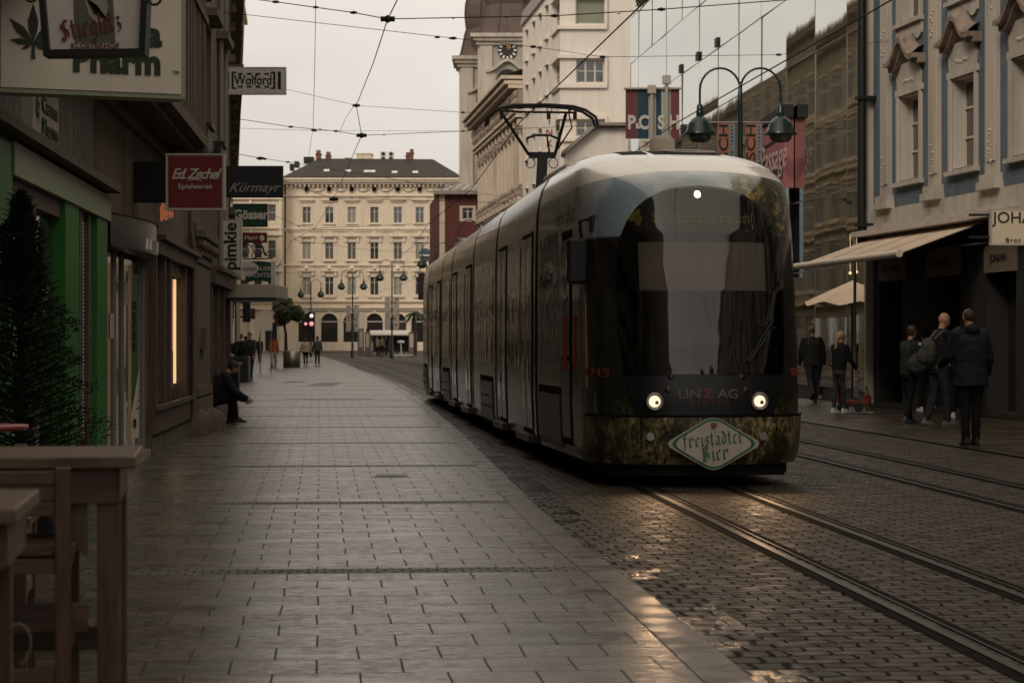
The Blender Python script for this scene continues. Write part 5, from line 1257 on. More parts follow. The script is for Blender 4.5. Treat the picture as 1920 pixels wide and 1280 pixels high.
# ---- broad nib lettering (blackletter strokes)
def nibtext(word, h, nibw=.17, nibang=42, gap=.12):
    G = {
     'f': (.55, [[(.3, 1.55), (.22, 1.45), (.22, .0), (.12, -.35)], [(.3, 1.55), (.52, 1.42)], [(.0, .98), (.5, .98)]]),
     'r': (.6, [[(.0, .9), (.14, 1.0), (.14, .08), (.28, .0)], [(.14, .72), (.34, .98), (.46, .92), (.54, .74)], [(.36, .98), (.56, .80)]]),
     'e': (.58, [[(.14, .85), (.12, .15), (.3, .0), (.5, .14)], [(.14, .85), (.34, 1.0), (.46, .82), (.14, .5)]]),
     'i': (.32, [[(.02, .86), (.14, 1.0), (.14, .1), (.28, .0)], [(.12, 1.32), (.2, 1.42)]]),
     's': (.52, [[(.44, .86), (.28, 1.0), (.12, .84), (.12, .62), (.40, .42), (.40, .15), (.22, .0), (.06, .12)]]),
     't': (.42, [[(.16, 1.42), (.16, .12), (.3, .0), (.38, .08)], [(.0, 1.0), (.36, 1.0)]]),
     'a': (.62, [[(.12, .85), (.3, 1.0), (.44, .86), (.44, .12), (.58, .0)], [(.44, .6), (.14, .42), (.12, .14), (.26, .0), (.44, .16)]]),
     'd': (.62, [[(.12, 1.5), (.46, 1.0), (.48, .2), (.28, .0), (.12, .18), (.12, .78), (.3, .96)]]),
     'B': (.9, [[(.2, 1.4), (.2, .1)], [(.02, 1.2), (.2, 1.4), (.55, 1.5), (.68, 1.2), (.4, .82)], [(.3, .82), (.7, .7), (.74, .2), (.45, -.02), (.05, .05)], [(.42, 1.35), (.42, .2)]]),
     'S': (.8, [[(.7, 1.35), (.4, 1.5), (.15, 1.25), (.2, .9), (.6, .65), (.65, .2), (.35, -.05), (.05, .15)], [(.4, 1.4), (.38, .1)]]),
     'l': (.34, [[(.06, 1.45), (.16, 1.5), (.16, .1), (.3, .0)]]),
     'g': (.6, [[(.14, .9), (.12, .2), (.28, .05), (.46, .2)], [(.14, .9), (.3, 1.0), (.46, .88), (.46, -.2), (.25, -.42), (.06, -.3)]]),
     'z': (.55, [[(.06, .9), (.25, 1.0), (.42, .85), (.2, .55), (.42, .35), (.38, .0), (.1, -.1)]]),
    }
    dots = {'\xe4': 'a'}
    vs = []; fs = []; x = 0; k = 0; a = math.radians(nibang); nb = Vector((math.cos(a), math.sin(a)))*nibw/2
    for ch in word:
        if ch == ' ': x += .45; continue
        w_, st = G[dots.get(ch, ch)]
        st = list(st)
        if ch in dots: st += [[(.10, 1.28), (.18, 1.44)], [(.38, 1.28), (.46, 1.44)]]
        for pl in st:
            for (ax, ay), (bx, by) in zip(pl, pl[1:]):
                A, B = Vector((ax+x, ay)), Vector((bx+x, by)); zz = k*.0002; k = (k+1) % 9
                q = [A-nb, A+nb, B+nb, B-nb]
                if (q[1]-q[0]).x*(q[2]-q[0]).y-(q[1]-q[0]).y*(q[2]-q[0]).x < 0: q = q[::-1]
                n = len(vs); vs += [Vector((p.x*h, p.y*h, zz)) for p in q]; fs.append((n, n+1, n+2, n+3))
        x += w_+gap
    W_ = x*h
    return [Vector((v.x-W_/2, v.y-h*.5, v.z)) for v in vs], fs
# beer sign: rounded rhombus board
def rhomb(a, b, r, n=7):
    out = []
    for k, (cx_, cy_) in enumerate(((a, 0), (0, b), (-a, 0), (0, -b))):
        pr = [(0, -b), (a, 0), (0, b), (-a, 0)][k]; nx = [(0, b), (-a, 0), (0, -b), (a, 0)][k]
        P0 = Vector((cx_, cy_)); d0 = (Vector(pr)-P0).normalized()*r; d1 = (Vector(nx)-P0).normalized()*r
        for i in range(n+1):
            t_ = i/n; q = (P0+d0)*(1-t_)**2+P0*2*t_*(1-t_)+(P0+d1)*t_**2; out.append((q.x, q.y))
    return out
SO = Vector((.045, -.075, .425)); X1, Z1 = Vector((1, 0, 0)), Vector((0, 0, 1))
silver = mat('silver sign rim', (.45, .44, .42), .35, .5); sgreen = mat('sign green', (.03, .15, .06), .4); scream = plaster('cream sign face', (.56, .50, .43), fine=4, dirt=.12, rough=.4)
mb = MB(); mb.prism(rhomb(.515, .29, .10), SO+Vector((0, .03, 0)), X1, Z1, .045); sb_ = mb.build('sign_board', silver, TR, False)
for q, mt, off in ((1, sgreen, .018), (2, scream, .022)):
    mb = MB(); mb.prism(rhomb(.50-.022*q-.018*(q-1), .30-.013*q-.011*(q-1), .12), SO+Vector((0, -off+.03-.026, 0)), X1, Z1, .004); mb.build('sign_face', mt, sb_, False)
def flat(vf, o, parent, mt, name='lettering', rot=0, sc=1, ext=False):
    vs, fs = vf; c, s_ = math.cos(rot), math.sin(rot); mb = MB()
    mb.add([Vector(o)+X1*((v.x*c-v.y*s_)*sc)+Z1*((v.x*s_+v.y*c)*sc)+Vector((0, -v.z-.003, 0)) for v in vs], fs); return mb.build(name, mt, parent, False)
SF = SO+Vector((0, -.026, 0))
flat(nibtext('freist\xe4dter', .090, .20), SF+Vector((.0, 0, .035)), sb_, sgreen, rot=.09)
flat(nibtext('Bier', .10, .21), SF+Vector((.02, 0, -.115)), sb_, sgreen, rot=.09)
mb = MB(); mb.prism([(-.03, .03), (.03, .03), (.03, -.01), (0, -.035), (-.03, -.01)], SF+Vector((.0, -.002, .185)), X1, Z1, .004); mb.build('crest', mat('crest red', (.25, .08, .05), .5), sb_, False)
# script on the flank above the cab door
for i, s_ in enumerate(('l', 'e', 'b', 'e', 'b')): pass
vs, fs = text_mb('lebe Bier', .30, shear=.35, bold=-.004)
mb = MB(); mb.add([(-(hw(2.88+p.y)+.012), 2.45-p.x*1.5, 2.88+p.y) for p in vs], fs); mb.build('lettering', mat('faded script', (.20, .18, .16), .5), TR, False)

# ---- pantograph ----
PX, PY_ = cxm(16.1), 16.1
PG = []
def pgw(dx, z, dy=0): return Vector((PX+dx, PY_+dy, z))
mb = MB(); mb.box(PX-.45, PX+.45, PY_-.9, PY_+.9, 3.66, 3.74); mb.box(PX-.12, PX+.12, PY_-.25, PY_+.25, 3.74, 3.95)
for q in (-1, 1):
    for r in (-1, 1): mb.lathe([(.05, 0), (.08, .03), (.05, .06), (.08, .09), (.05, .12), (.04, .16)], (PX+q*.38, PY_+r*.8, 3.5), 8)
pan = mb.build('pantograph', M['steel_dark'], TR, False)
mb = MB(); mb.beam(pgw(-.02, 3.9, 0), pgw(.04, 4.72, .1), .17, .14); mb.beam(pgw(-.2, 4.72, .1), pgw(.26, 4.72, .1), .1, .1); mb.build('lower_arm', M['steel_dark'], pan, False)
mb = MB(); zt_ = 5.47
mb.tube([pgw(-.2, 4.72, .1), pgw(-.72, zt_-.02, -.1)], .028); mb.tube([pgw(.25, 4.72, .1), pgw(.42, zt_-.04, -.1)], .028); mb.tube([pgw(.25, 4.75, .1), pgw(.54, 5.2, 0), pgw(.47, zt_-.04, -.1)], .014)
mb.tube([pgw(-.26, 5.0, .0), pgw(-.1, 5.06, 0), pgw(.15, 5.06, 0), pgw(.3, 5.0, 0)], .022); mb.tube([pgw(.1, 5.06, 0), pgw(.16, 4.75, .1)], .016); mb.build('upper_arm', M['steel_dark'], pan, False)
mb = MB()
for dy in (-.25, .08):
    top = [(-1.04, 5.20), (-1.02, 5.34), (-.84, 5.49), (-.6, 5.55), (0, 5.565), (.45, 5.54), (.66, 5.48), (.84, 5.36), (.88, 5.22)]
    mb.tube([pgw(x+.08, z, dy) for x, z in top], .026, 8)
mb.tube([pgw(-.72, 5.47, -.08), pgw(-.3, 5.45, -.08), pgw(.55, 5.45, -.08)], .02)
for x in (-.7, .12, .58): mb.box(PX+x-.03, PX+x+.03, PY_-.12, PY_-.05, 5.33, 5.47)
for x in (-.6, .5): mb.beam(pgw(x, 5.5, -.28), pgw(x, 5.5, .1), .03, .03)
mb.build('collector_head', M['steel_dark'], pan, False)
mb = MB()
for x in (-.18, .22): mb.tube([pgw(x+.08*math.cos(a/10*2*math.pi), 4.58+.09*math.sin(a/10*2*math.pi), .05) for a in range(11)], .008, 5)
mb.build('cable_loop', M['black'], pan, False)
# ================================================================== SHOP SIGNS
XA = Vector((1, 0, 0))
inkk = mat('black ink', (.015, .015, .015), .6); wink = mat('pale lettering', (.50, .44, .38), .6)
redink = mat('dark red ink', (.13, .022, .024), .6)
def board(name, px0, px1, py0, py1, Y, faces, label, cat='sign', group=None, th=.14, Y2=None, frame=None, lip=.03, bracket=True):
    """rectangular projecting sign in photo pixels at depth Y (Y2: depth of its right end)"""
    Y2 = Y2 or Y
    a, b = P(px0, py1, Y), P(px1, py1 if Y2 == Y else 0, Y2)
    x0, x1 = a.x, b.x; z0, z1 = a.z, P(px0, py0, Y).z
    ax = Vector((x1-x0, Y2-Y, 0)).normalized(); w = Vector((x1-x0, Y2-Y, 0)).length; nb = Vector((ax.y, -ax.x, 0))
    o = Vector((x0, Y, z0)); root = thing(name, o+Vector((0, 0, 0)), label, cat, group)
    mb = MB(); face, edge = faces
    def bx(m, u0, u1, v0, v1, d0, d1):
        vs = [o+ax*u+nb*d+vz*v for v in (v0, v1) for d in (d0, d1) for u in (u0, u1)]
        m.add(vs, [(0, 2, 3, 1), (4, 5, 7, 6), (0, 1, 5, 4), (2, 6, 7, 3), (0, 4, 6, 2), (1, 3, 7, 5)])
    h = z1-z0
    bx(mb, 0, w, 0, h, -th, -.004); mb.build('case', edge, root)
    mb = MB(); bx(mb, lip, w-lip, lip, h-lip, -.003, .006); mb.build('face', face, root)
    if frame:
        mb = MB(); f = frame[1]
        bx(mb, 0, w, 0, f, -.003, .012); bx(mb, 0, w, h-f, h, -.003, .012); bx(mb, 0, f, f, h-f, -.003, .012); bx(mb, w-f, w, f, h-f, -.003, .012); mb.build('frame', frame[0], root)
    if bracket:
        mb = MB(); bx(mb, -.35, .0, h*.2, h*.2+.04, -th*.6, -th*.4); bx(mb, -.35, .0, h*.8, h*.8+.04, -th*.6, -th*.4); mb.build('bracket', M['steel_dark'], root)
    def at(px, py, off=.012):
        t_ = (px-px0)/(px1-px0); return o+ax*(w*t_)+nb*off+vz*(h*(1-(py-py0)/(py1-py0)))
    return root, at, ax
def btext(root, at, ax, s, px, py, hpx, Y, mt, rot=0, name='lettering', vf=None, **k):
    size = hpx*Y/F
    vs, fs = vf if vf else text_mb(s, size/.70, **k)
    ay = vz
    if rot: c, s_ = math.cos(rot), math.sin(rot); vs = [Vector((v.x*c-v.y*s_, v.x*s_+v.y*c, v.z)) for v in vs]
    mb = MB(); mb.add(place(vs, at(px, py), ax, ay), fs); return mb.build(name, mt, root)
M['signcream'] = plaster('cream sign panel', (.70, .64, .54), fine=3, dirt=.10, rough=.5)
M['signgrey'] = plaster('grey white sign panel', (.62, .575, .53), fine=3, dirt=.10, rough=.5)
# --- big hemp shop sign
r_, at, ax = board('shop_sign', -8, 348, -190, 172, 16.0, (M['signcream'], mat('greenish sign case', (.30, .32, .20), .4)), 'large cream box sign with black hemp leaf hanging over the green shop', th=.25, Y2=16.5, lip=.035)
leaf(r_, at(60, 78), ax, vz, .285, LG); 
btext(r_, at, ax, 'Canna', 216, 52, 46, 16.2, LG, bold=.012); btext(r_, at, ax, 'Pharm', 216, 106, 46, 16.2, LG, bold=.012, sx=.98)
btext(r_, at, ax, 'TM', 329, 122, 6, 16.2, LG)
# --- tapered brewery lantern sign in front
BS = thing('brewery_sign', P(178, 105, 13), 'dark framed tapered sign with red lettering hanging in front of the cream hemp sign', 'sign')
Yb = 13.0
ob = [(66, -120), (284, -120), (274, 104), (84, 107)]; ib = [(78, -110), (271, -110), (263, 93), (95, 95)]
def pq(px, py, d=0): v = P(px, py, Yb); v.y -= d; return v
mb = MB()
for i in range(4):
    j = (i+1) % 4; q = [pq(*ob[i], .05), pq(*ob[j], .05), pq(*ib[j], .05), pq(*ib[i], .05)]; q2 = [v+Vector((0, .16, 0)) for v in q]
    mb.add(q+q2, [(0, 1, 2, 3), (7, 6, 5, 4), (0, 4, 5, 1), (3, 2, 6, 7)])
mb.build('frame', M['steel_dark'], BS)
mb = MB(); mb.add([pq(*p_, .0) for p_ in ib]+[pq(*p_, -.05) for p_ in ib], [(3, 2, 1, 0), (4, 5, 6, 7)]); mb.build('face', M['signgrey'], BS)
mb = MB(); mb.add([pq(133, -110, .004), pq(206, -110, .004), pq(217, 80, .004), pq(141, 81, .004)], [(3, 2, 1, 0)]); mb.build('grey_panel', mat('grey print', (.12, .115, .10), .6), BS)
mb = MB()
rr = random.Random(4)
body_ = [(163, -25), (180, -40), (198, -10), (203, 15), (196, 40), (182, 44), (168, 30), (160, 5)]
mb.add([pq(x, y, .007) for x, y in body_][::-1], [tuple(range(8))])
mb.build('bird_emblem', mat('pale print', (.36, .33, .27), .6), BS)
mb = MB()
for k in range(7): mb.beam(pq(164+k*2, 0+k*4, .010), pq(184+k*3, 14+k*4, .010), .012, .002, up=(0, 1, 0))
mb.build('feather_mark', inkk, BS)
rot = math.radians(11)
vs, fs = nibtext('Stieglitz', .075, .24, gap=.06); c, s_ = math.cos(rot), math.sin(rot)
mb = MB(); mb.add(place([Vector((v.x*c-v.y*s_, v.x*s_+v.y*c, v.z)) for v in vs], pq(172, 54, .012), XA, vz), fs); mb.build('lettering', redink, BS)
vs, fs = text_mb('KLOSTERHOF', .046, bold=.0005, sx=1.0); mb = MB(); mb.add(place(vs, pq(179, 87, .012), XA, vz), fs); mb.build('lettering', redink, BS)
mb = MB()
for q in (0, 1):
    c0 = (60, -8) if q == 0 else (288, -2); sg_ = -1 if q == 0 else 1
    mb.tube([pq(c0[0]+sg_*(14*math.cos(t_)*(1-t_/9)), c0[1]+14*math.sin(t_)*(1-t_/9), 0) for t_ in [k*.5 for k in range(10)]], .008, 6)
mb.tube([pq(175, -120, 0), pq(175, -220, 0)], .02, 6); mb.build('scroll', M['steel_dark'], BS)
# --- wolford style sign (white, black dashes)
r_, at, ax = board('shop_sign', 414, 536, 126, 177, 44, (M['signgrey'], M['signgrey']), 'white sign with black dashes and brackets highest over the left pavement', frame=(M['signgrey'], .02))
btext(r_, at, ax, 'Wolford', 475, 151, 18, 44, inkk, bold=.004, sx=.78)
mb = MB()
for py in (139, 163):
    for k in range(4):
        c = at(452+k*16.5-1, py); mb = MB(); mb.prism([(-.045, -.017), (.045, -.017), (.045, .017), (-.045, .017)], c, ax, vz, .004); mb.build('dash_mark', inkk, r_)
for px in (427, 524): mb = MB(); mb.prism([(-.03, -.17), (.03, -.17), (.03, .17), (-.03, .17)], at(px, 151), ax, vz, .004); mb.build('bar_mark', inkk, r_)
for px, q in ((436.5, 1), (514.5, -1)):
    mb = MB()
    mb.prism([(-.02, -.17), (.02, -.17), (.02, .17), (-.02, .17)], at(px, 151), ax, vz, .004)
    for dz in (-.155, .155): mb.prism([(min(.02*q, .075*q), -.016), (max(.02*q, .075*q), -.016), (max(.02*q, .075*q), .016), (min(.02*q, .075*q), .016)], at(px, 151)+vz*dz, ax, vz, .004)
    mb.build('bracket_mark', inkk, r_)
# --- red toy shop sign
r_, at, ax = board('shop_sign', 311, 421, 288, 394, 26.3, (plaster('dark red sign face', (.155, .026, .026), fine=3, dirt=.1, rough=.4), wink), 'square dark red sign with pale script over the left pavement', frame=(wink, .016))
btext(r_, at, ax, 'Ed. Zechel', 366, 327, 19, 26.3, wink, shear=.38, bold=.004, spacing=.86, sx=.90)
mb = MB(); mb.tube([at(352+k*3.2, 339-1.6*math.sin(k/8*math.pi)) for k in range(9)], .006, 5); mb.build('underline', wink, r_)
btext(r_, at, ax, 'Spielwaren', 366, 350, 9, 26.3, wink, bold=.002, spacing=1.12)
# --- black box sign behind
r_, at, ax = board('shop_sign', 249, 352, 303, 379, 27, (M['black'], M['black']), 'plain black box sign left of the square dark red sign', lip=.01)
# --- black sign with script
r_, at, ax = board('shop_sign', 398, 530, 311, 370, 40, (mat('blue black sign', (.012, .014, .017), .4), M['black']), 'long black sign with grey script right of the square dark red sign', lip=.01)
btext(r_, at, ax, 'Kürmayr', 475, 352, 17, 40, mat('silver script', (.28, .28, .27), .5), shear=.5, sx=1.08, bold=.001)
# --- green brewery box
gsign = mat('dark green sign', (.010, .055, .035), .4)
r_, at, ax = board('shop_sign', 437, 501, 382, 425, 55, (gsign, M['black']), 'dark green sign with chunky white lettering below the long black sign', frame=(M['steel_dark'], .03))
btext(r_, at, ax, 'Gösser', 470, 403, 17, 55, M['white'], bold=.012, sx=.9)
# --- coffee house red sign
r_, at, ax = board('shop_sign', 446, 500, 436, 455, 62, (mat('wine red sign', (.16, .012, .018), .4), redink), 'small wine red sign with a white head emblem under the dark green sign', lip=.01)
btext(r_, at, ax, 's Meinl', 467, 446, 7.5, 62, M['white'], bold=.001)
mb = MB(); mb.lathe([(.001, -.09), (.07, -.05), (.07, .03), (.03, .08), (.001, .1)], at(491, 447, .0), 10); mb.v = [(x, 62-.02+(y-62)*.15, z) for x, y, z in mb.v]; mb.build('emblem', M['white'], r_)
# --- tall white sign with vertical letters
r_, at, ax = board('shop_sign', 411, 453, 411, 515, 43, (M['signgrey'], M['signgrey']), 'tall white sign with black letters turned on their side', frame=(M['signgrey'], .01))
btext(r_, at, ax, 'pimkie', 433, 462, 23, 43, inkk, rot=math.pi/2, bold=.008, sx=1.02)
# --- wrought iron sign
WI = thing('hanging_sign', P(475, 490, 58), 'curly wrought iron bracket carrying a green arched shop board', 'sign')
mb = MB()
def spiral(cx_, cy_, r, a0, turns, n=22): return [P(cx_+r*(1-.75*k/n)*math.cos(a0+turns*2*math.pi*k/n), cy_-r*(1-.75*k/n)*math.sin(a0+turns*2*math.pi*k/n), 58) for k in range(n+1)]
mb.tube([P(x, y, 58) for x, y in ((446, 484), (470, 486), (512, 484))], .018, 6)
for c_ in ((462, 470, 13, 0, 1.2), (486, 466, 14, 2, 1.3), (478, 480, 8, 1, 1), (504, 476, 6, 0, 1.3), (452, 476, 7, 3, 1)): mb.tube(spiral(*c_), .013, 5)
mb.tube([P(x, y, 58) for x, y in ((450, 460), (470, 452), (492, 462), (498, 480))], .03, 6); mb.build('bracket', M['steel_dark'], WI)
mb = MB(); top = [(460+k*4.8, 492-2.5*math.sin(math.pi*k/10)) for k in range(11)]; bot = [(460+k*4.8, 530-4*math.sin(math.pi*k/10)) for k in range(11)][::-1]
pts = [P(x, y, 57.9) for x, y in top+bot]; n = len(pts); mb.add(pts+[p_+Vector((0, .06, 0)) for p_ in pts], [tuple(range(n))[::-1], tuple(range(n, 2*n))]+[(i, (i+1) % n, n+(i+1) % n, n+i) for i in range(n)]); mb.build('board', gsign, WI)
for s_, py in (('GLBAUER', 504), ('TRACHTEN', 516)):
    vs, fs = text_mb(s_, .16, bold=.001); mb = MB(); mb.add(place(vs, P(484, py, 57.88), XA, vz), fs); mb.build('lettering', M['white'], WI)
# --- white oval sign
OV = thing('oval_sign', P(463, 515, 52), 'white oval sign with red script half over the green arched board', 'sign')
mb = MB(); mb.prism([(.27*math.cos(2*math.pi*k/24), .16*math.sin(2*math.pi*k/24)) for k in range(24)], P(462, 503, 52), XA, vz, -.08); mb.build('board', M['signgrey'], OV)
vs, fs = text_mb('Triumph', .115, shear=.35, sx=1.1); mb = MB(); mb.add(place(vs, P(463, 503, 51.99)-Vector((0, .02, 0)), XA, vz), fs); mb.build('lettering', redink, OV)
mb = MB(); mb.tube([P(462, 503, 52.05), P(436, 503, 52.05)], .015, 5); mb.build('bracket', M['steel_dark'], OV)
r_, at, ax = board('shop_sign', 508, 516, 489, 534, 57, (M['signgrey'], M['signgrey']), 'narrow upright white board just right of the green arched board', bracket=False, lip=.005)
# --- beige box canopy
CB = thing('box_canopy', P(420, 558, 44.5), 'plain beige box canopy under the tall white sign', 'canopy')
a_, b_ = P(418, 558, 44.2), P(517, 533, 44.2); mb = MB(); mb.bbox(a_.x, b_.x, 44.2, 46.6, a_.z, b_.z, .01); mb.build('case', plaster('beige sheet metal', (.40, .35, .29), fine=3, dirt=.15, rough=.45), CB)
mb = MB(); mb.box(a_.x, b_.x+.01, 44.18, 46.5, a_.z-.05, a_.z-.003); mb.build('lower_edge', M['steel_dark'], CB)
# --- small things under the canopy
r_, at, ax = board('pavement_sign', 485, 510, 592, 620, 110, (M['signcream'], M['signgrey']), 'white tram stop sign panel near the planted tree on the left', bracket=False, lip=.01)
mb = MB(); mb.tube([P(488, 622, 110), P(488, 702, 110)], .03, 6); mb.tube([P(508, 622, 110), P(508, 702, 110)], .03, 6); mb.build('post', M['steel'], r_)
mb = MB(); c = P(497.5, 592, 110); mb.prism([(.38*math.cos(math.pi*k/12), .3*math.sin(math.pi*k/12)) for k in range(13)], c, XA, vz, -.1); mb.build('arched_top', M['signgrey'], r_)
r_, at, ax = board('pavement_sign', 668, 688, 592, 616, 235, (M['signcream'], M['signgrey']), 'white tram stop sign panel beside the far shelter', bracket=False, lip=.01)
mb = MB(); mb.tube([P(671, 616, 235), P(671, 665, 235)], .05, 6); mb.build('post', M['steel'], r_)
mb = MB(); c = P(678, 592, 235); mb.prism([(.56*math.cos(math.pi*k/12), .45*math.sin(math.pi*k/12)) for k in range(13)], c, XA, vz, -.1); mb.build('arched_top', M['signgrey'], r_)
r_, at, ax = board('shop_sign', 455, 469, 560, 604, 70, (M['black'], M['black']), 'dark hanging banner below the beige box canopy', lip=.01)
r_, at, ax = board('shop_sign', 462, 478, 578, 598, 90, (mat('plum sign', (.09, .015, .03), .5), M['black']), 'small plum red sign right of the dark hanging banner', lip=.01)
r_, at, ax = board('shop_sign', 516, 528, 599, 612, 140, (mat('pink sign', (.22, .04, .06), .5), M['black']), 'small pinkish red sign half behind the potted tree', lip=.01, bracket=False)
mb = MB(); mb.tube([P(518, 612, 140), P(518, 688, 140)], .04, 6); mb.build('post', M['steel_dark'], r_)
# --- white vertical strips of a shop front in the left distance
for i, (px, lab) in enumerate(((428, 'left one of two pale flags standing under the beige box canopy'), (442, 'right one of two pale flags standing under the beige box canopy'))):
    r_, at, ax = board('beach_flag', px, px+8, 565, 640, 66+i*4, (M['cloth'], M['cloth']), lab, 'flag', bracket=False, lip=.004, th=.03)
    mb = MB(); mb.tube([at(px, 565), P(px, 640, 66+i*4), Vector((P(px, 640, 66+i*4).x, 66+i*4, 0))], .025, 6); mb.build('post', M['steel_dark'], r_)
# --- glowing copper sign letters by the curved canopy
CS = thing('neon_sign', FA.p(30.8, .3, 2.9), 'glowing copper wavy sign hanging behind the square dark red sign', 'sign')
mb = MB(); rr = random.Random(8)
copper = mat('lit copper strips', (.45, .16, .08), .35, .8, emit=(.9, .3, .14), es=.32)
for i in range(13):
    x = 285+i*3.2; y0 = 382+rr.uniform(-3, 6); y1 = 424+rr.uniform(-12, 10)-abs(i-6)*1.2
    mb.tube([P(x+rr.uniform(-1, 1), lerp(y0, y1, k/6), 30.5) for k in range(7)], .009, 5)
mb.build('lit_strip', copper, CS)
mb = MB(); mb.tube([P(276, 395, 30.7), P(330, 395, 30.7)], .015, 6); mb.build('bracket', M['steel_dark'], CS)

# ---------------- right side signs -----------------
r_, at, ax = board('bakery_sign', 1857, 2010, 391, 460, 38, (plaster('warm cream sign', (.72, .60, .44), fine=3, dirt=.1, rough=.4), wink), 'cream box sign with black lettering at the right over the dark shop', frame=(wink, .03), bracket=True)  # face is an even cream with faint mottling
btext(r_, at, ax, 'JOHANN', 1922, 409, 21, 38, inkk, sx=1.0, bold=.001); btext(r_, at, ax, 'Brot seit', 1914, 451, 9, 38, inkk, bold=.001, spacing=1.25)
M['tanpanel'] = plaster('dim tan panel', (.17, .13, .09), fine=3, dirt=.2)
LAB = {0: 'dim tan sign panel over the left doorway under the awning', 1: 'dim tan sign panel over the middle doorway under the awning', 2: 'dim tan sign panel over the right doorway under the cream box sign'}
for i, (px0, px1, py0, py1, s_) in enumerate(((1653, 1700, 484, 528, 'KAFFEE & IMBISS'), (1744, 1802, 470, 520, 'JOHANN'), (1852, 1908, 462, 512, 'JOHANN'))):
    a1, a0 = aR(px0), aR(px1); Y0 = 16.07/((px0-960)/F+.152); z0, z1 = CH+(HY-py1)*Y0/F, CH+(HY-py0)*Y0/F
    rt = thing('sign_panel', FR.p(a0, .1, z0), LAB[i], 'sign', 'sign panels over the shop doors')
    mb = MB(); FR.box(mb, a0, a1, .003, .08, z0, z1); mb.build('face', M['tanpanel'], rt)
    vs, fs = text_mb(s_, (z1-z0)*.42 if i else .17, bold=.002); mb = MB(); mb.add(place(vs, FR.p((a0+a1)/2, .09, (z0+z1)/2), -FR.a, vz), fs); mb.build('lettering', inkk, rt)
# awning
AW = thing('awning', FR.p(aR(1740), 1, 3.3), 'long pale beige fold-out awning over the dark shop', 'awning')
Afr, Anr = (6.42, 50.8), (14.07-.152*43.3, 43.3)
f0, f1 = Vector((6.42, 50.8, 3.18)), Vector((14.07-.152*43.3, 43.3, 3.18))
w0, w1 = FR.p(amax-.35, .05, 3.86), FR.p(aR(1858), .05, 3.86)
M['canvas'] = plaster('beige awning canvas', (.56, .44, .34), fine=4, dirt=.12, rough=.8)
mb = MB(); n = 8
mb.add([f0, f1, w1, w0, f0-vz*.02, f1-vz*.02, w1-vz*.02, w0-vz*.02], [(0, 1, 2, 3), (7, 6, 5, 4), (0, 4, 5, 1), (3, 2, 6, 7)]); mb.build('canvas', M['canvas'], AW)
mb = MB()
for k in (1, 2, 3): mb.beam(f0.lerp(f1, k/4)+vz*.008, w0.lerp(w1, k/4)+vz*.008, .03, .006)
mb.build('seam', mat('awning seam', (.30, .23, .17), .7), AW)
mb = MB(); mb.tube([f0, f1], .075, 10); mb.build('front_bar', plaster('cream awning bar', (.62, .52, .42), dirt=.1, rough=.4), AW)
mb = MB()
for t_ in (.08, .5, .92): q = f0.lerp(f1, t_); e2 = w0.lerp(w1, min(1, t_+.1)); mb.tube([q-vz*.04, (q+e2)/2-vz*.2+FR.a*.4, e2-vz*.45], .03, 6)
mb.build('folding_arm', M['steel_dark'], AW)
# small market umbrella beyond
UM = thing('parasol', (7.4+.6, 53.5, 0), 'pale scalloped parasol beyond the dark shop corner', 'parasol')
mb = MB(); c = Vector((8.15, 53.6, 2.95)); pts = []
for k in range(8): a = math.pi/8+k*math.pi/4; pts.append(c+Vector((1.25*math.cos(a), 1.25*math.sin(a), -.62)))
mid = [((pts[k]+pts[(k+1) % 8])/2)+vz*.10 for k in range(8)]
for k in range(8): mb.add([c, pts[k], mid[k], pts[(k+1) % 8]], [(0, 1, 2), (0, 2, 3)])
mb.build('canopy', M['canvas'], UM)
mb = MB(); mb.tube([(8.15, 53.6, 0), (8.15, 53.6, 2.9)], .03, 8); mb.lathe([(.3, 0), (.3, .06), (.05, .08)], (8.15, 53.6, .0), 12); mb.build('pole', M['steel_dark'], UM)
# warm lamps hanging under the passage
for i, (px, py) in enumerate(((1594, 512), (1606, 510), (1625, 510))):
    mb = MB(); p_ = P(px, py, 51.9); mb.ball(p_, .035, n=8); mb.tube([p_, p_+vz*.9], .004, 4)
    single('hanging_bulb', mb, mat('warm bulb', (1, .8, .5), .4, emit=(1, .62, .3), es=1.6), ['left one of three small warm bulbs under the awning', 'middle one of three small warm bulbs under the awning', 'right one of three small warm bulbs under the awning'][i], 'lamp', p_, 'small warm bulbs under the awning')
# pink passage box on the glass facade
PS = thing('passage_sign', FGL.p(aG(1460), .5, 5), 'slanted dull pink board with white script beside the street lamp', 'sign')
pinkm = plaster('dull pink panel', (.30, .115, .12), fine=3, dirt=.2); a0, a1 = aG(1490), aG(1430)
def gp(px, py, b): Y = 13.38/((px-960)/F+.093); return FGL.p(aG(px), b, CH+(HY-py)*Y/F)
q = [gp(1430, 250, .3), gp(1490, 222, .3), gp(1490, 352, .3), gp(1430, 400, .3)]
mb = MB(); mb.add(q+[v-FGL.b*.28 for v in q], [(0, 1, 2, 3), (0, 4, 5, 1), (1, 5, 6, 2), (3, 2, 6, 7), (0, 3, 7, 4)]); mb.build('board', pinkm, PS)
mb = MB(); mb.beam(gp(1436, 287, .31), gp(1489, 256, .31), .03, .06); mb.beam(gp(1450, 335, .31), gp(1489, 318, .31), .03, .06); mb.build('dark_groove', M['black'], PS)
vs, fs = text_mb('Passage', 1.1, shear=.2, bold=.002, sx=1.05); mb = MB(); mb.add(place(vs, gp(1472, 298, .34), -FGL.a, vz), fs); mb.build('lettering', mat('pink white', (.48, .36, .34), .5), PS)
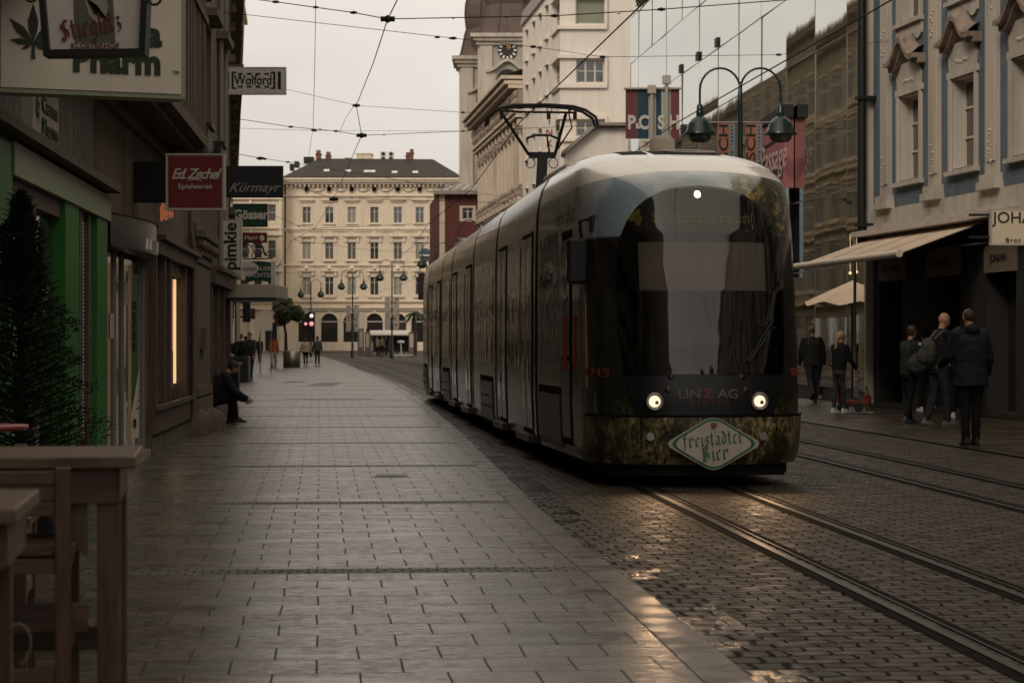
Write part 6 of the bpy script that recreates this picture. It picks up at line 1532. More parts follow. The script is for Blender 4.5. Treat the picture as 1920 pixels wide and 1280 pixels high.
mb = MB(); q = [gp(1428, 240, .35), gp(1492, 196, .35), gp(1492, 220, .35), gp(1428, 248, .35)]; mb.add(q+[v-FGL.b*.3 for v in q], [(0, 1, 2, 3), (0, 4, 5, 1), (3, 2, 6, 7), (0, 3, 7, 4), (1, 5, 6, 2)]); mb.build('dark_cap', M['black'], PS)
LB2 = thing('facade_banner', FGL.p(aG(1482), .3, 3), 'pale blue upright banner just right of the tram nose', 'banner')
mb = MB(); q = [gp(1472, 352, .25), gp(1490, 352, .25), gp(1490, 520, .25), gp(1472, 520, .25)]; mb.add(q+[v-FGL.b*.1 for v in q], [(0, 1, 2, 3), (0, 4, 5, 1), (1, 5, 6, 2), (3, 2, 6, 7), (0, 3, 7, 4)]); mb.build('cloth', mat('pale blue cloth', (.20, .28, .33), .7), LB2)
r_, at, ax = board('vertical_sign', 1018, 1042, 196, 302, 101, (plaster('white sign panel', (.6, .56, .5), fine=3, dirt=.08), M['white']), 'upright white sign with red letters behind the pantograph', bracket=False, lip=.01)
for k_, ch_ in enumerate('DINKL'): btext(r_, at, ax, ch_, 1030, 207+k_*21, 12, 101, mat('red letter', (.30, .03, .03), .5), bold=.01)
# striped banner with letters
SB = thing('striped_banner', P(1222, 290, 60), 'hanging banner striped wine red, blue and white with white block letters', 'banner')
cols_ = [(1173, 1194, (.16, .045, .05)), (1194, 1216, (.02, .055, .085)), (1216, 1230, (.46, .48, .44)), (1230, 1240, (.02, .055, .085)), (1240, 1258, (.46, .46, .43)), (1258, 1274, (.16, .045, .05))]
for x0, x1, c in cols_:
    mb = MB(); a_, b_ = P(x0, 260, 60), P(x1, 168, 60); mb.box(a_.x+.002, b_.x-.002, 60, 60.05, a_.z, b_.z); mb.build('stripe', mat('banner stripe', c, .7), SB)
for s_, px, py, h_ in (('P', 1184, 231, 25), ('u', 1196, 235, 12), ('C', 1207, 231, 25), ('S', 1240, 231, 25), ('H', 1264, 231, 25)):
    vs, fs = text_mb(s_, h_*60/F/.7, bold=.02, sx=.8); mb = MB(); mb.add(place(vs, P(px, py, 59.98), XA, vz), fs); mb.build('lettering', M['white'], SB)
mb = MB(); mb.tube([P(1170, 166, 59.95), P(1277, 166, 59.95)], .04, 6)
for px, py in ((1222, 168), (1250, 150)): mb.tube([P(px, py, 59.9), Vector((P(px, 0, 59.9).x, 59.9, 0))], .05, 6); c = P(px, py, 59.9); mb.box(c.x-.11, c.x+.11, 59.82, 60.02, c.z-.11, c.z+.11)
mb.build('mast', M['cloth'], SB)

# ================================================================== STREET LAMPS
def lamp(px, py_top, Y, base_z, label, arm=.47, banners=None, rz=0, group='green double armed street lamps', hs=1.0, pr=.055):
    X = (px-960)*Y/F; Ht = CH+(HY-py_top)*Y/F-base_z
    root = thing('street_lamp', (X, Y, base_z), label, 'street lamp', group, rz)
    mb = MB(); mb.lathe([(.16, 0), (.16, .5), (.11, .6), (.10, 1.2), (pr*1.2, 1.3), (pr, Ht-.9), (pr*.8, Ht-.35), (.001, Ht-.3)], (0, 0, 0), 12); mb.build('post', M['lampgreen'], root, False)
    for s_ in (-1, 1):
        mb = MB(); r = arm/1.0; pts = [(0, 0, Ht-1.1), (s_*.02, 0, Ht-.55)]+[(s_*(r-r*math.cos(t_)), 0, Ht-.5+.5*math.sin(t_)) for t_ in [math.pi*k/12 for k in range(1, 13)]]+[(s_*2*r, 0, Ht-.8)]
        mb.tube(pts, .026, 8); mb.build('arm', M['lampgreen'], root, False)
        mb = MB(); c = (s_*2*r, 0, Ht-.8); mb.lathe([(.03, 0), (.07, -.06), (.08, -.2), (.09, -.22)], c, 12); mb.lathe([(.085, -.225), (.085, -.30)], c, 12)
        mb.lathe([(.09, -.30), (.19, -.36), (.27, -.48), (.31, -.62), (.37, -.70), (.37, -.72), (.26, -.72)], c, 18)
        sh = mb.build('lamp_head', M['lampgreen'], root, False)
        mb = MB(); mb.lathe([(.26, -.721), (.25, -.8), (.18, -.88), (.001, -.9)], c, 14); mb.build('lamp_glass', mat('smoked lamp glass', (.05, .06, .05), .15), sh, False)
    if banners:
        w_, h_, col_, zt_ = banners
        mb = MB(); mb.tube([(-w_*2.2, 0, zt_+.02), (w_*2.2, 0, zt_+.02)], .018, 6); mb.build('banner_rod', M['steel'], root, False)
        for s_ in (-1, 1):
            x0, x1 = (s_*.12, s_*(.12+w_)); x0, x1 = min(x0, x1), max(x0, x1)
            mb = MB(); mb.box(x0, x1, -.012, .012, zt_-h_, zt_); bn = mb.build('banner', col_, root, False)
            yield_ = bn
            if Y < 80:
                vs, fs = text_mb('FRISCH', .30, bold=.004, sx=1.5); xc = (x0+x1)/2-.06
                mb = MB(); mb.add([Vector((xc-v.y, -.016-v.z, zt_-h_*.52+v.x)) for v in vs], [f[::-1] for f in fs]); mb.build('lettering', inkk, bn, False)
                mb = MB(); mb.box(x1-.11, x1-.01, -.016, -.0125, zt_-h_+.02, zt_-.02); mb.build('blue_strip', mat('blue strip', (.18, .26, .32), .6), bn, False)
                rr = random.Random(3); mb = MB()
                for k in range(16): zz = zt_-.1-k*h_/17; mb.box(x1-.09, x1-.09+rr.uniform(.02, .06), -.019, -.0165, zz, zz+.04)
                mb.build('small_mark', inkk, bn, False)
    return root
t = NT(mat('dotted festival banner', (.3, .2, .16), .7)); vv = t.n('ShaderNodeTexVoronoi'); vv.inputs['Scale'].default_value = 3.2; t.l(t.tc(), vv.inputs['Vector'])
M['dotted'] = t.set(Base_Color=t.mix(t.ramp(vv.outputs['Distance'], [(.32, (1,)*3), (.36, (0,)*3)]), (.42, .38, .33), t.ramp(t.sep(vv.outputs['Color'])[0], [(.3, (.32, .06, .05)), (.5, (.45, .30, .06)), (.7, (.30, .10, .10))])))
salmon = mat('salmon banner', (.36, .15, .10), .7)
lamp(1388, 128, 51, 0, 'tall green double armed street lamp with salmon banners behind the tram nose', arm=.46, banners=(.38, 1.4, salmon, 6.45))
lamp(735, 487, 178, gz(178), 'green double armed street lamp with dotted banners in front of the fifth window column', banners=(.45, 2.6, M['dotted'], 4.9))
lamp(661, 506, 190, gz(190), 'green double armed street lamp with dotted banners left of the taller bannered one', banners=(.42, 2.2, M['dotted'], 4.4))
lamp(583, 524, 210, gz(210), 'slim green double armed street lamp behind the traffic lights')
lamp(818, 455, 148, gz(148), 'green double armed street lamp rising just over the tram rear')
lamp(897, 412, 110, 0, 'green double armed street lamp in front of the palace, half behind the tram roof')
# ---- traffic signal
TL = thing('traffic_light', P(583, 660, 170), 'tram signal on a post showing red and white lights near the far arches', 'traffic light')
mb = MB(); mb.tube([P(583, 655, 170)-vz*.6, P(583, 588, 170)], .07, 8); mb.build('post', M['steel_dark'], TL)
mb = MB(); c = P(584, 600, 170); mb.bbox(c.x-.28, c.x+.28, 169.7, 170, c.z-.75, c.z+.6, .03); c2 = P(573, 607, 170); mb.bbox(c2.x-.25, c2.x+.22, 169.7, 170, c2.z-.5, c2.z+.5, .03); hd = mb.build('signal_head', M['black'], TL)
mb = MB(); mb.ball(P(584, 592, 169.65), .15, n=10); mb.build('lamp', mat('white signal', (1, 1, 1), .4, emit=(1, .95, .9), es=1.0), hd)
for px, r in ((573, .12), (584, .17)): mb = MB(); mb.ball(P(px, 607, 169.65), r, n=10); mb.build('lamp', mat('red signal', (1, .3, .3), .4, emit=(1, .45, .42), es=1.0), hd)
# ---- advertising round sign board at right of the arches
r_, at, ax = board('cafe_sign', 797-10, 822, 478, 490, 170, (M['signgrey'], M['black']), 'pale board with a striped disc hanging over the tram rear', bracket=False, lip=.02)
mb = MB(); c = P(797, 477, 169.9); mb.prism([(.47*math.cos(2*math.pi*k/24), .47*math.sin(2*math.pi*k/24)) for k in range(24)], c, XA, vz, .05); mb.build('disc', mat('teal disc', (.06, .12, .13), .5), r_)
mb = MB(); c = P(797, 478, 169.8); mb.box(c.x-.4, c.x+.4, 169.75, 169.8, c.z-.1, c.z+.02); mb.build('stripe', M['white'], r_)
mb = MB(); mb.tube([P(805, 490, 170), Vector((P(805, 0, 170).x, 170, gz(170)))], .05, 6); mb.build('post', M['steel_dark'], r_)
r_, at, ax = board('hotel_banner', 784, 800, 512, 562, 160, (mat('plum black banner', (.03, .01, .015), .6), M['black']), 'dark upright banner at the tram rear end', bracket=False, lip=.02)
mb = MB(); mb.tube([P(800, 500, 160.1), Vector((P(800, 0, 160).x, 160.1, gz(160)))], .05, 6); mb.build('post', M['steel_dark'], r_)

# ================================================================== WIRES
WM = M['wire']
def wire(pts, r, label, group=None, name='overhead_wire', sag=None, knots=None):
    mb = MB(); q = []
    for (a, b) in zip(pts, pts[1:]):
        a, b = Vector(a), Vector(b); n = 8
        for k in range(n): t_ = k/n; p_ = a.lerp(b, t_); p_.z -= (sag or 0)*4*t_*(1-t_); q.append(p_)
    q.append(Vector(pts[-1])); mb.tube(q, r, 5)
    for kk in (knots or []):
        c = Vector(kk[:3]); rr_ = kk[3]; mb.tube([c-XA*rr_, c+XA*rr_], rr_*.4, 6); mb.ball(c, rr_*.6, n=6)
    return single(name, mb, WM, label, 'overhead wire', q[0], group)
def track_wire(off, lab, z=5.58, zig=.15, y0=6, y1=250, st=18):
    pts = []; k = 0; y = y0
    while y < y1: pts.append((cx(y)+off+(zig if k % 2 else -zig), y, z+gz(y))); y += st; k += 1
    return wire(pts, .0105, lab, 'contact wires over the tracks')
track_wire(.05, 'contact wire running from the upper right down to the tram pantograph')
track_wire(3.0, 'contact wire over the far track crossing in front of the glass facade')
def span(pxs, Y, label, r=.009, sag=0, knots=True, ins=()):
    pts = [P(px, py, y) for (px, py), y in zip(pxs, Y)]
    return wire(pts, r, label, 'cross span wires between the facades', sag=sag, knots=[(*p_, .06) for p_ in pts[1:-1]]+[(*P(a, b, c), d) for a, b, c, d in ins])
span([(352, 12), (590, 6), (727, 36), (1133, 22), (1560, -6)], (44, 42, 38, 36, 36), 'topmost thick span wire with knots crossing the whole sky', ins=((663, 25, 40, .04), (900, 35, 37, .03), (1013, 30, 37, .03)), r=.008) if False else span([(340, -18), (517, 4), (663, 24), (727, 36), (1040, 30), (1240, 18), (1530, -4)], (44, 42, 40, 38, 36, 36, 36), 'topmost knotted span wire crossing the whole sky', ins=((592, 14, 41, .03), (850, 35, 37, .02), (950, 33, 37, .02), (1160, 26, 36, .02)))
span([(352, 12), (410, 22), (850, 72), (1000, 88), (1130, 107), (1460, 103), (1690, 74)], (44, 43, 42, 44, 46, 50, 50), 'thin span wire passing over the white framed sign to the clock tower', r=.006, ins=((820, 70, 42, .05), (845, 72, 42, .04)))
span([(440, 145), (668, 198), (868, 211), (1000, 216)], (60, 62, 66, 70), 'faint sagging span wire halfway up the sky', r=.006)
span([(440, 222), (545, 238), (630, 246), (678, 254), (868, 246), (1180, 232)], (58, 60, 61, 62, 70, 80), 'knotted span wire just above the pantograph level', r=.009, ins=((600, 243, 60, .04), (800, 249, 66, .03), (720, 253, 63, .03)))
span([(430, 240), (590, 245), (868, 246)], (52, 56, 60), 'lowest thin span wire of the close pair in mid sky', r=.004)
span([(440, 288), (496, 298), (540, 304), (1010, 380)], (50, 58, 70, 90), 'thin span wire over the long black sign', r=.008, ins=((488, 297, 57, .09),))
span([(540, 345), (626, 373), (660, 372), (960, 381)], (95, 100, 104, 120), 'span wire across the top of the cream house', r=.014, ins=((626, 373, 100, .2),))
span([(500, 398), (560, 424), (590, 428), (980, 412)], (95, 100, 104, 120), 'span wire across the upper windows of the cream house', r=.010)
span([(535, 424), (555, 450), (700, 470), (860, 476)], (110, 112, 116, 130), 'thin span wire across the middle windows of the cream house', r=.008)
span([(500, 507), (620, 520), (700, 500), (815, 488)], (120, 130, 140, 150), 'thin span wire across the lower windows of the cream house', r=.008)
wire([P(745, 0, 38), P(727, 36, 38), P(700, 118, 48), P(668, 198, 62), P(678, 254, 62), P(626, 373, 100), P(590, 428, 104), P(548, 450, 112), P(520, 505, 120)], .0105, 'thick kinked wire zigzagging down the sky above the pavement', knots=[(*P(727, 36, 38), .12), (*P(668, 198, 62), .10), (*P(678, 254, 62), .14)])
wire([P(592, -10, 40), P(590, 130, 42), P(587, 240, 60), P(578, 300, 70)], .006, 'thin upright wire hanging left of the kinked wire', knots=[(*P(592, 14, 41), .05), (*P(586, 244, 60), .05)])
wire([P(664, 198, 62), P(648, 222, 62), P(636, 250, 62)], .006, 'short curved wire loop beside the kinked wire')
wire([P(1690, 74, 50), P(1780, 60, 48), P(1920, 30, 44), P(2000, 10, 42)], .008, 'thin span wire in front of the blue facade')
wire([P(1182, 222, 80), P(1490, 262, 62), P(1660, 300, 54)], .008, 'thin drooping wire across the pink board', sag=.3)

# ================================================================== TREES, PLANTERS
t = NT(mat('leaf green', (.035, .05, .02), .6)); M['leaf'] = t.set(Base_Color=t.ramp(t.noise(3, 3), [(.3, (.022, .032, .014)), (.6, (.05, .065, .026)), (.8, (.09, .10, .045))]))
M['conifer'] = mat('conifer needles', (.009, .014, .007), .8, spec=.2)
M['bark'] = plaster('bark', (.06, .045, .035), scale=6, dirt=.4)
def leaves(mb, c, r, n, s, rnd, sc=(1, 1, 1), clumps=9, cr=.42):
    cs = []
    for k in range(clumps):
        d = Vector((rnd.gauss(0, 1), rnd.gauss(0, 1), rnd.gauss(0, 1))).normalized()*r*rnd.uniform(.35, .85); cs.append(Vector((d.x*sc[0], d.y*sc[1], d.z*sc[2])))
    for k in range(n):
        q = Vector(rnd.choice(cs)); d = Vector((rnd.gauss(0, 1), rnd.gauss(0, 1), rnd.gauss(0, 1))).normalized()*r*cr*rnd.random()**.4
        p_ = Vector(c)+q+d; u = Vector((rnd.gauss(0, 1), rnd.gauss(0, 1), rnd.gauss(0, .6))).normalized(); v = u.orthogonal().normalized(); ss = s*rnd.uniform(.6, 1.4)
        mb.add([p_-u*ss, p_+v*ss*.45, p_+u*ss, p_-v*ss*.45], [(0, 1, 2, 3)])
rnd = random.Random(21)
TP = thing('potted_tree', P(533, 670, 132), 'round crowned tree in a big steel planter left of the walking couple', 'tree')
c0 = P(545, 680, 132); gx = c0.x
mb = MB(); mb.tube([(P(537, 0, 132).x, 132, .3), (P(536, 0, 132).x, 132, P(0, 625, 132).z), (P(532, 0, 132).x, 132, P(0, 606, 132).z)], [.1, .08, .06], 8)
for px, py in ((512, 590), (522, 576), (545, 574), (556, 592), (534, 568)): mb.tube([(P(532, 0, 132).x, 132, P(0, 610, 132).z), P(px, py, 132+rnd.uniform(-.5, .5))], [.06, .02], 6)
mb.build('trunk', M['bark'], TP)
mb = MB(); leaves(mb, P(532, 586, 132), 1.45, 3400, .085, rnd, (1.1, 1, .66), 11, .30); mb.build('crown', M['leaf'], TP)
PL = thing('steel_planter', (c0.x, 130.6, 0), 'large brushed steel drum planter behind the orange-jacketed walker', 'planter')
mb = MB(); mb.lathe([(.44, 0), (.5, .02), (.5, .98), (.46, 1.0), (.44, .9), (.001, .88)], (P(545, 0, 130).x, 130.6, 0), 24); mb.build('drum', M['steel'], PL)
mb = MB(); mb.lathe([(.44, .9), (.001, .93)], (P(545, 0, 130).x, 130.6, 0), 16); mb.build('soil', M['bark'], PL)
PM = thing('palm_tree', P(779, 680, 190), 'small palm tree in front of the last visible arch', 'palm')
mb = MB(); mb.tube([P(779, 665, 190), P(778, 620, 190), P(779, 588, 190)], [.16, .13, .15], 8); mb.build('trunk', M['bark'], PM)
mb = MB(); tp_ = P(779, 588, 190)
for k in range(26):
    a = k*2.4; el = rnd.uniform(-.1, 1.1); L_ = rnd.uniform(.8, 1.15); d = Vector((math.cos(a)*math.cos(el), math.sin(a)*math.cos(el), math.sin(el)))
    prev = None
    for q in range(7):
        t_ = q/6; p_ = tp_+d*L_*t_-vz*(.75*t_*t_*(L_))
        if prev is not None:
            sd = (p_-prev).cross(vz).normalized()*.16*(1-t_*.6)
            mb.add([prev, p_, p_+sd-vz*.1, prev+sd-vz*.1], [(0, 1, 2, 3)]); mb.add([prev, p_, p_-sd-vz*.1, prev-sd-vz*.1], [(0, 1, 2, 3)])
        prev = p_
mb.build('crown', M['leaf'], PM)
# dark potted conifer by the green shop
CN = thing('potted_conifer', (-3.42, 15.6, 0), 'tall dark conifer in a pot in front of the green shopfront', 'conifer')
mb = MB(); mb.tube([(-3.42, 15.6, .3), (-3.42, 15.6, 2.45)], [.05, .012], 6)
for k in range(220):
    z = .6+1.9*(k/220)**1.1; rad = .50*(1-(z-.6)/2.05)**.7; a = k*2.4; d = Vector((math.cos(a), math.sin(a), .35)); mb.tube([(-3.42, 15.6, z), Vector((-3.42, 15.6, z))+d*rad], [.008, .003], 4, cap=False)
mb.build('trunk', M['conifer'], CN)
mb = MB()
for k in range(15000):
    f_ = rnd.random()**.85; z = .55+1.95*f_; rad = .56*(1-f_)**.75*(1+.22*math.sin(z*19+3*math.sin(z*5))); a = rnd.uniform(0, 2*math.pi); rr_ = rad*(rnd.random()**.45)*(1+.12*math.sin(a*5+z*8))
    p_ = Vector((-3.42+rr_*math.cos(a), 15.6+rr_*math.sin(a), z)); d = Vector((math.cos(a), math.sin(a), .5)); u = (d+Vector((rnd.gauss(0, .5), rnd.gauss(0, .5), rnd.gauss(0, .4)))).normalized()*rnd.uniform(.02, .045); v = u.orthogonal().normalized()*.008
    mb.add([p_-v, p_+v, p_+u], [(0, 1, 2)])
mb.build('crown', M['conifer'], CN)
mb = MB(); mb.lathe([(.22, 0), (.30, .5), (.31, .52), (.27, .52), (.001, .48)], (-3.42, 15.6, 0), 16); mb.build('pot', M['steel_dark'], CN)
# green plants on the roof terrace edge
RP = thing('roof_plant', P(1204, 10, 92), 'green shrub on the roof edge beside the glass facade', 'plant')
mb = MB(); leaves(mb, P(1206, 2, 91.9), .38, 500, .07, rnd); mb.build('crown', M['leaf'], RP); mb = MB(); mb.tube([P(1206, 32, 91.9), P(1206, 5, 91.9)], .03, 5); mb.build('trunk', M['bark'], RP)

# ================================================================== BINS, SHELTER, BIKES
mb = MB(); LBN = thing('litter_bin', (P(430, 0, 52).x, 52, 0), 'dark slatted litter bin on the pavement beyond the seated man', 'litter bin')
xb = P(432, 0, 52).x
for k in range(8): mb.box(xb-.19+k*.05, xb-.19+k*.05+.035, 51.85, 51.87, .12, .95)
mb.box(xb-.18, xb+.2, 51.875, 52.2, .1, .93); mb.build('bin_body', M['steel_dark'], LBN)
mb = MB(); mb.box(xb-.21, xb+.23, 51.82, 52.24, .95, 1.0); mb.build('lid', M['steel'], LBN)
mb = MB(); mb.box(xb-.1, xb+.1, 51.95, 52.1, 0, .1); mb.build('foot', M['steel_dark'], LBN)
PB2 = thing('box_planter', (P(449, 0, 82).x, 82, 0), 'dark square box planter right of the slatted litter bin', 'planter')
xb = P(449, 0, 84).x; mb = MB(); mb.bbox(xb-.42, xb+.38, 83.6, 84.4, 0, .95, .03); mb.build('tub', mat('dark green tub', (.012, .02, .014), .5), PB2)
mb = MB(); leaves(mb, (xb, 84, 1.25), .42, 700, .06, rnd); mb.build('crown', M['conifer'], PB2)
# tram stop shelter
SH = thing('tram_shelter', P(735, 662, 215), 'glass tram stop shelter with curved white roof on the far square', 'shelter')
Ys_ = 215; g_ = gz(Ys_); x0, x1 = P(694, 0, Ys_).x, P(770, 0, Ys_).x; zt_ = P(0, 619, Ys_).z
mb = MB(); n = 8
for k in range(n):
    a0_, a1_ = math.pi*k/n, math.pi*(k+1)/n; mb.add([(x, Ys_-1+1.1*(1-math.cos(a)), zt_-.45+.45*math.sin(a)) for a in (a0_, a1_) for x in (x0, x1)], [(0, 1, 3, 2)])
mb.tube([(x0, Ys_-1, zt_-.45), (x1, Ys_-1, zt_-.45)], .09, 6); mb.build('roof', M['white'], SH)
for x in (x0+.1, (x0+x1)/2, x1-.1): mb = MB(); mb.tube([(x, Ys_+1, g_), (x, Ys_+1, zt_-.4)], .06, 6); mb.tube([(x, Ys_-.9, g_), (x, Ys_-.9, zt_-.4)], .05, 6); mb.build('post', M['steel'], SH)
mb = MB(); mb.quad((x0+.2, Ys_+1.02, g_+.3), (x1-.2, Ys_+1.02, g_+.3), (x1-.2, Ys_+1.02, zt_-.5), (x0+.2, Ys_+1.02, zt_-.5)); mb.build('glass_wall', M['pane'], SH)
mb = MB(); mb.box(x0+.8, x0+2.4, Ys_+.5, Ys_+.9, g_+.42, g_+.48); mb.box(x0+.9, x0+.98, Ys_+.6, Ys_+.8, g_, g_+.42); mb.box(x0+2.2, x0+2.28, Ys_+.6, Ys_+.8, g_, g_+.42); mb.build('bench', M['shopwood'], SH)
for i, (px0, px1, py0, Yk, lab) in enumerate(((672, 682, 616, 205, 'left one of two grey brown ticket machines by the far stop'), (684, 694, 622, 205, 'right one of two grey brown ticket machines by the far stop'), (766, 782, 622, 200, 'grey brown poster pillar right of the far shelter'))):
    rt = thing('ticket_machine' if i < 2 else 'poster_pillar', P((px0+px1)/2, 668, Yk), lab, 'ticket machine' if i < 2 else 'pillar')
    a_, b_ = P(px0, 0, Yk), P(px1, py0, Yk); mb = MB(); mb.bbox(a_.x, b_.x, Yk, Yk+.5, gz(Yk), b_.z, .04); mb.build('case', mat('grey brown case', (.16, .12, .10), .5), rt)
    mb = MB(); mb.box(a_.x+.1, b_.x-.1, Yk-.02, Yk-.002, gz(Yk)+.8, b_.z-.2); mb.build('screen', M['cloth'], rt)
def bike(px, Y, lab, flip=1):
    X = (px-960)*Y/F; g_ = gz(Y); rt = thing('bicycle', (X, Y, g_), lab, 'bicycle', 'bicycles parked by the far shelter')
    for s_ in (-1, 1):
        mb = MB(); mb.tube([(X+s_*.5+.33*math.cos(2*math.pi*k/20), Y, g_+.34+.33*math.sin(2*math.pi*k/20)) for k in range(21)], .022, 5)
        for k in range(6): mb.tube([(X+s_*.5, Y, g_+.34), (X+s_*.5+.32*math.cos(k*1.05), Y, g_+.34+.32*math.sin(k*1.05))], .004, 3)
        mb.build('wheel', M['rubber'], rt)
    mb = MB(); A, B_, C_, D_ = (X-.5, Y, g_+.34), (X-.18, Y, g_+.85), (X+.05, Y, g_+.33), (X+.38, Y, g_+.85)
    for p_, q_ in ((A, B_), (A, C_), (B_, C_), (B_, D_), (C_, D_), (D_, (X+.5, Y, g_+.34))): mb.tube([p_, q_], .02, 5)
    mb.tube([D_, (X+.36, Y, g_+1.0), (X+.5, Y, g_+1.02)], .015, 5); mb.build('frame', M['steel_dark'], rt)
    mb = MB(); mb.bbox(X-.3, X-.06, Y-.07, Y+.07, g_+.9, g_+.95, .02); mb.build('saddle', M['black'], rt)
bike(727, 196, 'dark bicycle parked left of the white kick scooter by the far shelter'); bike(742, 198, 'dark bicycle parked right beside the lamp post by the far shelter')
KS = thing('kick_scooter', P(752, 665, 194), 'white kick scooter lying by the parked bicycles', 'scooter')
c = P(757, 669, 194); g_ = gz(194)
mb = MB(); mb.bbox(c.x-1.2, c.x+.8, 193.9, 194.1, g_+.1, g_+.2, .03); mb.build('deck', M['white'], KS)
mb = MB(); mb.tube([(c.x-.2, 194, g_+.15), (c.x-.25, 194, g_+1.3)], .05, 6); mb.ball((c.x-.25, 194, g_+1.3), .2, n=8, sc=(1.8, .6, .7)); mb.build('steering_post', M['white'], KS)
for s_ in (-1.1, .7): mb = MB(); mb.tube([(c.x+s_, 193.95, g_+.09), (c.x+s_, 194.05, g_+.09)], .09, 10); mb.build('wheel', M['rubber'], KS)
# white menu boards glimpsed between
# ================================================================== FOREGROUND FURNITURE
M['oak'] = wood('worn outdoor wood', (.085, .045, .028), (8, 1, 1)); M['oakv'] = wood('worn outdoor wood upright', (.08, .043, .027), (1, 1, 8)); M['oaktop'] = wood('weathered grey table wood', (.12, .078, .052), (8, 1, 1))
BT = thing('bar_table', (-1.19, 6.93, 0), 'high wooden bar table with a plank top at the left foreground', 'table')
ztt = 1.10
for k in range(5): mb = MB(); mb.bbox(-2.9, -1.185-.0*k, 6.93+k*.147, 6.93+k*.147+.142, ztt-.038, ztt, .006); mb.build('top_plank', M['oaktop'], BT)
mb = MB(); mb.bbox(-2.86, -1.245, 6.975, 7.0, ztt-.15, ztt-.04, .004); mb.bbox(-1.262, -1.237, 7.005, 7.6, ztt-.15, ztt-.04, .004); mb.bbox(-2.86, -1.245, 7.6, 7.625, ztt-.15, ztt-.04, .004); mb.build('apron', M['oak'], BT)
for x, y in ((-1.27, 6.99), (-1.27, 7.52), (-2.8, 6.99), (-2.8, 7.52)): mb = MB(); mb.bbox(x-.035, x+.035, y-.01+.01, y+.07, 0, ztt-.04, .005); mb.build('leg', M['oakv'], BT)
mb = MB(); mb.prism([(0, 0), (-.18, 0), (0, -.19)], (-1.335, 7.03, ztt-.13), XA, vz, .03); mb.build('corner_brace', M['oakv'], BT)
mb = MB(); mb.bbox(-2.77, -1.335, 7.0, 7.03, .55, .64, .004); mb.bbox(-1.285, -1.255, 7.065, 7.515, .62, .70, .004); mb.bbox(-2.77, -1.31, 7.55, 7.58, .42, .50, .004); mb.build('stretcher', M['oak'], BT)
BT.rotation_euler = (0, 0, R(7.5)); BT.location.x += .02
def barstool(name, X1, Y0, label, back=True, sz=.84, w=.46, d=.44, hz=1.075, group='high wooden bar chairs at the bar table'):
    rt = thing('bar_chair', (X1, Y0, 0), label, 'bar chair', group)
    x0, x1 = X1-w, X1
    for i, (x, y, z) in enumerate(((x0, Y0, hz), (x1-.045, Y0, hz), (x0, Y0+d, sz-.04), (x1-.045, Y0+d, sz-.04))): mb = MB(); mb.bbox(x, x+.045, y, y+.045, 0, z, .004); mb.build('leg', M['oakv'], rt)
    for k in range(5): mb = MB(); mb.bbox(x0-.01+.0, x1+.01, Y0+.05+k*.088, Y0+.05+k*.088+.078, sz-.035, sz, .005); mb.build('seat_slat', M['oak'], rt)
    mb = MB(); mb.bbox(x0+.045, x1-.045, Y0+.01, Y0+.03, sz-.085, sz-.04, .003); mb.bbox(x1-.035, x1-.012, Y0+.045, Y0+d, sz-.085, sz-.04, .003); mb.bbox(x0+.045, x1-.045, Y0+d+.01, Y0+d+.03, sz-.085, sz-.04, .003); mb.build('seat_rail', M['oak'], rt)
    mb = MB(); mb.bbox(x0+.045, x1-.045, Y0+.01, Y0+.035, .40, .47, .003); mb.bbox(x1-.035, x1-.010, Y0+.045, Y0+d, .50, .56, .003); mb.bbox(x0+.045, x1-.045, Y0+d+.01, Y0+d+.035, .33, .40, .003); mb.build('footrest', M['oak'], rt)
    if back:
        for k in range(3): mb = MB(); mb.bbox(x0+.046, x1-.046, Y0+.008, Y0+.028, hz-.005-.047*(k+1), hz-.005-.047*k-.005, .004); mb.build('back_slat', M['oak'], rt)
    rt.rotation_euler = (0, 0, R(7.5)); return rt
barstool('a', -1.33, 6.74, 'high wooden bar chair with slatted back pushed against the bar table')
barstool('b', -1.80, 8.3, 'high wooden bar stool without a back behind the bar table', back=False, sz=.80, group=None)
T2 = thing('bar_table', (-1.105, 4.62, 0), 'near high wooden table cut off by the left edge of the picture', 'table')
for k in range(5): mb = MB(); mb.bbox(-2.0, -1.105, 4.62+k*.122, 4.62+k*.122+.118, 1.075, 1.11, .006); mb.build('top_plank', M['oaktop'], T2)
mb = MB(); mb.bbox(-2.0, -1.135, 4.66, 4.68, .98, 1.07, .003); mb.bbox(-1.15, -1.13, 4.69, 5.15, .98, 1.07, .003); mb.build('apron', M['oak'], T2)
for x, y in ((-1.21, 4.69), (-1.19, 5.1)): mb = MB(); mb.bbox(x-.03, x+.03, y, y+.06, 0, 1.07, .004); mb.build('leg', M['oakv'], T2)
for x, y in ((-1.95, 4.69), (-1.95, 5.1)): mb = MB(); mb.bbox(x-.03, x+.03, y, y+.06, 0, 1.07, .004); mb.build('leg', M['oakv'], T2)
T2.rotation_euler = (0, 0, R(7.5)); T2.location.x = -1.022
mb = MB(); ctl = [(20, 1172), (38, 1168), (52, 1178), (58, 1196), (57, 1216), (50, 1234), (38, 1245)]
mb.tube([P(interp([(k, c[0]) for k, c in enumerate(ctl)], q/4), interp([(k, c[1]) for k, c in enumerate(ctl)], q/4), 5.6) for q in range(25)], .0016, 5); single('cable', mb, mat('pale cable', (.3, .28, .25), .6), 'thin pale cable dangling between the wooden table legs', 'cable', P(38, 1200, 5.6))
RT = thing('bistro_table', (-2.85, 12.0, 0), 'small red round bistro table behind the wooden bar table', 'table')
mb = MB(); mb.lathe([(.001, 1.0), (.30, 1.0), (.315, 1.012), (.31, 1.028), (.001, 1.03)], (-2.93, 12.1, -.02), 24); mb.build('tabletop', mat('red enamel', (.22, .03, .022), .4), RT)
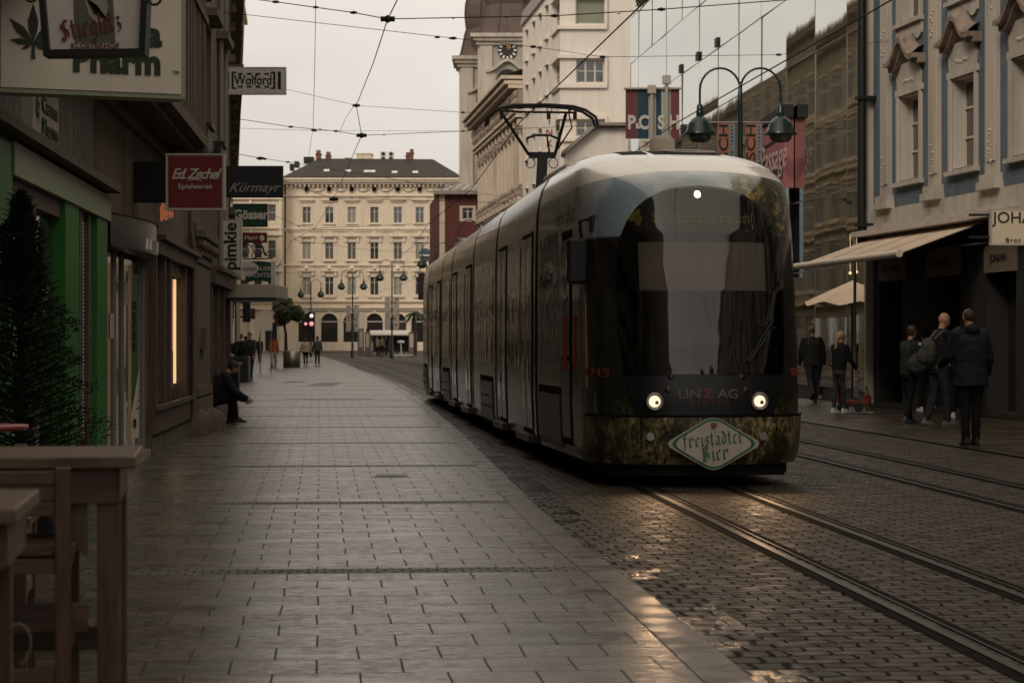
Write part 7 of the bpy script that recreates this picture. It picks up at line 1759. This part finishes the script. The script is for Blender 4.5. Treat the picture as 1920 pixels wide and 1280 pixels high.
mb = MB(); mb.tube([(-2.93, 12.1, .03), (-2.93, 12.1, .98)], .03, 8); mb.lathe([(.22, 0), (.22, .02), (.03, .05)], (-2.93, 12.1, 0), 14); mb.build('pedestal', M['steel_dark'], RT)
# ================================================================== PEOPLE
from mathutils import noise as mnoise
SKIN = mat('skin', (.38, .20, .13), .55); SKIN2 = mat('skin second', (.38, .20, .13), .55)  # both skin materials share one colour
def cloth(name, col, rough=.85, stripes=None):
    m = mat(name, col, rough, spec=.3); t = NT(m); n_ = t.noise(14, 3)
    c = t.mix(t.ramp(n_, [(.4, (0,)*3), (.7, (.6,)*3)]), col, tuple(x*.6 for x in col))
    if stripes:
        z = t.sep(t.tc())[2]; f = t.math('FRACT', t.math('MULTIPLY', z, stripes[0])); c = t.mix(t.math('LESS_THAN', f, .45), c, stripes[1])
    return t.set(Base_Color=c, Normal=t.bump(t.noise(9, 4), .5, .02))
def fuse(mb, name, mt, parent, vox=.014, smooth=4, fold=0.0):
    me = bpy.data.meshes.new('tmp'); me.from_pydata([tuple(v) for v in mb.v], [], mb.f); me.update()
    o = bpy.data.objects.new('tmp', me)
    r = o.modifiers.new('r', 'REMESH'); r.mode = 'VOXEL'; r.voxel_size = vox
    if smooth: s_ = o.modifiers.new('s', 'SMOOTH'); s_.iterations = smooth; s_.factor = .5
    m2 = evaluate(o); bpy.data.objects.remove(o); bpy.data.meshes.remove(me)
    if fold:
        cos = [v.co.copy() for v in m2.vertices]; nos = [v.normal.copy() for v in m2.vertices]; flat_ = []
        for q, nn in zip(cos, nos):
            d = mnoise.noise(Vector((q.x*9, q.y*9, q.z*14)))*fold+mnoise.noise(Vector((q.x*22, q.y*22, q.z*30)))*fold*.4; flat_ += list(q+nn*d)
        m2.vertices.foreach_set('co', flat_)
    m2.name = name; m2.materials.clear(); m2.materials.append(mt); m2.polygons.foreach_set('use_smooth', [True]*len(m2.polygons)); m2.update()
    ob = bpy.data.objects.new(name, m2); COL.objects.link(ob); ob.parent = parent; return ob
def capsule(mb, a, b, ra, rb, n=10):
    a, b = Vector(a), Vector(b); mb.tube([a, a.lerp(b, .33), a.lerp(b, .66), b], [ra, lerp(ra, rb, .36), lerp(ra, rb, .68), rb], n); mb.ball(a, ra, n=n); mb.ball(b, rb, n=n)
def ellip_tube(mb, rings, n=16):      # rings: (center, rx, ry, basis rotation matrix)
    vs = []
    for c, rx, ry, B in rings:
        for j in range(n):
            t_ = 2*math.pi*j/n; vs.append(Vector(c)+B @ Vector((rx*math.cos(t_), ry*math.sin(t_), 0)))
    k = len(rings); mb.add(vs, [(i*n+j, i*n+(j+1) % n, (i+1)*n+(j+1) % n, (i+1)*n+j) for i in range(k-1) for j in range(n)]+[tuple(range(n))[::-1], tuple(range((k-1)*n, k*n))])
def person(px, pyf, Hh, label, face, top, bot, shoes=None, hair='short', haircol=(.02, .015, .012), legs=((8, 4), (-8, -14)), arms=((8, 8, 15), (-6, 8, 12)), lean=4, hem=.0, Y=None, zb=0, pel=None, group=None, sleeve=True, headturn=0, headtilt=0, bulk=1.0, hood=False, skirtflare=0, grip=None, child=False):
    """face: heading in degrees (0 walks away from the camera, 180 towards it, -90 to the right)"""
    Y = Y or YG(pyf); X = (px-960)*Y/F; S_ = Hh/1.75
    rt = thing('person', (X, Y, gz(Y)+zb), label, 'person', group, R(face))
    def V3(x, y, z): return Vector((x*S_, y*S_, z*S_))
    pelz = pel or .93; Lb = Matrix.Rotation(-R(lean), 3, 'X')
    pe = V3(0, 0, pelz)
    def up(x, y, z): return pe+Lb @ V3(x, y, z)       # body frame above the pelvis
    def leg(s_, th, sh):
        hip = pe+V3(s_*.085, 0, -.02); k = hip+V3(0, math.sin(R(th))*.43, -math.cos(R(th))*.43); an = k+V3(0, math.sin(R(sh))*.41, -math.cos(R(sh))*.41); return hip, k, an
    LG_ = [leg(-1, *legs[0]), leg(1, *legs[1])]
    low = min(a.z for _, _, a in LG_)-.075*S_
    rt_dz = -low if pel is None else 0
    def sh_(v): return v+Vector((0, 0, rt_dz))
    pe2 = sh_(pe); LG_ = [tuple(sh_(v) for v in l) for l in LG_]
    def U(x, y, z): return sh_(up(x, y, z))
    def arm(s_, fw, outw, el):
        s0 = U(s_*.175, 0, .49); d = Matrix.Rotation(-R(lean), 3, 'X') @ Vector((s_*math.sin(R(outw)), math.sin(R(fw))*math.cos(R(outw)), -math.cos(R(fw))*math.cos(R(outw))))
        e_ = s0+d*.29*S_; a2 = fw+el; d2 = Matrix.Rotation(-R(lean), 3, 'X') @ Vector((s_*math.sin(R(outw))*.4-s_*(.25 if el > 60 else 0), math.sin(R(a2)), -math.cos(R(a2)))).normalized(); w_ = e_+d2*.25*S_; return s0, e_, w_, d2
    AR = [arm(-1, *arms[0]), arm(1, *arms[1])]
    # ---- body
    b = MB(); Hc = U(0, .02, .72); hr_ = .105*S_*(1.12 if child else 1)
    HT = Matrix.Rotation(R(headturn), 3, 'Z') @ Matrix.Rotation(-R(headtilt), 3, 'X')
    def Hd(x, y, z): return Hc+HT @ (Vector((x, y, z))*hr_)
    def hball(c, r, sc):
        m = MB(); m.ball((0, 0, 0), r*hr_, n=14, sc=sc); c_ = Hd(*c); b.add([c_+HT @ Vector(v) for v in m.v], m.f)
    hball((0, 0, .12), 1, (.74, .90, .98)); hball((0, .28, -.45), .62, (.88, .95, .95)); hball((0, .92, -.12), .16, (.7, 1, 1.3)); hball((0, .62, -.52), .2, (1.3, .8, .5)); hball((0, .70, .16), .22, (2.2, .7, .5))
    hball((-.74, -.02, -.05), .2, (.45, .8, 1.2)); hball((.74, -.02, -.05), .2, (.45, .8, 1.2))
    capsule(b, U(0, -.01, .52), U(0, .0, .64), .062*S_, .055*S_)
    ellip_tube(b, [(U(0, 0, -.06), .13*S_, .10*S_, Lb), (U(0, 0, .1), .12*S_, .09*S_, Lb), (U(0, 0, .35), .15*S_, .10*S_, Lb), (U(0, 0, .50), .13*S_, .07*S_, Lb)])
    for h_, k_, a_ in LG_: capsule(b, h_, k_, .075*S_, .05*S_); capsule(b, k_, a_, .05*S_, .035*S_)
    for s_, (s0, e_, w_, d2) in zip((-1, 1), AR):
        capsule(b, s0, e_, .045*S_, .036*S_); capsule(b, e_, w_, .036*S_, .025*S_)
    body = fuse(b, 'body', SKIN, rt, .0125 if Hh > 1.2 else .010, 2)
    hb = MB()
    for s_, (s0, e_, w_, d2) in zip((-1, 1), AR):
        side = Vector((0, 1, 0)) if abs(d2.y) < .6 else Vector((0, 0, 1)); side = (side-d2*side.dot(d2)).normalized(); nn = d2.cross(side)
        p0 = w_+d2*.02*S_; p1 = w_+d2*.09*S_; hb.tube([w_-d2*.02*S_, p0, p1], [.022*S_, .032*S_, .034*S_], 8)
        for q in range(4):
            o_ = side*(.027-.018*q)*S_; L_ = (.062, .072, .068, .052)[q]*S_; m1 = p1+o_+d2*L_*.5+nn*s_*.004; m2_ = p1+o_*.9+d2*L_*.9-nn*s_*.022*S_
            hb.tube([p1+o_-d2*.01, m1, m2_], [.0095*S_, .0085*S_, .0065*S_], 6)
        hb.tube([p0+side*.025*S_, p0+side*.05*S_+d2*.03*S_, p0+side*.052*S_+d2*.062*S_], [.012*S_, .010*S_, .008*S_], 6)
    # hands join the body mesh
    n0 = len(body.data.vertices); bm = bmesh.new(); bm.from_mesh(body.data); vv_ = [bm.verts.new(v) for v in hb.v]
    for f in hb.f:
        try: fc = bm.faces.new([vv_[i] for i in f]); fc.smooth = True
        except ValueError: pass
    bm.to_mesh(body.data); bm.free(); body.data.update()
    em = MB()
    for q in (-1, 1): c_ = Hd(q*.30, .80, .02); em.ball(c_, .07*hr_*1.6, n=6)
    em.build('eye', M['black'], rt, False)
    # ---- trousers
    m = MB(); ellip_tube(m, [(U(0, 0, -.12), .145*S_*bulk, .115*S_*bulk, Lb), (U(0, 0, 0), .16*S_*bulk, .13*S_*bulk, Lb), (U(0, 0, .1), .145*S_*bulk, .11*S_*bulk, Lb)])
    tk = bot[1] if isinstance(bot, tuple) and len(bot) == 2 else 1.0; bm_ = bot[0] if isinstance(bot, tuple) else bot
    for h_, k_, a_ in LG_: capsule(m, h_, k_, .092*S_*bulk*tk, .066*S_*tk); capsule(m, k_, a_+(k_-a_)*.04, .066*S_*tk, .055*S_*tk)
    fuse(m, 'trousers', bm_, rt, .014, 2, .006)
    # ---- jacket
    m = MB(); r1 = bulk
    rings = [(U(0, 0, -.02-hem), (.165+skirtflare)*S_*r1, (.135+skirtflare*.7)*S_*r1, Lb), (U(0, 0, .10), .162*S_*r1, .13*S_*r1, Lb), (U(0, .005, .28), .178*S_*r1, .14*S_*r1, Lb), (U(0, 0, .42), .185*S_*r1, .128*S_*r1, Lb), (U(0, -.005, .50), .165*S_, .10*S_, Lb), (U(0, 0, .555), .085*S_, .075*S_, Lb), (U(0, 0, .585), .07*S_, .068*S_, Lb)]
    ellip_tube(m, rings)
    for s_, (s0, e_, w_, d2) in zip((-1, 1), AR): capsule(m, s0, e_, .072*S_*r1, .058*S_*r1); capsule(m, e_, w_, .058*S_*r1, .044*S_*r1)
    if hood: m.ball(U(0, -.09, .56), .10*S_, n=10, sc=(1.15, .75, .75))
    fuse(m, 'jacket', top, rt, .014, 2, .009)
    # ---- shoes
    for (h_, k_, a_), shn in zip(LG_, (legs[0][1], legs[1][1])):
        m = MB(); tilt = R(min(0, shn)*.9); Bt = Matrix.Rotation(tilt, 3, 'X')
        def sv(x, y, z): return a_+Bt @ V3(x, y, z)
        Id = Bt
        ellip_tube(m, [(sv(0, .05, -.078), .045*S_, .135*S_, Id), (sv(0, .055, -.05), .05*S_, .14*S_, Id), (sv(0, .03, -.02), .045*S_, .10*S_, Id), (sv(0, 0, .03), .045*S_, .055*S_, Id)], 14)
        m.build('shoe', shoes or M['black'], rt, False)
    # ---- hair
    if hair:
        m = MB(); hm = mat('hair', haircol, .65)
        def hb2(c, r, sc):
            q = MB(); q.ball((0, 0, 0), r*hr_, n=14, sc=sc); c_ = Hd(*c); m.add([c_+HT @ Vector(v) for v in q.v], q.f)
        if hair == 'stubble': hb2((0, -.16, .16), 1.0, (.735, .80, .93))
        else:
            hb2((0, -.10, .28), 1.02, (.82, .94, .93)); hb2((0, -.35, -.05), .8, (.90, .80, .95))
        if hair in ('long', 'ponytail'):
            pts = [Hd(0, -.7, .1), Hd(0, -1.05, -.7), Hd(0, -1.05, -1.9), Hd(0, -.95, -2.9)]
            m.tube(pts, [.55*hr_, .75*hr_ if hair == 'long' else .35*hr_, .7*hr_ if hair == 'long' else .28*hr_, .25*hr_], 10)
        if hair == 'bun': hb2((0, -1.0, .5), .45, (1, 1, 1))
        fuse(m, 'hair', hm, rt, .011, 2, .004)
    return rt, U, AR, LG_, S_, Hd
navy = cloth('navy cloth', (.018, .021, .028)); blk = cloth('black cloth', (.008, .008, .009)); denim = cloth('dark denim', (.02, .024, .030)); dkgrey = cloth('dark grey cloth', (.028, .027, .026))
whsh = mat('white shoes', (.55, .52, .48), .5); brsh = mat('brown shoes', (.06, .035, .025), .5)
person(513, 690, 1.82, 'person in an orange jacket and cream trousers walking away on the left pavement', 8, cloth('orange jacket', (.34, .10, .035)), (cloth('cream trousers', (.44, .38, .29)), 1.1), M['black'], hair='short', legs=((-14, -32), (14, 6)), arms=((-12, 10, 20), (14, 10, 20)), hood=True, hem=.04, bulk=1.1)
person(573, 688, 1.68, 'person in a wide cream jumper and black leggings walking away beside a grey jacket', 2, cloth('cream jumper', (.52, .44, .33)), (blk, .9), whsh, hair='bun', haircol=(.10, .045, .02), legs=((8, 2), (-6, -12)), arms=((-5, 26, 14), (8, 22, 14)), hem=.02, bulk=1.28, skirtflare=.03)
person(595, 687, 1.80, 'person in a blue grey jacket and dark trousers walking away beside the cream jumper', 0, cloth('blue grey jacket', (.085, .10, .11)), cloth('dark trousers', (.035, .033, .033)), whsh, hair='short', legs=((-8, -14), (10, 4)), arms=((10, 16, 18), (-8, 14, 16)), hem=.03, bulk=1.15)
person(487, 664, 1.72, 'person in a dark brown coat far off behind the orange jacket', 175, cloth('brown coat', (.06, .032, .022)), blk, hair='short', hem=.12, Y=160, bulk=1.15)
person(449, 712, 1.80, 'broad person in a black padded jacket standing behind the slatted bin', -40, blk, blk, hair='short', hem=.08, Y=86, bulk=1.3)
person(470, 710, 1.86, 'person in a black jacket with pale bands standing beyond the slatted bin', 150, cloth('banded jacket', (.014, .014, .015), stripes=(9, (.07, .065, .06))), blk, M['black'], hair='short', haircol=(.02, .05, .05), hem=.05, Y=88, arms=((10, 14, 20), (30, 8, 60)), bulk=1.1)
person(461, 700, 1.75, 'person mostly hidden between the two figures beyond the slatted bin', 10, dkgrey, blk, hair='short', Y=98, bulk=1.1)
# seated man
rt, U, AR, LG_, S_, Hd = person(392, 790, 1.75, 'man in dark clothes sitting on the guard stone at the left wall', -80, cloth('dark coat', (.014, .014, .015)), (blk, 1.05), M['black'], hair='short', legs=((92, -8), (100, 8)), arms=((62, 10, 28), (64, 8, 32)), lean=36, Y=40.6, pel=.44, hem=.02, headtilt=10, bulk=1.42)
SEAT = thing('stone_seat', (P(384, 0, 40.6).x, 40.6, 0), 'low granite block under the seated man', 'stone block')
c = P(388, 0, 40.6); mb = MB(); mb.bbox(c.x-.26, c.x+.2, 40.3, 40.95, 0, .28, .05); mb.build('block', M['stone'], SEAT)
# ---- right side
puff = cloth('dark green padded jacket', (.022, .024, .020), stripes=(15, (.012, .013, .011)))
person(1523, 754, 1.86, 'bald-headed man in a quilted dark jacket walking away beside the tram nose', 4, puff, (denim, 1.05), mat('dark trainers', (.03, .03, .03), .5), hair='stubble', haircol=(.12, .09, .07), legs=((-20, -46), (6, 2)), arms=((6, 14, 18), (-10, 14, 20)), hem=.08, bulk=1.28)
person(1546, 748, 1.75, 'person in dark clothes half hidden behind the quilted jacket', 5, dkgrey, (blk, .9), mat('grey shoes', (.15, .13, .12), .5), hair='short', hem=.02, bulk=1.15)
camo_m = mat('patterned leggings', (.03, .03, .03), .8); t = NT(camo_m); t.set(Base_Color=t.ramp(t.noise(18, 3), [(.45, (.014, .014, .014)), (.6, (.06, .055, .045))]))
rp = person(1573, 774, 1.68, 'woman with long fair hair, black jacket and white trainers pushing the red toddler trike', -50, blk, (camo_m, .85), whsh, hair='ponytail', haircol=(.30, .20, .10), legs=((-4, -6), (6, 2)), arms=((22, 6, 20), (25, 6, 22)), hem=.0, bulk=1.05, headtilt=15)
person(1625, 755, 1.72, 'person in black with a lit face standing under the parasol', 150, blk, (cloth('tan trousers', (.10, .07, .05)), .9), mat('pale shoes', (.3, .22, .16), .5), hair='short', hem=.03, Y=54)
person(1705, 793, 1.75, 'woman in a dark green jacket standing left of the bald man', -55, cloth('bottle green jacket', (.018, .026, .022)), blk, mat('black white trainers', (.05, .05, .05), .4), hair='short', haircol=(.03, .018, .012), arms=((20, 10, 45), (15, 12, 35)), hem=.05, bulk=1.12)
bald = person(1760, 797, 1.98, 'bald man in a black jacket and jeans with a grey backpack, hand at his mouth', -75, blk, (denim, 1.08), mat('grey trainers', (.10, .10, .08), .5), hair=None, legs=((-6, -16), (12, 2)), arms=((10, 8, 15), (52, 8, 95)), hem=.06, bulk=1.15, lean=6)
person(1797, 770, 1.76, 'person in a dark cap facing the blue coat at the shop door', 175, blk, blk, mat('pale trainers', (.30, .26, .22), .5), hair='short', haircol=(.01, .01, .01), Y=43.5, arms=((15, 8, 70), (15, 8, 60)))
person(1820, 834, 1.92, 'man in a long dark blue anorak seen from behind, nearest of the shop group', 10, cloth('dark blue anorak', (.012, .015, .021)), blk, M['black'], hair='stubble', haircol=(.035, .02, .014), legs=((-3, -3), (3, 2)), arms=((18, 16, 50), (8, 18, 25)), hem=.16, bulk=1.30, hood=True, skirtflare=.02)
person(1737, 771, 1.72, 'person in black hidden between the woman in green and the bald man', 20, blk, blk, whsh, hair='short', Y=47.5)
# backpack on the bald man
Bp = bald[1]; rtb = bald[0]; rtb_m = Matrix.Rotation(R(-75), 3, 'Z')
BK = thing('backpack', rtb.location+rtb_m @ Bp(0, -.2, .2), 'grey green backpack worn by the bald man', 'backpack', rz=R(-75))
mb = MB(); mb.ball((0, 0, 0), .22, n=14, sc=(.8, .62, 1.05)); mb.ball((0, -.10, -.08), .15, n=12, sc=(.85, .6, .85)); fuse(mb, 'bag', cloth('grey green canvas', (.055, .057, .044)), BK, .016, 2, .01)
mb = MB()
for q in (-1, 1): mb.tube([(q*.10, .06, .20), (q*.13, .20, .34), (q*.13, .34, .22), (q*.12, .30, 0), (q*.10, .08, -.16)], .014, 6)
mb.build('strap', cloth('strap webbing', (.10, .10, .09)), BK, False)
mb = MB(); mb.ball((.05, -.17, .12), .03, n=8, sc=(1.2, .5, .8)); mb.build('reflector', mat('pale reflector', (.7, .68, .6), .2), BK, False)
BK.scale = (1.1, 1.1, 1.1)
# shoulder bag on the woman in green
SBG = thing('shoulder_bag', P(1722, 683, 40.3), 'dark grey patterned shoulder bag carried by the woman in green', 'bag')
mb = MB(); mb.ball((0, 0, 0), .24, n=12, sc=(.85, .5, .85)); fuse(mb, 'bag', cloth('grey bag cloth', (.05, .05, .055)), SBG, .018, 2, .012)
mb = MB(); mb.tube([(-.15, 0, .12), (-.12, .05, .42), (0, .08, .62), (.08, .05, .40), (.15, 0, .12)], .012, 6); mb.build('strap', blk, SBG, False)
# paper cup / white napkin held near the cap wearer
CUP = thing('paper_bag', P(1783, 631, 42.6), 'small white paper snack bag held between the bald man and the capped person', 'paper bag')
mb = MB(); mb.add([(-.05, -.03, -.06), (.05, -.03, -.06), (.05, .03, -.06), (-.05, .03, -.06), (-.06, -.02, .06), (.06, -.035, .07), (.055, .03, .065), (-.05, .035, .06)], [(0, 1, 5, 4), (1, 2, 6, 5), (2, 3, 7, 6), (3, 0, 4, 7), (3, 2, 1, 0)]); mb.build('bag', mat('white paper', (.7, .68, .64), .7), CUP, False)
# red toddler trike
TK = thing('toddler_trike', P(1603, 772, 47.0), 'red plastic push trike carrying a toddler', 'push trike', rz=0)
redp = mat('red plastic', (.17, .022, .018), .4)
mb = MB(); mb.bbox(-.34, .28, -.13, .13, .12, .26, .04); mb.bbox(-.38, -.28, -.15, .15, .2, .62, .03); mb.bbox(.1, .34, -.08, .08, .2, .36, .04); mb.build('frame', redp, TK, False)
mb = MB(); mb.tube([(-.33, 0, .6), (-.46, 0, .95), (-.56, 0, 1.0)], .018, 6); mb.tube([(-.56, -.12, 1.0), (-.56, .12, 1.0)], .018, 6); mb.build('push_handle', M['black'], TK, False)
for x, y in ((-.25, -.18), (-.25, .18), (.32, 0), (.05, -.18)): mb = MB(); mb.tube([(x, y-.03, .10), (x, y+.03, .10)], .10, 14); mb.build('wheel', M['rubber'], TK, False)
mb = MB(); mb.tube([(.3, 0, .3), (.24, 0, .52)], .016, 6); mb.tube([(.24, -.15, .52), (.24, .15, .52)], .014, 6); mb.build('handlebar', M['black'], TK, False)
person(1606, 772, .86, 'toddler in a pale hat and grey top sitting on the red trike', -90, cloth('grey toddler top', (.15, .14, .14)), (cloth('grey toddler trousers', (.10, .09, .085)), 1.1), mat('pale toddler shoes', (.3, .26, .22), .6), hair='short', haircol=(.38, .28, .20), legs=((70, 15), (65, 20)), arms=((45, 8, 30), (45, 8, 30)), Y=46.95, pel=.62, lean=2, child=True, bulk=1.2)
# people at the far shelter
person(708, 662, 1.80, 'person in a pale top waiting at the left end of the far shelter', 120, cloth('pale top', (.30, .26, .22)), blk, hair='short', Y=206, zb=0)
person(716, 662, 1.75, 'person in a dull yellow top waiting at the far shelter', 200, cloth('dull yellow top', (.20, .14, .07)), blk, hair='short', Y=207)
person(724, 662, 1.75, 'person in black waiting under the far shelter roof', 170, blk, blk, hair='short', Y=209)
bpy.data.scenes.remove(TMP)
